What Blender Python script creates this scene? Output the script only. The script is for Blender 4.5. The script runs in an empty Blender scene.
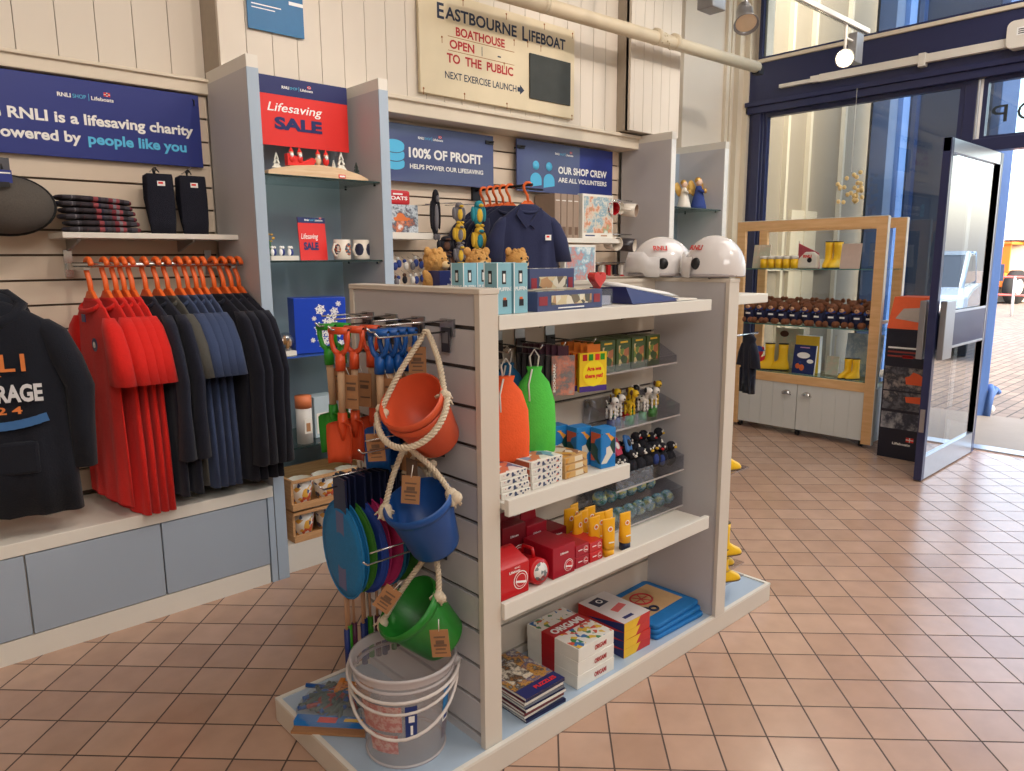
import bpy, bmesh, math, random
from mathutils import Vector as V, Matrix, Euler
rs = random.Random(11)
SC = bpy.context.scene
C = SC.collection
PI = math.pi
R = math.radians

# ---------------------------------------------------------------- materials
def lin(c):
    out = []
    for v in c:
        v = v / 255.0
        out.append(v / 12.92 if v <= 0.04045 else ((v + 0.055) / 1.055) ** 2.4)
    return tuple(out) + (1.0,)

MC = {}
def mat(name, rgb, rough=0.5, metal=0.0, var=0.08, scale=30.0, bump=0.0, trans=0.0, ior=1.45, emit=None, es=0.0, alpha=1.0, sheen=0.0, coat=0.0, bscale=None, stretch=None):
    if name in MC: return MC[name]
    m = bpy.data.materials.new(name); m.use_nodes = True
    nt = m.node_tree; n = nt.nodes; l = nt.links
    b = n['Principled BSDF']
    tc = n.new('ShaderNodeTexCoord'); no = n.new('ShaderNodeTexNoise'); no.inputs['Scale'].default_value = scale
    no.inputs['Detail'].default_value = 3
    src = tc.outputs['Object']
    if stretch:
        mp = n.new('ShaderNodeMapping'); mp.inputs['Scale'].default_value = stretch
        l.new(src, mp.inputs['Vector']); src = mp.outputs['Vector']
    l.new(src, no.inputs['Vector'])
    mix = n.new('ShaderNodeMix'); mix.data_type = 'RGBA'
    c = lin(rgb)
    mix.inputs[6].default_value = tuple(max(0, v * (1 - var)) for v in c[:3]) + (1,)
    mix.inputs[7].default_value = tuple(min(1, v * (1 + var)) for v in c[:3]) + (1,)
    l.new(no.outputs['Fac'], mix.inputs[0]); l.new(mix.outputs[2], b.inputs['Base Color'])
    b.inputs['Roughness'].default_value = rough
    b.inputs['Metallic'].default_value = metal
    b.inputs['IOR'].default_value = ior
    if trans: b.inputs['Transmission Weight'].default_value = trans
    if alpha < 1: b.inputs['Alpha'].default_value = alpha
    if sheen: b.inputs['Sheen Weight'].default_value = sheen
    if coat: b.inputs['Coat Weight'].default_value = coat
    if emit: b.inputs['Emission Color'].default_value = lin(emit); b.inputs['Emission Strength'].default_value = es
    if bump:
        n2 = n.new('ShaderNodeTexNoise'); n2.inputs['Scale'].default_value = bscale or scale * 3; n2.inputs['Detail'].default_value = 4
        l.new(tc.outputs['Object'], n2.inputs['Vector'])
        bp = n.new('ShaderNodeBump'); bp.inputs['Strength'].default_value = bump; bp.inputs['Distance'].default_value = 0.01
        l.new(n2.outputs['Fac'], bp.inputs['Height']); l.new(bp.outputs['Normal'], b.inputs['Normal'])
    MC[name] = m
    return m

def art(name, cols, scale=30.0, rough=0.35, kind='voronoi', stretch=None, coat=0.0):
    """printed packaging: irregular patches of the listed colours"""
    if name in MC: return MC[name]
    m = bpy.data.materials.new(name); m.use_nodes = True
    nt = m.node_tree; n = nt.nodes; l = nt.links; b = n['Principled BSDF']
    tc = n.new('ShaderNodeTexCoord'); mp = n.new('ShaderNodeMapping')
    if stretch: mp.inputs['Scale'].default_value = stretch
    l.new(tc.outputs['Object'], mp.inputs['Vector'])
    if kind == 'voronoi':
        t = n.new('ShaderNodeTexVoronoi'); t.inputs['Scale'].default_value = scale
        sp = n.new('ShaderNodeSeparateColor'); l.new(t.outputs['Color'], sp.inputs['Color']); fac = sp.outputs[0]
    else:
        t = n.new('ShaderNodeTexNoise'); t.inputs['Scale'].default_value = scale; t.inputs['Detail'].default_value = 7; t.inputs['Distortion'].default_value = 0.1; t.inputs['Roughness'].default_value = 0.7
        mr = n.new('ShaderNodeMapRange'); mr.inputs['From Min'].default_value = 0.3; mr.inputs['From Max'].default_value = 0.7
        l.new(t.outputs['Fac'], mr.inputs['Value']); fac = mr.outputs['Result']
    l.new(mp.outputs['Vector'], t.inputs['Vector'])
    r = n.new('ShaderNodeValToRGB'); r.color_ramp.interpolation = 'CONSTANT' if kind == 'voronoi' else 'LINEAR'
    e = r.color_ramp.elements
    while len(e) < len(cols): e.new(0.5)
    for i, c in enumerate(cols):
        e[i].position = i / len(cols) if kind == 'voronoi' else i / max(1, len(cols) - 1)
    for i, c in enumerate(cols): e[i].color = lin(c)
    l.new(fac, r.inputs['Fac']); l.new(r.outputs['Color'], b.inputs['Base Color'])
    b.inputs['Roughness'].default_value = rough
    if coat: b.inputs['Coat Weight'].default_value = coat
    MC[name] = m
    return m

def woodm(name, c1, c2, scale=6.0, rough=0.45, stretch=(1, 1, 12)):
    if name in MC: return MC[name]
    m = bpy.data.materials.new(name); m.use_nodes = True
    nt = m.node_tree; n = nt.nodes; l = nt.links; b = n['Principled BSDF']
    tc = n.new('ShaderNodeTexCoord'); mp = n.new('ShaderNodeMapping'); mp.inputs['Scale'].default_value = stretch
    t = n.new('ShaderNodeTexNoise'); t.inputs['Scale'].default_value = scale; t.inputs['Detail'].default_value = 6; t.inputs['Distortion'].default_value = 0.4
    l.new(tc.outputs['Object'], mp.inputs['Vector']); l.new(mp.outputs['Vector'], t.inputs['Vector'])
    r = n.new('ShaderNodeValToRGB'); r.color_ramp.elements[0].position = 0.3; r.color_ramp.elements[1].position = 0.7
    r.color_ramp.elements[0].color = lin(c1); r.color_ramp.elements[1].color = lin(c2)
    l.new(t.outputs['Fac'], r.inputs['Fac']); l.new(r.outputs['Color'], b.inputs['Base Color'])
    b.inputs['Roughness'].default_value = rough
    MC[name] = m
    return m

def glassm(name, tint=(235, 245, 242), rough=0.0, fac=0.12, mul=1.0):
    """thin clear sheet: mostly transparent with a mirror-like share that grows at grazing angles"""
    if name in MC: return MC[name]
    m = bpy.data.materials.new(name); m.use_nodes = True
    nt = m.node_tree; n = nt.nodes; l = nt.links
    n.remove(n['Principled BSDF']); out = n['Material Output']
    tr = n.new('ShaderNodeBsdfTransparent'); tr.inputs['Color'].default_value = lin(tint)
    gl = n.new('ShaderNodeBsdfGlossy'); gl.inputs['Roughness'].default_value = rough
    fr = n.new('ShaderNodeFresnel'); fr.inputs['IOR'].default_value = 1.45
    ml = n.new('ShaderNodeMath'); ml.operation = 'MULTIPLY_ADD'; ml.inputs[1].default_value = mul; ml.inputs[2].default_value = fac * 0.3
    mx = n.new('ShaderNodeMixShader')
    ge = n.new('ShaderNodeNewGeometry'); iv = n.new('ShaderNodeMath'); iv.operation = 'SUBTRACT'; iv.inputs[0].default_value = 1.0; l.new(ge.outputs['Backfacing'], iv.inputs[1])
    fb = n.new('ShaderNodeMath'); fb.operation = 'MULTIPLY'; l.new(ml.outputs[0], fb.inputs[0]); l.new(iv.outputs[0], fb.inputs[1]); fb.use_clamp = True
    l.new(fr.outputs[0], ml.inputs[0]); l.new(fb.outputs[0], mx.inputs[0]); l.new(tr.outputs[0], mx.inputs[1]); l.new(gl.outputs[0], mx.inputs[2])
    l.new(mx.outputs[0], out.inputs['Surface'])
    MC[name] = m
    return m

def milky(name, rgb, alpha, rough=0.3):
    return mat(name, rgb, rough, var=0.04, alpha=alpha, coat=0.3)

def tile_mat():
    m = bpy.data.materials.new('terracotta_tiles'); m.use_nodes = True
    nt = m.node_tree; n = nt.nodes; l = nt.links; b = n['Principled BSDF']
    tc = n.new('ShaderNodeTexCoord'); mp = n.new('ShaderNodeMapping')
    mp.inputs['Rotation'].default_value = (0, 0, R(45.3)); mp.inputs['Location'].default_value = (-0.68098, -2.69661, 0)
    l.new(tc.outputs['Object'], mp.inputs['Vector'])
    br = n.new('ShaderNodeTexBrick'); br.offset = 0; br.squash = 1
    br.inputs['Scale'].default_value = 1; br.inputs['Brick Width'].default_value = 0.16; br.inputs['Row Height'].default_value = 0.16
    br.inputs['Mortar Size'].default_value = 0.0030; br.inputs['Mortar Smooth'].default_value = 0.15; br.inputs['Bias'].default_value = 0
    br.inputs['Color1'].default_value = lin((200, 165, 142)); br.inputs['Color2'].default_value = lin((185, 149, 126)); br.inputs['Mortar'].default_value = lin((84, 62, 50))
    l.new(mp.outputs['Vector'], br.inputs['Vector'])
    no = n.new('ShaderNodeTexNoise'); no.inputs['Scale'].default_value = 9; no.inputs['Detail'].default_value = 6
    l.new(tc.outputs['Object'], no.inputs['Vector'])
    mx = n.new('ShaderNodeMix'); mx.data_type = 'RGBA'; mx.blend_type = 'MULTIPLY'; mx.inputs[0].default_value = 0.5
    rr = n.new('ShaderNodeValToRGB'); rr.color_ramp.elements[0].color = (0.8, 0.8, 0.8, 1); rr.color_ramp.elements[1].color = (1.06, 1.06, 1.06, 1)
    rr.color_ramp.elements[0].position = 0.3; rr.color_ramp.elements[1].position = 0.7
    l.new(no.outputs['Fac'], rr.inputs['Fac']); l.new(br.outputs['Color'], mx.inputs[6]); l.new(rr.outputs['Color'], mx.inputs[7])
    l.new(mx.outputs[2], b.inputs['Base Color'])
    mr = n.new('ShaderNodeMapRange'); mr.inputs['To Min'].default_value = 0.25; mr.inputs['To Max'].default_value = 0.8
    b.inputs['Specular IOR Level'].default_value = 0.8
    l.new(br.outputs['Fac'], mr.inputs['Value']); l.new(mr.outputs['Result'], b.inputs['Roughness'])
    bp = n.new('ShaderNodeBump'); bp.invert = True; bp.inputs['Strength'].default_value = 0.6; bp.inputs['Distance'].default_value = 0.004
    l.new(br.outputs['Fac'], bp.inputs['Height']); l.new(bp.outputs['Normal'], b.inputs['Normal'])
    return m

def cobble_mat():
    m = bpy.data.materials.new('brick_paving'); m.use_nodes = True
    nt = m.node_tree; n = nt.nodes; l = nt.links; b = n['Principled BSDF']
    tc = n.new('ShaderNodeTexCoord'); br = n.new('ShaderNodeTexBrick')
    br.inputs['Scale'].default_value = 1; br.inputs['Brick Width'].default_value = 0.22; br.inputs['Row Height'].default_value = 0.11
    br.inputs['Mortar Size'].default_value = 0.008
    br.inputs['Color1'].default_value = lin((136, 120, 106)); br.inputs['Color2'].default_value = lin((112, 100, 90)); br.inputs['Mortar'].default_value = lin((70, 64, 60))
    l.new(tc.outputs['Object'], br.inputs['Vector']); l.new(br.outputs['Color'], b.inputs['Base Color']); b.inputs['Roughness'].default_value = 0.8
    return m

# ---------------------------------------------------------------- mesh builder
FC = {}
def font_mesh(s, bold=0.0, shear=0.0, extr=0.5, space=1.0):
    k = (s, bold, shear, extr, space)
    if k in FC: return FC[k]
    cu = bpy.data.curves.new('txt', 'FONT'); cu.body = s; cu.size = 1; cu.offset = bold; cu.shear = shear; cu.space_character = space
    cu.resolution_u = 3
    ob = bpy.data.objects.new('txt', cu); C.objects.link(ob)
    dg = bpy.context.evaluated_depsgraph_get(); dg.update()
    me = bpy.data.meshes.new_from_object(ob.evaluated_get(dg))
    vs = [tuple(v.co) for v in me.vertices]; fs = [tuple(p.vertices) for p in me.polygons]
    bpy.data.objects.remove(ob); bpy.data.curves.remove(cu); bpy.data.meshes.remove(me)
    if vs:
        x0 = min(v[0] for v in vs); x1 = max(v[0] for v in vs)
        y0 = min(v[1] for v in vs); y1 = max(v[1] for v in vs)
    else: x0 = x1 = y0 = y1 = 0
    FC[k] = (vs, fs, x0, x1, y0, y1)
    return FC[k]

class B:
    wk = 1.0
    def __init__(s): s.v = []; s.f = []; s.m = []; s.sm = []; s.mats = []; s.T = None
    def mi(s, m):
        if m not in s.mats: s.mats.append(m)
        return s.mats.index(m)
    def add(s, vs, fs, m, smooth=False, M=None):
        o = len(s.v)
        for p in vs:
            p = V(p)
            if M is not None: p = M @ p
            if s.T is not None: p = s.T @ p
            s.v.append(tuple(p))
        i = s.mi(m)
        for f in fs:
            s.f.append(tuple(o + k for k in f)); s.m.append(i); s.sm.append(smooth)
        return s
    def box(s, x0, x1, y0, y1, z0, z1, m, M=None):
        vs = [(x, y, z) for x in (x0, x1) for y in (y0, y1) for z in (z0, z1)]
        fs = [(0, 1, 3, 2), (4, 6, 7, 5), (0, 4, 5, 1), (2, 3, 7, 6), (0, 2, 6, 4), (1, 5, 7, 3)]
        return s.add(vs, fs, m, False, M)
    def cb(s, c, d, m, M=None):
        return s.box(c[0] - d[0] / 2, c[0] + d[0] / 2, c[1] - d[1] / 2, c[1] + d[1] / 2, c[2] - d[2] / 2, c[2] + d[2] / 2, m, M)
    def tube(s, pts, r, m, n=8, closed=False, M=None, cap=True):
        pts = [V(p) for p in pts]; N = len(pts)
        rr = r if isinstance(r, (list, tuple)) else [r] * N
        ref = None; vs = []; fs = []
        for i in range(N):
            if closed: t = pts[(i + 1) % N] - pts[i - 1]
            else: t = pts[min(i + 1, N - 1)] - pts[max(i - 1, 0)]
            if t.length < 1e-9: t = V((0, 0, 1))
            t.normalize()
            if ref is None: ref = t.orthogonal().normalized()
            ref = (ref - t * ref.dot(t))
            if ref.length < 1e-6: ref = t.orthogonal()
            ref.normalize(); bi = t.cross(ref)
            for k in range(n):
                a = 2 * PI * k / n; vs.append(pts[i] + (ref * math.cos(a) + bi * math.sin(a)) * rr[i])
        for i in range(N if closed else N - 1):
            j = (i + 1) % N
            for k in range(n):
                k2 = (k + 1) % n; fs.append((i * n + k, i * n + k2, j * n + k2, j * n + k))
        if cap and not closed: fs.append(tuple(range(n))[::-1]); fs.append(tuple((N - 1) * n + k for k in range(n)))
        return s.add(vs, fs, m, True, M)
    def cyl(s, p0, p1, r0, m, r1=None, n=16, M=None):
        return s.tube([p0, p1], [r0, r0 if r1 is None else r1], m, n, M=M)
    def lathe(s, prof, m, n=24, M=None, smooth=True, c=(0, 0, 0)):
        vs = []; fs = []
        for (r, z) in prof:
            for k in range(n):
                a = 2 * PI * k / n; vs.append((c[0] + r * math.cos(a), c[1] + r * math.sin(a), c[2] + z))
        for i in range(len(prof) - 1):
            for k in range(n):
                k2 = (k + 1) % n; fs.append((i * n + k, i * n + k2, (i + 1) * n + k2, (i + 1) * n + k))
        return s.add(vs, fs, m, smooth, M)
    def ell(s, c, r, m, n=12, M=None, rot=None):
        prof = []; h = max(6, n // 2)
        vs = [(0, 0, -1)]; fs = []
        for i in range(1, h):
            t = -PI / 2 + PI * i / h
            for k in range(n): a = 2 * PI * k / n; vs.append((math.cos(t) * math.cos(a), math.cos(t) * math.sin(a), math.sin(t)))
        vs.append((0, 0, 1)); L = len(vs) - 1
        for k in range(n): fs.append((0, 1 + (k + 1) % n, 1 + k))
        for i in range(h - 2):
            for k in range(n):
                k2 = (k + 1) % n; a = 1 + i * n; fs.append((a + k, a + k2, a + n + k2, a + n + k))
        a = 1 + (h - 2) * n
        for k in range(n): fs.append((a + k, a + (k + 1) % n, L))
        Rm = rot.to_matrix() if rot is not None else Matrix.Identity(3)
        vs = [V(c) + Rm @ V((p[0] * r[0], p[1] * r[1], p[2] * r[2])) for p in vs]
        return s.add(vs, fs, m, True, M)
    def prism(s, poly, h, m, M=None, z0=0.0):
        n = len(poly)
        vs = [(p[0], p[1], z0) for p in poly] + [(p[0], p[1], z0 + h) for p in poly]
        fs = [tuple(range(n))[::-1], tuple(range(n, 2 * n))] + [(i, (i + 1) % n, n + (i + 1) % n, n + i) for i in range(n)]
        return s.add(vs, fs, m, False, M)
    def loft(s, rings, m, n=24, M=None, cap=True):
        """rings: (cx, cy, z, half width, half depth, wave amplitude, wave phase, waves)"""
        vs = []; fs = []
        for q in rings:
            cx, cy, z, hw, hd = q[:5]; wa = q[5] * s.wk if len(q) > 5 else 0; ph = q[6] if len(q) > 6 else 0; kk = q[7] if len(q) > 7 else 5
            for k in range(n):
                a = 2 * PI * k / n; ca, sa = math.cos(a), math.sin(a)
                x = math.copysign(abs(ca) ** 0.8, ca) * hw
                y = math.copysign(abs(sa) ** 0.8, sa) * hd + wa * math.sin(x * kk * 12 + ph) * (1 if sa >= 0 else -1) * abs(sa) ** .5
                vs.append((cx + x, cy + y, z))
        for i in range(len(rings) - 1):
            for k in range(n):
                k2 = (k + 1) % n; fs.append((i * n + k, (i + 1) * n + k, (i + 1) * n + k2, i * n + k2))
        if cap: fs.append(tuple(range(n))); fs.append(tuple((len(rings) - 1) * n + k for k in range(n))[::-1])
        return s.add(vs, fs, m, True, M)
    def text(s, t, O, U, W, h, m, w=None, bold=0.0, shear=0.0, align='l', space=1.0, depth=0.001, cap=None):
        """h = cap height; the letters stand on O along U with W up; depth off the surface"""
        vs, fs, x0, x1, y0, y1 = font_mesh(t, bold, shear, 0.5, space)
        if not vs: return s
        U = V(U).normalized(); W = V(W).normalized(); N = U.cross(W)
        ch = cap or 0.73
        sy = h / ch; sx = sy if w is None else w / (x1 - x0)
        wd = (x1 - x0) * sx; off = {'l': 0, 'c': -wd / 2, 'r': -wd}[align]
        O = V(O)
        P = [O + U * ((v[0] - x0) * sx + off) + W * (v[1] * sy) + N * depth for v in vs]
        return s.add(P, fs, m, False)
    def rect(s, O, U, W, w, h, d, m):
        """thin slab: corner O, width w along U, height h along W, front face at d off"""
        U = V(U).normalized(); W = V(W).normalized(); N = U.cross(W); O = V(O)
        vs = [O + U * a + W * b + N * c for a in (0, w) for b in (0, h) for c in (0, d)]
        return s.add(vs, [(0, 1, 3, 2), (4, 6, 7, 5), (0, 4, 5, 1), (2, 3, 7, 6), (0, 2, 6, 4), (1, 5, 7, 3)], m)
    def build(s, name, parent=None, bev=0.0, sub=0, solid=0.0, loc=None):
        me = bpy.data.meshes.new(name)
        me.from_pydata(s.v, [], s.f)
        for m in s.mats: me.materials.append(m)
        me.polygons.foreach_set('material_index', s.m); me.polygons.foreach_set('use_smooth', s.sm)
        me.update()
        bm = bmesh.new(); bm.from_mesh(me); bmesh.ops.recalc_face_normals(bm, faces=bm.faces); bm.to_mesh(me); bm.free()
        o = bpy.data.objects.new(name, me); C.objects.link(o)
        if parent is not None: o.parent = parent
        if loc is not None: o.location = loc
        if solid:
            md = o.modifiers.new('solid', 'SOLIDIFY'); md.thickness = solid; md.offset = 0
        if bev:
            md = o.modifiers.new('bevel', 'BEVEL'); md.width = bev; md.segments = 2; md.limit_method = 'ANGLE'; md.angle_limit = R(50)
        if sub:
            md = o.modifiers.new('sub', 'SUBSURF'); md.levels = sub; md.render_levels = sub
        return o

def tag(o, label, cat, group=None):
    o['label'] = label; o['category'] = cat
    if group: o['group'] = group
    return o
def T(name, label, cat, loc=(0, 0, 0), rz=0.0, group=None, rot=None):
    o = bpy.data.objects.new(name, None); C.objects.link(o); o.empty_display_size = 0.05
    o.location = loc; o.rotation_euler = rot if rot is not None else (0, 0, rz)
    return tag(o, label, cat, group)
def kids(o): return [c for c in list(bpy.data.objects) if c.parent == o]
KC = {}
def dup(root, loc, rz=None, label=None, group=None, rot=None, scale=None):
    """copy of a thing with copies of its parts and their sub-parts"""
    if root.name not in KC: KC[root.name] = [(c, kids(c)) for c in kids(root)]
    r = root.copy(); C.objects.link(r); r.location = loc
    if rot is not None: r.rotation_euler = rot
    elif rz is not None: r.rotation_euler = (0, 0, rz)
    if scale is not None: r.scale = (scale, scale, scale)
    if label: r['label'] = label
    if group: r['group'] = group
    for c, gs in KC[root.name]:
        d = c.copy(); C.objects.link(d); d.parent = r
        for g in gs:
            e = g.copy(); C.objects.link(e); e.parent = d
    return r
def struct(o): o['kind'] = 'structure'; return o
def arc(cx, cy, r, a0, a1, n): return [(cx + r * math.cos(R(a0 + (a1 - a0) * i / n)), cy + r * math.sin(R(a0 + (a1 - a0) * i / n))) for i in range(n + 1)]
def rrect(x0, y0, x1, y1, r, n=4):
    return arc(x1 - r, y0 + r, r, -90, 0, n) + arc(x1 - r, y1 - r, r, 0, 90, n) + arc(x0 + r, y1 - r, r, 90, 180, n) + arc(x0 + r, y0 + r, r, 180, 270, n)
def frameM(O, X, Z):
    """matrix whose local z points along Z and local x as near X as possible"""
    Z = V(Z).normalized(); X = V(X); X = (X - Z * X.dot(Z)).normalized(); Y = Z.cross(X)
    return Matrix(((X.x, Y.x, Z.x, O[0]), (X.y, Y.y, Z.y, O[1]), (X.z, Y.z, Z.z, O[2]), (0, 0, 0, 1)))
def rope(b, pts, r, m, pitch=0.03, n=5):
    """three-strand twisted rope along a polyline"""
    pts = [V(p) for p in pts]; res = []
    for i in range(len(pts) - 1):
        p0 = pts[max(i - 1, 0)]; p1 = pts[i]; p2 = pts[i + 1]; p3 = pts[min(i + 2, len(pts) - 1)]
        k = max(2, int((p2 - p1).length / 0.004))
        for j in range(k):
            t = j / k
            res.append(0.5 * ((2 * p1) + (-p0 + p2) * t + (2 * p0 - 5 * p1 + 4 * p2 - p3) * t * t + (-p0 + 3 * p1 - 3 * p2 + p3) * t ** 3))
    res.append(pts[-1]); ln = 0; ref = None; st = [[], [], []]
    for i, p in enumerate(res):
        if i: ln += (p - res[i - 1]).length
        t = (res[min(i + 1, len(res) - 1)] - res[max(i - 1, 0)]).normalized()
        if ref is None: ref = t.orthogonal().normalized()
        ref = (ref - t * ref.dot(t)).normalized(); bi = t.cross(ref)
        for s in range(3):
            a = 2 * PI * (ln / pitch / 1.0 + s / 3.0); st[s].append(p + (ref * math.cos(a) + bi * math.sin(a)) * r * 0.62)
    for s in range(3): b.tube(st[s], r * 0.56, m, n)
XA, YA, ZA = (1, 0, 0), (0, 1, 0), (0, 0, 1)
NX, NY = (-1, 0, 0), (0, -1, 0)

# ---- shared materials
WALL = mat('cream_wall_paint', (222, 212, 197), 0.6, var=0.03, scale=3)
WALLD = mat('cream_trim_paint', (226, 214, 193), 0.5, var=0.03, scale=5)
SLAT = mat('cream_slatwall', (224, 206, 184), 0.45, var=0.03, scale=4)
GROOVE = mat('dark_slat_groove', (96, 80, 66), 0.8)
WHITE = mat('white_laminate', (226, 221, 210), 0.4, var=0.03, scale=6)
OFFW = mat('warm_white_board', (214, 204, 190), 0.42, var=0.04, scale=5)
GREYP = mat('lilac_grey_panel', (196, 193, 194), 0.5, var=0.03, scale=5)
BLUEG = mat('pale_blue_grey_board', (168, 184, 200), 0.5, var=0.03, scale=4)
BLUES = mat('blue_grey_base_top', (172, 190, 208), 0.4, var=0.04, scale=8)
BLUEB = mat('slate_blue_back_board', (146, 160, 174), 0.5, var=0.04, scale=4)
NAVY = mat('navy_print', (36, 44, 100), 0.35, var=0.04)
NAVYD = mat('navy_paint', (26, 34, 66), 0.4, var=0.05)
RED = mat('sale_red', (226, 48, 44), 0.4, var=0.04)
WHT = mat('white_ink', (245, 245, 242), 0.5, var=0.01)
CYAN = mat('sky_blue_ink', (92, 196, 240), 0.5, var=0.02)
CHROME = mat('chrome', (205, 205, 205), 0.2, 1.0, var=0.03)
STEEL = mat('brushed_steel', (170, 172, 176), 0.35, 1.0, var=0.06)
DARKM = mat('dark_metal', (45, 45, 50), 0.45, 0.6)
BLACK = mat('black_plastic', (22, 22, 25), 0.45)
ORG = mat('orange_hanger_plastic', (232, 104, 40), 0.4, var=0.06)
GLASS = glassm('clear_glass')
GLASSG = glassm('green_edge_glass', (205, 228, 222), 0.02, 0.2)
WINGL = glassm('window_glass', (226, 232, 232), 0.0, 0.15)
ACR = glassm('clear_acrylic', (235, 236, 240), 0.05, 0.35)
KRAFT = mat('kraft_card', (172, 124, 84), 0.7, var=0.1)
YEL = mat('yellow_rubber', (244, 196, 36), 0.35, var=0.06)
BEECH = woodm('beech_wood', (220, 172, 116), (234, 190, 138), 5, 0.4, (1, 1, 8))
PAPER = mat('page_white', (232, 228, 218), 0.6, var=0.05)
# ---------------------------------------------------------------- camera
q = (730.599, 0.172369, -0.00680008, 0.744635, 1.451132)
f_, p_, ro, yw, cz = q
fw = V((math.sin(yw) * math.cos(p_), math.cos(yw) * math.cos(p_), -math.sin(p_)))
rt = V((math.cos(yw), -math.sin(yw), 0)); up = rt.cross(fw)
r2 = rt * math.cos(ro) + up * math.sin(ro); u2 = up * math.cos(ro) - rt * math.sin(ro)
cam = bpy.data.cameras.new('camera'); co = bpy.data.objects.new('camera', cam); C.objects.link(co)
cam.sensor_width = 36; cam.sensor_fit = 'HORIZONTAL'; cam.lens = f_ / 1024 * 36; cam.clip_start = 0.02; cam.clip_end = 300
bk = -fw
co.matrix_world = Matrix(((r2.x, u2.x, bk.x, 0), (r2.y, u2.y, bk.y, 0), (r2.z, u2.z, bk.z, cz), (0, 0, 0, 1)))
SC.camera = co
# ================================================================ THE ROOM
b = B(); b.box(-3, 6.27, -3.5, 3.9, -0.1, 0, tile_mat()); struct(b.build('floor'))
b = B(); b.box(-3, 6.45, -3.5, 3.9, 4.2, 4.3, mat('ceiling_paint', (214, 208, 198), 0.7, var=0.02)); struct(b.build('ceiling'))
b = B(); b.box(-3.1, -3, -3.5, 3.9, -0.1, 4.3, WALL); struct(b.build('wall_left'))
b = B(); b.box(-3.1, 6.45, -3.6, -3.5, -0.1, 4.3, WALL); struct(b.build('wall_front'))
# back wall: plain lower wall, boarded upper wall that steps forward over the fittings
b = B()
b.box(-3, 6.3, 3.78, 3.9, -0.1, 4.3, WALL)
b.box(-3, 4.62, 3.56, 3.78, 0, 4.2, WALL)
def boards(x0, x1, y, z0, z1, w):
    n = max(1, round((x1 - x0) / w)); w = (x1 - x0) / n
    for i in range(n): b.box(x0 + i * w + 0.0016, x0 + (i + 1) * w - 0.0016, y, y + 0.02, z0, z1, WALL)
boards(-3, 1.37, 3.54, 2.25, 4.2, 0.146)
b.box(1.37, 4.08, 3.375, 3.56, 2.275, 4.2, mat('groove_shade', (170, 158, 142), 0.7)); boards(1.37, 4.08, 3.355, 2.275, 4.2, 0.125)
b.box(4.08, 4.62, 3.26, 3.56, 2.3, 4.2, MC['groove_shade']); boards(4.12, 4.62, 3.24, 2.3, 4.2, 0.1)
b.box(4.08, 4.12, 3.24, 3.28, 2.3, 4.2, WALL)
b.box(4.62, 4.64, 3.24, 3.78, 2.3, 4.2, WALL)
struct(b.build('wall_back'))
# slatwall fields
def slatwall(x0, x1, zt, zb, name, pitch=0.101, y=3.5):
    b = B(); b.box(x0, x1, y + 0.014, y + 0.06, zb, zt, GROOVE)
    z = zt - 0.001
    while z > zb + 0.02:
        b.box(x0, x1, y, y + 0.018, max(zb, z - pitch + 0.009), z, SLAT); z -= pitch
    return struct(b.build(name))
slatwall(-3, 1.35, 2.18, 0.453, 'trim_1')
slatwall(2.03, 4.29, 2.2, 0.3, 'trim_2')
b = B(); b.box(-3, 1.37, 3.47, 3.56, 2.185, 2.245, WALLD); b.box(-3, 1.37, 3.455, 3.56, 2.235, 2.25, WALLD); struct(b.build('trim_3', bev=0.004))
b = B(); b.box(2.0, 4.3, 3.33, 3.56, 2.2, 2.28, WALLD); b.box(2.0, 4.3, 3.31, 3.56, 2.268, 2.29, WALLD); struct(b.build('trim_4', bev=0.004))
b = B(); b.box(-3, -0.4, 3.44, 3.56, 0, 0.45, WALL); struct(b.build('baseboard_back'))
# ---- corner column with vertical mouldings beside the shop window
b = B()
b.box(5.35, 6.3, 3.70, 3.8, 0, 4.2, WALL)
for x, w, d in ((5.95, .05, .03), (6.04, .03, .02), (6.12, .1, .05), (6.25, .05, .03)): b.box(x, x + w, 3.70 - d, 3.72, 0, 4.2, WALLD)
b.box(6.2, 6.3, 3.60, 3.8, 0, 4.2, WALLD)
struct(b.build('trim_5'))
# ---- shop window wall (plane X = 6.3)
FR = mat('navy_window_frame', (40, 46, 84), 0.35, var=0.05, coat=0.2)
ALU = mat('silver_frame', (186, 190, 196), 0.3, 0.8, var=0.05)
b = B()
b.box(6.22, 6.36, -3.5, 3.62, 2.80, 3.12, FR)              # deep beam
b.box(6.18, 6.36, -3.5, 3.62, 2.76, 2.80, FR); b.box(6.2, 6.34, -3.5, 3.62, 2.70, 2.76, FR)
b.box(6.2, 6.36, -3.5, 3.62, 3.12, 3.15, WALLD)
struct(b.build('trim_6', bev=0.004))
b = B()
b.box(6.24, 6.34, 3.46, 3.60, 0, 2.72, FR); b.box(6.22, 6.36, 3.48, 3.56, 0, 2.72, FR)
struct(b.build('trim_7', bev=0.006))
b = B(); b.box(6.25, 6.33, 1.80, 1.88, 0, 2.72, FR); b.box(6.25, 6.33, 1.785, 1.80, 0, 2.7, ALU); b.box(6.26, 6.30, 1.765, 1.785, 2.28, 2.7, WHT); struct(b.build('trim_8', bev=0.004))
def window(name, y0, y1, z0, z1, fm=FR, w=0.05):
    b = B(); b.box(6.26, 6.32, y0, y1, z0, z0 + w, fm); b.box(6.26, 6.32, y0, y1, z1 - w, z1, fm)
    b.box(6.26, 6.32, y0, y0 + w, z0 + w, z1 - w, fm); b.box(6.26, 6.32, y1 - w, y1, z0 + w, z1 - w, fm)
    o = struct(b.build(name)); g = B(); g.box(6.285, 6.291, y0 + w, y1 - w, z0 + w, z1 - w, WINGL); g.build('pane', o)
    return o
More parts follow.
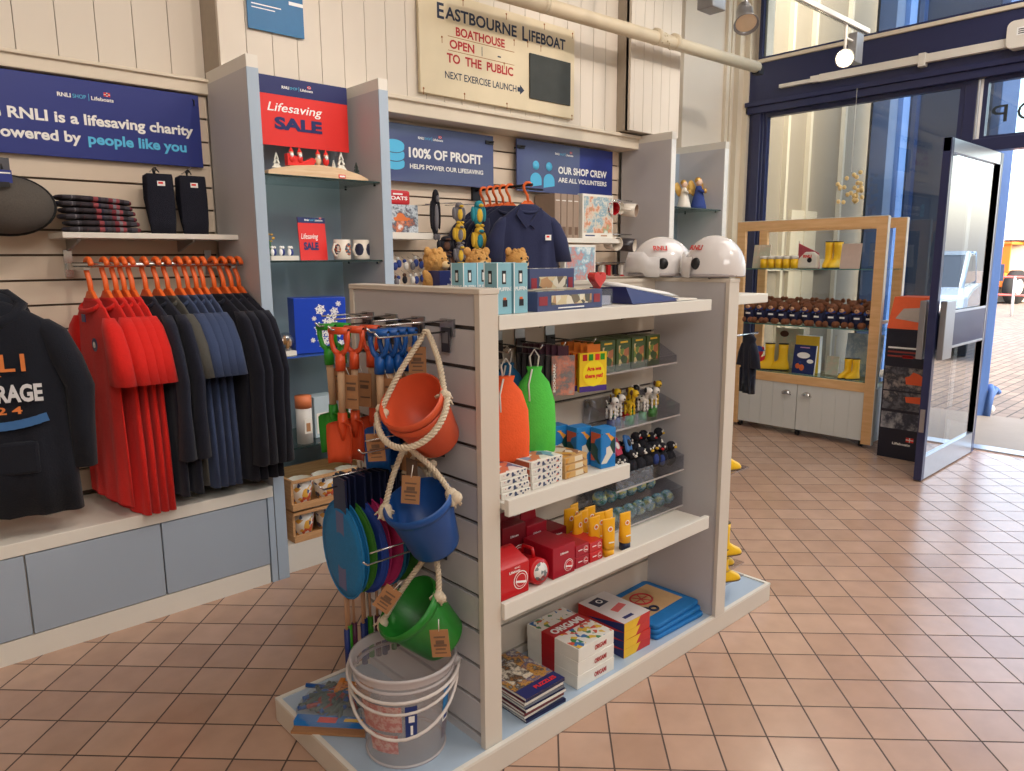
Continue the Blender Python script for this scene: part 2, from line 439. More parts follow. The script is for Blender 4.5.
window('window_1', 1.88, 3.47, 0.02, 2.70, w=0.035)
w2 = window('window_2', 0.22, 1.765, 2.27, 2.70, w=0.03)     # transom light over the door
t = B()
LET = mat('dark_grey_vinyl', (60, 70, 80), 0.5)
for ch, yy in (('S', 1.15), ('H', 1.32), ('O', 1.49), ('P', 1.66)):
    t.text(ch, (6.296, yy, 2.39), YA, ZA, 0.125, LET, w=0.1 if ch != 'O' else 0.12, align='c', depth=0.001)
# lettering reads from the street side
t.build('lettering', w2)
window('window_3', -3.4, 0.12, 0.02, 2.70, w=0.05)
window('window_4', 1.0, 3.55, 3.15, 4.18, w=0.03); window('window_5', -3.4, 0.98, 3.15, 4.18, w=0.03)
b = B(); b.box(6.25, 6.33, 0.12, 0.2, 0, 2.72, FR); struct(b.build('trim_9', bev=0.004))
b = B(); b.box(6.22, 6.34, 0.2, 1.80, 2.19, 2.28, FR); struct(b.build('trim_10', bev=0.004))
b = B(); b.box(6.22, 6.36, 0.2, 1.80, -0.02, 0.012, ALU); struct(b.build('trim_11', bev=0.003))
b = B(); b.box(6.30, 6.42, 3.5, 3.9, -0.1, 4.3, WALL); b.box(6.3, 6.42, -3.6, -3.4, -0.1, 4.3, WALL); struct(b.build('wall_right'))
# beam fittings: trunking, control box
b = B(); b.box(6.17, 6.22, -1.2, 2.95, 2.865, 2.925, WHITE)
b.box(6.165, 6.222, 2.95, 3.02, 2.87, 2.92, WHITE); b.box(6.175, 6.22, 3.02, 3.3, 2.875, 2.905, WHITE)
b.box(6.16, 6.222, 2.14, 2.19, 2.84, 2.935, WHITE)
tag(b.build('cable_trunking', bev=0.004), 'long cream cable trunking fixed along the navy beam over the window', 'cable trunking')
t = T('control_box', 'white rounded box with small grey label on the navy beam, cut by the photo edge', 'control box', (6.12, 1.42, 2.93))
b = B(); b.prism(rrect(-0.2, -0.09, 0.2, 0.09, 0.04), 0.1, WHITE, M=Matrix(((0, 0, 1, 0), (1, 0, 0, 0), (0, 1, 0, 0), (0, 0, 0, 1)))); b.build('casing', t, bev=0.004)
b = B(); b.rect((0.0, 0.14, -0.01), NY, ZA, 0.12, 0.05, 0.002, WHT)
for k in range(3): b.rect((-0.001, 0.13, -0.002 + 0.013 * k), NY, ZA, 0.1 - 0.02 * k, 0.006, 0.002, BLACK)
b.build('sticker', t)
# ---- open glazed door, hinged on the far side, standing at right angles to the window wall
d = B(); x0, x1, y0, y1 = 5.035, 6.13, 1.56, 1.605
d.box(x0, x0 + 0.055, y0, y1, 0.01, 2.15, FR); d.box(x1 - 0.06, x1, y0, y1, 0.01, 2.15, FR)
d.box(x0, x1, y0 + .002, y1 - .002, 2.07, 2.15, ALU); d.box(x0 + 0.055, x1 - 0.06, y0 + .001, y1 - .001, 0.01, 0.16, ALU)
d.box(x0 + 0.055, x1 - 0.06, y0 + .001, y1 - .001, 0.86, 1.08, FR); d.box(x0 + 0.055, x1 - 0.06, y0, y0 + 0.004, 0.845, 0.862, ALU); d.box(x0 + 0.055, x1 - 0.06, y0, y0 + 0.004, 1.078, 1.095, ALU)
d.box(x0, x0 + 0.012, y0 - 0.003, y0, 0.01, 2.15, FR); d.box(x1 - 0.06, x1 - 0.048, y0 - 0.002, y1, 0.16, 2.07, ALU)
door = struct(d.build('door_1', bev=0.002)); door['label'] = 'open glazed shop door with navy and silver frame'
g = B(); DGL = glassm('door_glass', (226, 232, 232), 0.0, 0.4, 2.6); g.box(x0 + 0.055, x1 - 0.06, 1.58, 1.585, 0.16, 0.86, DGL); g.box(x0 + 0.055, x1 - 0.06, 1.58, 1.585, 1.09, 2.07, DGL); g.build('pane', door)
g = B(); g.box(x0 + 0.03, x0 + 0.20, y0 - 0.05, y0 - 0.012, 0.80, 1.17, STEEL); g.box(x0 + 0.09, x0 + 0.14, y0 - 0.02, y0, 0.86, 1.1, STEEL)
g.box(x0 - 0.005, x0 + 0.14, y1 + 0.012, y1 + 0.05, 0.80, 1.17, STEEL); g.box(x0 + 0.03, x0 + 0.09, y1, y1 + 0.02, 0.86, 1.1, STEEL)
g.build('door_handle', door, bev=0.004)['label'] = 'wide brushed steel pull plate'
g = B(); g.box(x0 - 0.004, x0, y0 + 0.008, y1 - 0.008, 0.33, 0.48, STEEL); g.build('lock_plate', door)
g = B()
for z in (0.25, 1.1, 1.95): g.cyl((x1 + 0.012, 1.61, z - 0.06), (x1 + 0.012, 1.61, z + 0.06), 0.012, STEEL)
[g.prism([(x1, 1.59), (x1 + .02, 1.585), (6.25, 1.77), (6.24, 1.795)], .1, STEEL, z0=z) for z in (.2, 1.05, 1.9)]
g.build('hinge', door)
# ---- high level pipe and spotlights
t = T('ceiling_pipe', 'long cream pipe crossing the upper wall above the signs', 'pipe', (0, 0, 0))
b = B(); PIPE = mat('cream_pipe_paint', (214, 200, 172), 0.5, var=0.06, scale=12)
b.tube([(2.6, 3.1, 2.835), (5.45, 3.1, 2.89)], 0.042, PIPE, 12); b.build('pipe', t)
b = B()
for x in (3.1, 4.15, 4.35): b.cyl((x, 3.1, 2.845 + (x - 2.6) * .019), (x + 0.03, 3.1, 2.845 + (x - 2.6) * .019), 0.052, PIPE)
for i in range(30): a = rs.random() * 6.28; b.ell((4.14 + i * 0.007, 3.1 + 0.04 * math.sin(a), 2.868 + 0.04 * math.cos(a)), (0.008, 0.008, 0.008), PIPE, 6)
b.box(5.43, 5.5, 3.07, 3.13, 2.84, 2.9, DARKM)
b.build('clip', t)
def spot(name, label, loc, aim, lit, body, stem):
    t = T(name, label, 'spotlight', loc)
    M = frameM((0, 0, 0), (0, 0, 1), aim)
    b = B(); b.lathe([(0.0, -0.075), (0.03, -0.072), (0.036, -0.04), (0.036, 0.0), (0.05, 0.035), (0.056, 0.045), (0.052, 0.045), (0.046, 0.034)], body, 20, M); b.build('lamp_housing', t)
    b = B(); em = mat('lit_bulb', (255, 238, 205), 0.3, emit=(255, 236, 200), es=40.0) if lit else mat('unlit_bulb', (236, 214, 180), 0.15, coat=0.5)
    b.lathe([(0.046, 0.034), (0.0, 0.036)], em, 20, M); b.build('bulb', t)
    b = B(); b.tube([(0, 0, 0.03), (0, 0, 0.08), (stem[0] * .5, stem[1] * .5, 0.1), (stem[0], stem[1], stem[2])], 0.009, body, 8); b.build('bracket', t)
    return t
GM = mat('grey_spot_metal', (150, 150, 152), 0.3, 0.5)
sp_ = spot('track_spotlight', 'lit round spotlight glowing in front of the navy beam', (4.86, 2.165, 2.68), (-0.78, -0.42, -0.25), True, WHITE, (0.0, 0.0, 0.2))
b = B(); b.box(.10, .20, -.03, .03, -.01, .17, GM); b.tube([(0, 0, .12), (.12, 0, .12)], .008, WHITE, 6); b.build('gear_box', sp_, bev=.004)
b = B(); b.box(-1.6, 0.82, -0.018, 0.018, 0, 0.03, WHITE); b.box(-1.6, 0.82, -0.008, 0.008, -0.004, 0, CHROME)
o = b.build('lighting_track', bev=0.003); o.location = (4.36, 2.165, 2.88); tag(o, 'white lighting track running to the upper right above the beam', 'lighting track')
b = B(); b.cyl((2.9, 2.165, 2.905), (2.9, 2.165, 4.2), 0.004, WHITE); b.build('suspension_rod', o).matrix_parent_inverse = o.matrix_basis.inverted()
spot('track_spotlight', 'unlit grey spotlight at the top edge beside the column', (3.93, 2.32, 2.765), (-0.45, -0.4, -0.8), False, GM, (0.0, 0.05, 0.3)).scale = (1.25, 1.25, 1.25)
b = B(); b.box(3.66, 3.79, 2.36, 2.46, 2.78, 3.0, GM); b.cyl((3.86, 2.37, 3.2), (3.86, 2.37, 4.2), 0.01, GM); tag(b.build('spotlight_gear_box', bev=0.006), 'small grey box behind the unlit spotlight at the top edge', 'electrical box')
t = spot('track_spotlight', 'dark spotlight just showing at the top edge above the pipe', (3.24, 2.52, 2.98), (-0.1, 0.4, -0.9), False, GM, (0.0, 0.0, 0.5))
# ================================================================ OUTSIDE
PAV = cobble_mat()
b = B(); b.box(7.75, 80, -50, 60, -0.14, -0.03, PAV); struct(b.build('ground_paving'))
b = B(); b.box(6.3, 7.75, -6, 8, -0.12, -0.012, mat('concrete_apron', (140, 130, 118), 0.7, var=0.08, scale=6, bump=0.1)); struct(b.build('ground_apron'))
EXT = mat('pale_render', (166, 153, 136), 0.7, var=0.05, scale=2)
b = B(); b.box(6.42, 9.7, 3.95, 4.1, -0.1, 7.2, EXT)
for x in (6.9, 7.55, 8.05, 8.9): b.box(x, x + 0.05, 3.9, 3.96, -0.1, 7.2, WALLD)
b.box(7.2, 8.75, 3.9, 3.97, 1.3, 1.42, WALLD); b.box(7.75, 8.35, 3.91, 3.97, -0.1, 1.95, WALLD)
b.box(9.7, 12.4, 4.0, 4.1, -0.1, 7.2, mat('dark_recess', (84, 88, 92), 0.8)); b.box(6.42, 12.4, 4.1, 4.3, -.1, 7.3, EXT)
struct(b.build('wall_outer'))
BLU = mat('boathouse_blue', (66, 100, 160), 0.55, var=0.12, scale=5, stretch=(4, 4, 0.5))
BLUL = mat('boathouse_blue_faded', (156, 180, 212), 0.6, var=0.14, scale=6, stretch=(6, 6, 0.5))
BLUD = mat('boathouse_blue_dark', (56, 78, 116), 0.6, var=0.1)
t = T('boathouse_gateway', 'tall blue timber frame of the boathouse opening beyond the window', 'door frame', (9.72, 3.6, -0.03))
b = B(); b.box(0.05, 0.3, 0.15, 0.35, 0, 6, BLUD); b.box(0.33, 0.55, 0.1, 0.3, 0, 6, BLU); b.box(0.7, 0.86, 0.0, 0.2, 0, 6, BLUD); b.build('post', t)
b = B(); b.box(0.60, 0.68, -0.12, 0.0, 0, 6, mat('pale_yellow_light', (236, 218, 172), 0.6)); b.build('light_gap', t)  # pale yellow strip paints the bright light showing through the gap
b = B()
for k in range(5): b.tube([(-0.12, -0.25, 2.0 + 0.12 * k), (0.1, -0.28, 2.18 + 0.12 * k), (0.3, -0.25, 2.3 + 0.1 * k)], 0.025, mat('grey_rope', (120, 118, 112), 0.8), 6)
b.tube([(-0.1, -0.25, 2.0), (-0.12, -0.27, 1.2), (0.1, -0.27, 0.9), (0.15, -0.25, 1.5)], 0.02, MC['grey_rope'], 6); b.build('rope', t)
# big plank door leaf, swung out, from its free edge near the shop door back to the frame
P0 = V((7.66, 1.93, -0.03)); dv = V((0.80, 0.6, 0)).normalized(); L = 2.3
nv = V((0.6, -0.80, 0))
t = T('boathouse_door', 'tall blue plank door of the boathouse standing open outside', 'boathouse door', tuple(P0), math.atan2(dv.y, dv.x))
b = B(); n = 11
for i in range(n): b.box(0.16 + i * (L - 0.3) / n, 0.16 + (i + 1) * (L - 0.3) / n - 0.018, 0.0, 0.04, 0.02, 5.4, BLUL)
b.box(.16, L - .14, .04, .05, .02, 5.4, BLUD); b.build('planks', t)
b = B(); b.box(0, 0.17, -0.05, 0.09, 0, 5.4, BLU); b.box(L - 0.16, L, -0.05, 0.09, 0, 5.4, BLU); b.build('stile', t, bev=0.006)
b = B()
for z in (0.15, 1.55, 2.75, 4.2): b.box(0.17, L - 0.16, -0.05, 0.0, z, z + 0.18, BLU)
b.build('rail', t)
b = B()
for z0, z1 in ((0.33, 1.55), (1.73, 2.75), (2.93, 4.2)):
    M = Matrix.Translation((0.17, -0.03, z0)) @ Matrix.Rotation(-math.atan2(z1 - z0, L - 0.4), 4, 'Y'); b.box(0, math.hypot(L - 0.4, z1 - z0), -0.02, 0.02, 0, 0.12, BLU, M)
b.build('brace', t)
b = B(); b.box(0.03, 0.12, -0.065, -0.05, 1.55, 1.72, WHT); b.build('notice', t)['label'] = 'small white paper notice'
b = B(); b.box(0.03, 0.13, -0.09, -0.05, 1.25, 1.4, BLUD); b.build('latch', t)
b = B(); b.tube([(0.0, -0.06, 0.02), (0.0, -0.08, 0.25), (0.08, -0.1, 0.28)], 0.03, BLU, 8); b.tube([(0.14, -0.1, 0.0), (0.16, -0.13, 0.14), (0.2, -0.2, 0.24), (0.24, -0.24, 0.2)], 0.03, BLU, 8); b.tube([(0.02, -0.1, 0.08), (0.16, -0.12, 0.08)], 0.035, mat('pale_mooring', (205, 205, 205), 0.6), 8)
b.build('hold_back', t)['label'] = 'blue cast hold-back hook at the foot'
# parked car seen through the door glass
t = T('parked_car', 'pale silver blue hatchback parked outside, mirrored in the open door glass', 'car', (13.4, -1.3, -0.03), R(-12))
CARP = mat('car_paint', (176, 198, 218), 0.25, 0.2, coat=0.6)
def carsec(prof, w0, w1): return prof
b = B(); prof = [(-2.05, 0.35), (-2.1, 0.62), (-1.95, 0.92), (-1.0, 1.0), (0.3, 1.02), (1.7, 0.98), (2.05, 0.85), (2.1, 0.4), (1.75, 0.28), (1.6, 0.58), (1.3, 0.7), (1.0, 0.58), (0.85, 0.28), (-0.9, 0.28), (-1.05, 0.58), (-1.35, 0.7), (-1.65, 0.58), (-1.8, 0.28)]
M = Matrix(((1, 0, 0, 0), (0, 0, 1, -0.85), (0, 1, 0, 0), (0, 0, 0, 1)))
b.prism(prof, 1.7, CARP, M); o1 = b.build('body', t, bev=0.05)
b = B(); cab = [(-1.0, 0.98), (-0.2, 1.5), (1.1, 1.52), (1.75, 1.0)]
M2 = Matrix(((1, 0, 0, 0), (0, 0, 1, -0.72), (0, 1, 0, 0), (0, 0, 0, 1)))
b.prism(cab, 1.44, mat('car_glass', (40, 52, 62), 0.08, coat=0.5), M2); b.build('side_window', t, bev=0.04)
b = B(); b.box(-0.22, 1.12, -0.66, 0.66, 1.48, 1.55, CARP)
for y in (-0.72, 0.66): b.tube([(-1.0, y + .03, 1.0), (-0.2, y + .03, 1.52)], 0.035, CARP, 6); b.tube([(1.75, y + .03, 1.0), (1.1, y + .03, 1.52)], 0.04, CARP, 6); b.box(0.35, 0.43, y, y + 0.06, 1.0, 1.5, CARP)
b.build('roof', t)
TYR = mat('tyre', (28, 28, 30), 0.8)
for x in (-1.35, 1.3):
    for y in (-0.85, 0.67):
        b = B(); b.cyl((x, y, 0.31), (x, y + 0.18, 0.31), 0.31, TYR, n=24); b.build('wheel', t)
b = B(); b.ell((-2.02, -0.6, 0.72), (0.08, 0.16, 0.09), WHT); b.ell((-2.02, 0.6, 0.72), (0.08, 0.16, 0.09), WHT); b.build('headlamp', t)
# orange and white lifeboat on a trailer, far right
t = T('beach_tractor', 'orange tractor with black wheels parked far outside the door', 'tractor', (27.5, 6.6, -0.03), R(-12)); t.scale = (.85, .85, .85)
OT = mat('tractor_orange', (220, 110, 30), 0.5)
b = B(); b.prism([(-1.4, 0.6), (1.3, 0.6), (1.5, 1.0), (0.9, 1.25), (-0.2, 1.2), (-1.4, 1.1)], 1.3, OT, Matrix(((1, 0, 0, 0), (0, 0, 1, -0.65), (0, 1, 0, 0), (0, 0, 0, 1)))); b.build('chassis', t, bev=0.05)
b = B()
for x in (-1.2, -0.1):
    for y in (-0.6, 0.55): b.box(x, x + 0.07, y, y + 0.07, 1.1, 2.1, OT)
b.box(-1.3, 0.05, -0.7, 0.7, 2.1, 2.2, OT); b.box(-1.25, -.15, .62, .66, 1.1, 1.75, OT); b.box(-1.25, -1.2, -.66, .66, 1.1, 2.1, OT); b.build('cab', t, bev=0.02)
for x, r in ((-0.9, 0.6), (1.1, 0.42)):
    for y in (-0.9, 0.62): b = B(); b.cyl((x, y, r), (x, y + 0.28, r), r, TYR, n=24); b.cyl((x, y - 0.01, r), (x, y + 0.29, r), r * 0.45, WHT, n=16); b.build('wheel', t)
b = B()
for i in range(7): b.cyl((20.6 + i * 0.1, 2.6 + i * 1.1, 0), (20.6 + i * 0.1, 2.6 + i * 1.1, 0.95), 0.03, mat('barrier_paint', (196, 190, 190), 0.5))
for z in (0.5, 0.93): b.tube([(20.6, 2.6, z), (21.2, 9.2, z)], 0.025, mat('barrier_red', (206, 96, 92), 0.5), 6)
tag(b.build('pedestrian_barrier'), 'low red and grey railing standing in front of the orange tractor', 'barrier')
t = T('seafront_building', 'low pale building along the far side of the street', 'building', (34, 12, 0), R(35))
b = B(); b.box(-9, 9, -2, 2, 0, 1.9, EXT); b.build('wall', t); b = B(); b.prism([(-9.3, 1.9), (9.3, 1.9), (8.6, 2.5), (-8.6, 2.5)], 4.4, mat('grey_roof', (150, 150, 156), 0.7), Matrix(((1, 0, 0, 0), (0, 0, 1, -2.2), (0, 1, 0, 0), (0, 0, 0, 1)))); b.build('roof', t)
for k in range(7): b = B(); b.box(-8 + k * 2.4, -7 + k * 2.4, -2.03, -1.98, 0.8, 1.6, mat('far_window', (120, 140, 160), 0.2)); b.build('window_opening', t)
# ================================================================ LEFT WALL FITTINGS
t = T('low_display_cabinet', 'long low cabinet with grey blue doors and cream top under the clothes rail', 'cabinet', (0, 0, 0))
b = B(); b.box(-0.6, 1.345, 3.075, 3.49, 0.09, 0.40, WHITE); b.build('body', t)
b = B(); b.box(-0.6, 1.345, 3.047, 3.495, 0.402, 0.453, WHITE); b.build('worktop', t, bev=0.003)
b = B(); b.box(-0.6, 1.31, 3.052, 3.49, 0.0, 0.088, WHITE); b.box(1.31, 1.345, 3.09, 3.49, 0, 0.088, mat('pinkish_grey_end', (190, 176, 168), 0.5)); b.build('plinth', t)
DOORG = mat('grey_blue_door', (160, 172, 186), 0.45, var=0.03, scale=3)
for x0, x1 in ((-0.55, -0.06), (-0.054, 0.392), (0.398, 0.862), (0.868, 1.312)):
    b = B(); b.box(x0, x1, 3.05, 3.068, 0.092, 0.398, DOORG); b.build('door', t, bev=0.0015)
b = B(); b.box(1.318, 1.345, 3.05, 3.075, 0.0, 0.4, BLUEG); b.build('end_strip', t)

# ---- RNLI wall sign
def logo(b, O, U, W, s):
    """small lifeboat flag mark: red and white cross on two staves"""
    O = V(O); U = V(U); W = V(W)
    b.rect(O, U, W, s * 1.5, s, 0.0012, RED)
    b.rect(O + W * s * .42, U, W, s * 1.5, s * .16, 0.0016, WHT); b.rect(O + U * s * .65, U, W, s * .2, s, 0.0016, WHT)
    b.rect(O + U * s * .5 + W * s * .3, U, W, s * .5, s * .4, 0.0019, NAVY)
def heading(b, O, s, U=XA, W=ZA):
    """shop wordmark line, s = cap height"""
    O = V(O); U = V(U); W = V(W)
    b.text('RNLI', O, U, W, s, WHT, w=s * 3.0, bold=0.03, depth=0.002)
    b.text('SHOP', O + U * s * 3.4, U, W, s, CYAN, w=s * 3.0, depth=0.002)
    b.rect(O + U * s * 7.0 - W * s * .3, U, W, s * .1, s * 1.7, 0.0015, CYAN)
    b.text('Lifeboats', O + U * s * 7.6, U, W, s * .95, WHT, w=s * 5.2, bold=0.02, depth=0.002)
    logo(b, O + U * s * 10.6 + W * s * 1.25, U, W, s * 1.0)
SB = mat('bright_navy_board', (40, 54, 132), 0.35, var=0.03)
t = T('wall_sign', 'wide navy sign reading is a lifesaving charity powered by people like you', 'sign', (0.35, 3.47, 1.865))
b = B(); b.box(-0.75, 0.955, 0.0, 0.012, 0.0, 0.31, SB); b.build('board', t, bev=0.002)
b = B(); heading(b, (0.40, 0, 0.235), 0.016)
b.text('The RNLI is a lifesaving charity', (0.10, 0, 0.135), XA, ZA, 0.042, WHT, w=0.82, bold=0.03, depth=0.002)
b.text('powered by', (0.165, 0, 0.062), XA, ZA, 0.042, WHT, w=0.305, bold=0.03, depth=0.002)
b.text('people like you', (0.495, 0, 0.062), XA, ZA, 0.042, CYAN, w=0.39, bold=0.03, depth=0.002)
b.build('lettering', t)
b = B(); b.tube([(0.93, 0, 0.29), (0.93, -0.012, 0.285), (0.93, -0.012, 0.262)], 0.003, BLACK, 6); b.build('fixing_clip', t)

# ---- flat cap in a large round dome hat shape
t = T('tweed_flat_cap', 'dark grey tweed flat cap hanging at the left edge beside the striped scarves', 'hat', (0.515, 3.33, 1.66))
TW = mat('grey_tweed', (92, 86, 80), 0.95, var=0.35, scale=260, bump=0.4)
b = B(); M = Matrix.Rotation(R(-8), 4, 'Y') @ Matrix.Diagonal((1.0, 0.34, 0.82, 1))
prof = [(0.0, 0.1), (0.06, 0.095), (0.11, 0.07), (0.14, 0.035), (0.148, 0.0), (0.14, -0.025), (0.1, -0.035), (0, -0.035)]
b.lathe([(r, z) for r, z in prof], TW, 32, Matrix.Diagonal((1.05, 1, 0.72, 1)) @ Matrix.Rotation(R(90), 4, 'X')); b.build('crown', t)
b = B(); b.tube([(0.152 * math.cos(a) * 1.02, 0.012 - 0.012 * math.cos(a * 2), 0.106 * math.sin(a)) for a in [R(-150 + 10 * i) for i in range(25)]], 0.009, mat('black_binding', (26, 25, 26), 0.8), 8); b.build('brim_binding', t)
b = B(); b.rect((-0.04, -0.11, 0.07), XA, ZA, 0.05, 0.045, 0.003, SB); b.rect((-0.034, -0.112, 0.102), XA, ZA, 0.04, 0.005, 0.003, WHT); b.rect((-0.03, -0.112, 0.055), XA, ZA, 0.03, 0.018, 0.003, BLACK); b.build('price_tag', t)
b = B(); b.tube([(-0.015, 0.15, 0.13), (-0.015, -0.08, 0.15), (-0.015, -0.1, 0.12)], 0.003, BLACK, 6); b.box(-0.05, 0.01, -0.09, -0.085, 0.11, 0.16, mat('grey_tag', (80, 80, 86), 0.5)); b.build('hook', t)

# ---- short shelf with scarves and sock packs
t = T('wall_shelf', 'thin cream shelf on brackets above the clothes rail', 'shelf', (0.67, 3.25, 1.54))
b = B(); b.box(0, 0.69, 0, 0.245, 0, 0.022, WHITE); b.build('board', t, bev=0.002)
for x in (0.06, 0.5): b = B(); b.prism([(0, 0), (0.2, 0), (0.2, -0.05), (0.15, -0.04), (0.0, -0.008)], 0.01, STEEL, Matrix(((0, 0, 1, x), (1, 0, 0, 0.045), (0, 1, 0, 0), (0, 0, 0, 1)))); b.build('bracket', t)
def stripes(name, cols, scale=26):
    return art(name, cols, scale, 0.95, 'voronoi', (1, 0.02, 0.02))
STR = stripes('striped_wool', [(46, 40, 46), (120, 44, 54), (70, 66, 74), (44, 44, 62), (150, 70, 76), (60, 52, 58), (120, 118, 124)], 60)
FOLD = [(0.0, 0.0), (0.26, 0.0), (0.285, 0.018), (0.25, 0.04), (0.02, 0.046), (-0.012, 0.022)]
for i, (z, lab) in enumerate(((1.563, 'folded red and grey striped scarf at the bottom of the stack on the shelf'), (1.613, 'folded red and grey striped scarf in the middle of the stack on the shelf'), (1.663, 'folded red and grey striped scarf on top of the stack on the shelf'))):
    b = B()
    for lyr in range(2):
        L = 0.29 - 0.01 * lyr; zc = 0.012 + lyr * 0.024
        b.loft([(0.145 + 0.01 * lyr, 0.09, -0.012 + zc, L / 2 * .94, 0.085), (0.145, 0.09, -0.004 + zc, L / 2, 0.09, 0.002, i), (0.145, 0.09, 0.005 + zc, L / 2, 0.09, .002, i), (0.145, 0.09, 0.0125 + zc, L / 2 * .94, 0.084)], STR, 28)
    o = b.build('folded_scarf', sub=1); o.location = (0.685 - 0.006 * i, 3.27, z); o.rotation_euler = (0, R(1.5 * i), R(-3 + 3 * i)); tag(o, lab, 'scarf', 'striped scarves on the shelf')
def sockpack(x, lab, w=0.115):
    t = T('glove_pack', lab, 'gloves', (x, 3.33, 1.565), R(-8), 'dark glove packs on the wall')
    KN = mat('navy_knit', (26, 28, 42), 0.95, var=0.3, scale=120, bump=0.5)
    for k in range(4):
        b = B(); y = 0.03 * k; b.loft([(0.006 * k, y, 0.0, w * .42, 0.010, .002, k), (0.004 * k, y, 0.05, w * .46, 0.013, .003, k), (0, y, 0.15, w * .47, 0.013, .002, k + 1), (0, y, 0.235, w * .45, 0.010), (0, y, 0.245, w * .43, 0.006)], KN, 20); b.build('glove', t)
    b = B(); b.rect((-0.012, -0.012, 0.195), XA, ZA, 0.03, 0.02, 0.003, WHT); b.rect((-0.008, -0.013, 0.203), XA, ZA, 0.018, 0.008, 0.003, RED); b.build('brand_tab', t)
    b = B()
    for k in range(4): b.tube([(-0.02 + .008 * k, 0.03 * k, 0.24), (-0.025 + .008 * k, 0.03 * k, 0.262), (-0.015 + .008 * k, 0.03 * k, 0.272), (-0.008 + .008 * k, 0.03 * k, 0.26)], 0.0025, BLACK, 6)
    b.tube([(-0.01, -0.02, 0.272), (-0.01, 0.16, 0.268)], 0.003, CHROME, 6); b.build('hanging_hook', t)
sockpack(1.065, 'navy knitted glove packs hanging beside the striped scarves')
sockpack(1.20, 'black knitted glove packs nearest the tall shelf unit', 0.12)

# ---- clothes rail, hangers, garments
t = T('clothes_rail', 'chrome clothes rail under the wall shelf holding orange hangers', 'clothes rail', (0.70, 3.2, 1.437))
b = B(); b.tube([(-0.02, 0, 0), (0.64, 0, 0)], 0.011, CHROME, 12); b.build('bar', t)
b = B()
for x in (0.03, 0.6): b.box(x - .01, x + .01, 0.0, 0.31, -0.02, 0.005, CHROME); b.box(x - .015, x + .015, 0.285, 0.31, -0.05, 0.06, CHROME)
b.build('bracket', t)
def make_hanger(label, group=None):
    t = T('clothes_hanger', label, 'clothes hanger', (0, 0, 0), 0, group)
    b = B(); pts = [(0.0, 0, -0.085), (0.0, 0, -0.05)] + [(0.02 + 0.024 * math.cos(a), 0, 0.0 + 0.024 * math.sin(a)) for a in [R(200 - 20 * i) for i in range(12)]]
    pts = [(0.004, 0, -0.09), (-0.002, 0, -0.05), (-0.02, 0, -0.02)] + [(0.002 + 0.024 * math.cos(a), 0, -0.006 + 0.024 * math.sin(a)) for a in [R(190 - 20 * i) for i in range(10)]]
    b.tube(pts, 0.008, ORG, 8); b.build('hook', t)
    b = B(); up = [(-0.17, -0.19), (-0.10, -0.15), (-0.05, -0.108), (-0.018, -0.08), (0.018, -0.08), (0.05, -0.108), (0.10, -0.15), (0.17, -0.19)]
    lo = [(0.165, -0.205), (0.10, -0.17), (0.05, -0.14), (0, -0.122), (-0.05, -0.14), (-0.10, -0.17), (-0.165, -0.205)]
    b.prism(up + lo, 0.012, ORG, Matrix(((1, 0, 0, 0), (0, 0, 1, -0.006), (0, 1, 0, 0), (0, 0, 0, 1)))); b.build('shoulder_bar', t, bev=0.003)
    return t
FAB = {}
def fabric(nm, rgb, var=0.1): return mat('fabric_' + nm, rgb, 0.92, var=var, scale=60, bump=0.25, sheen=0.1)
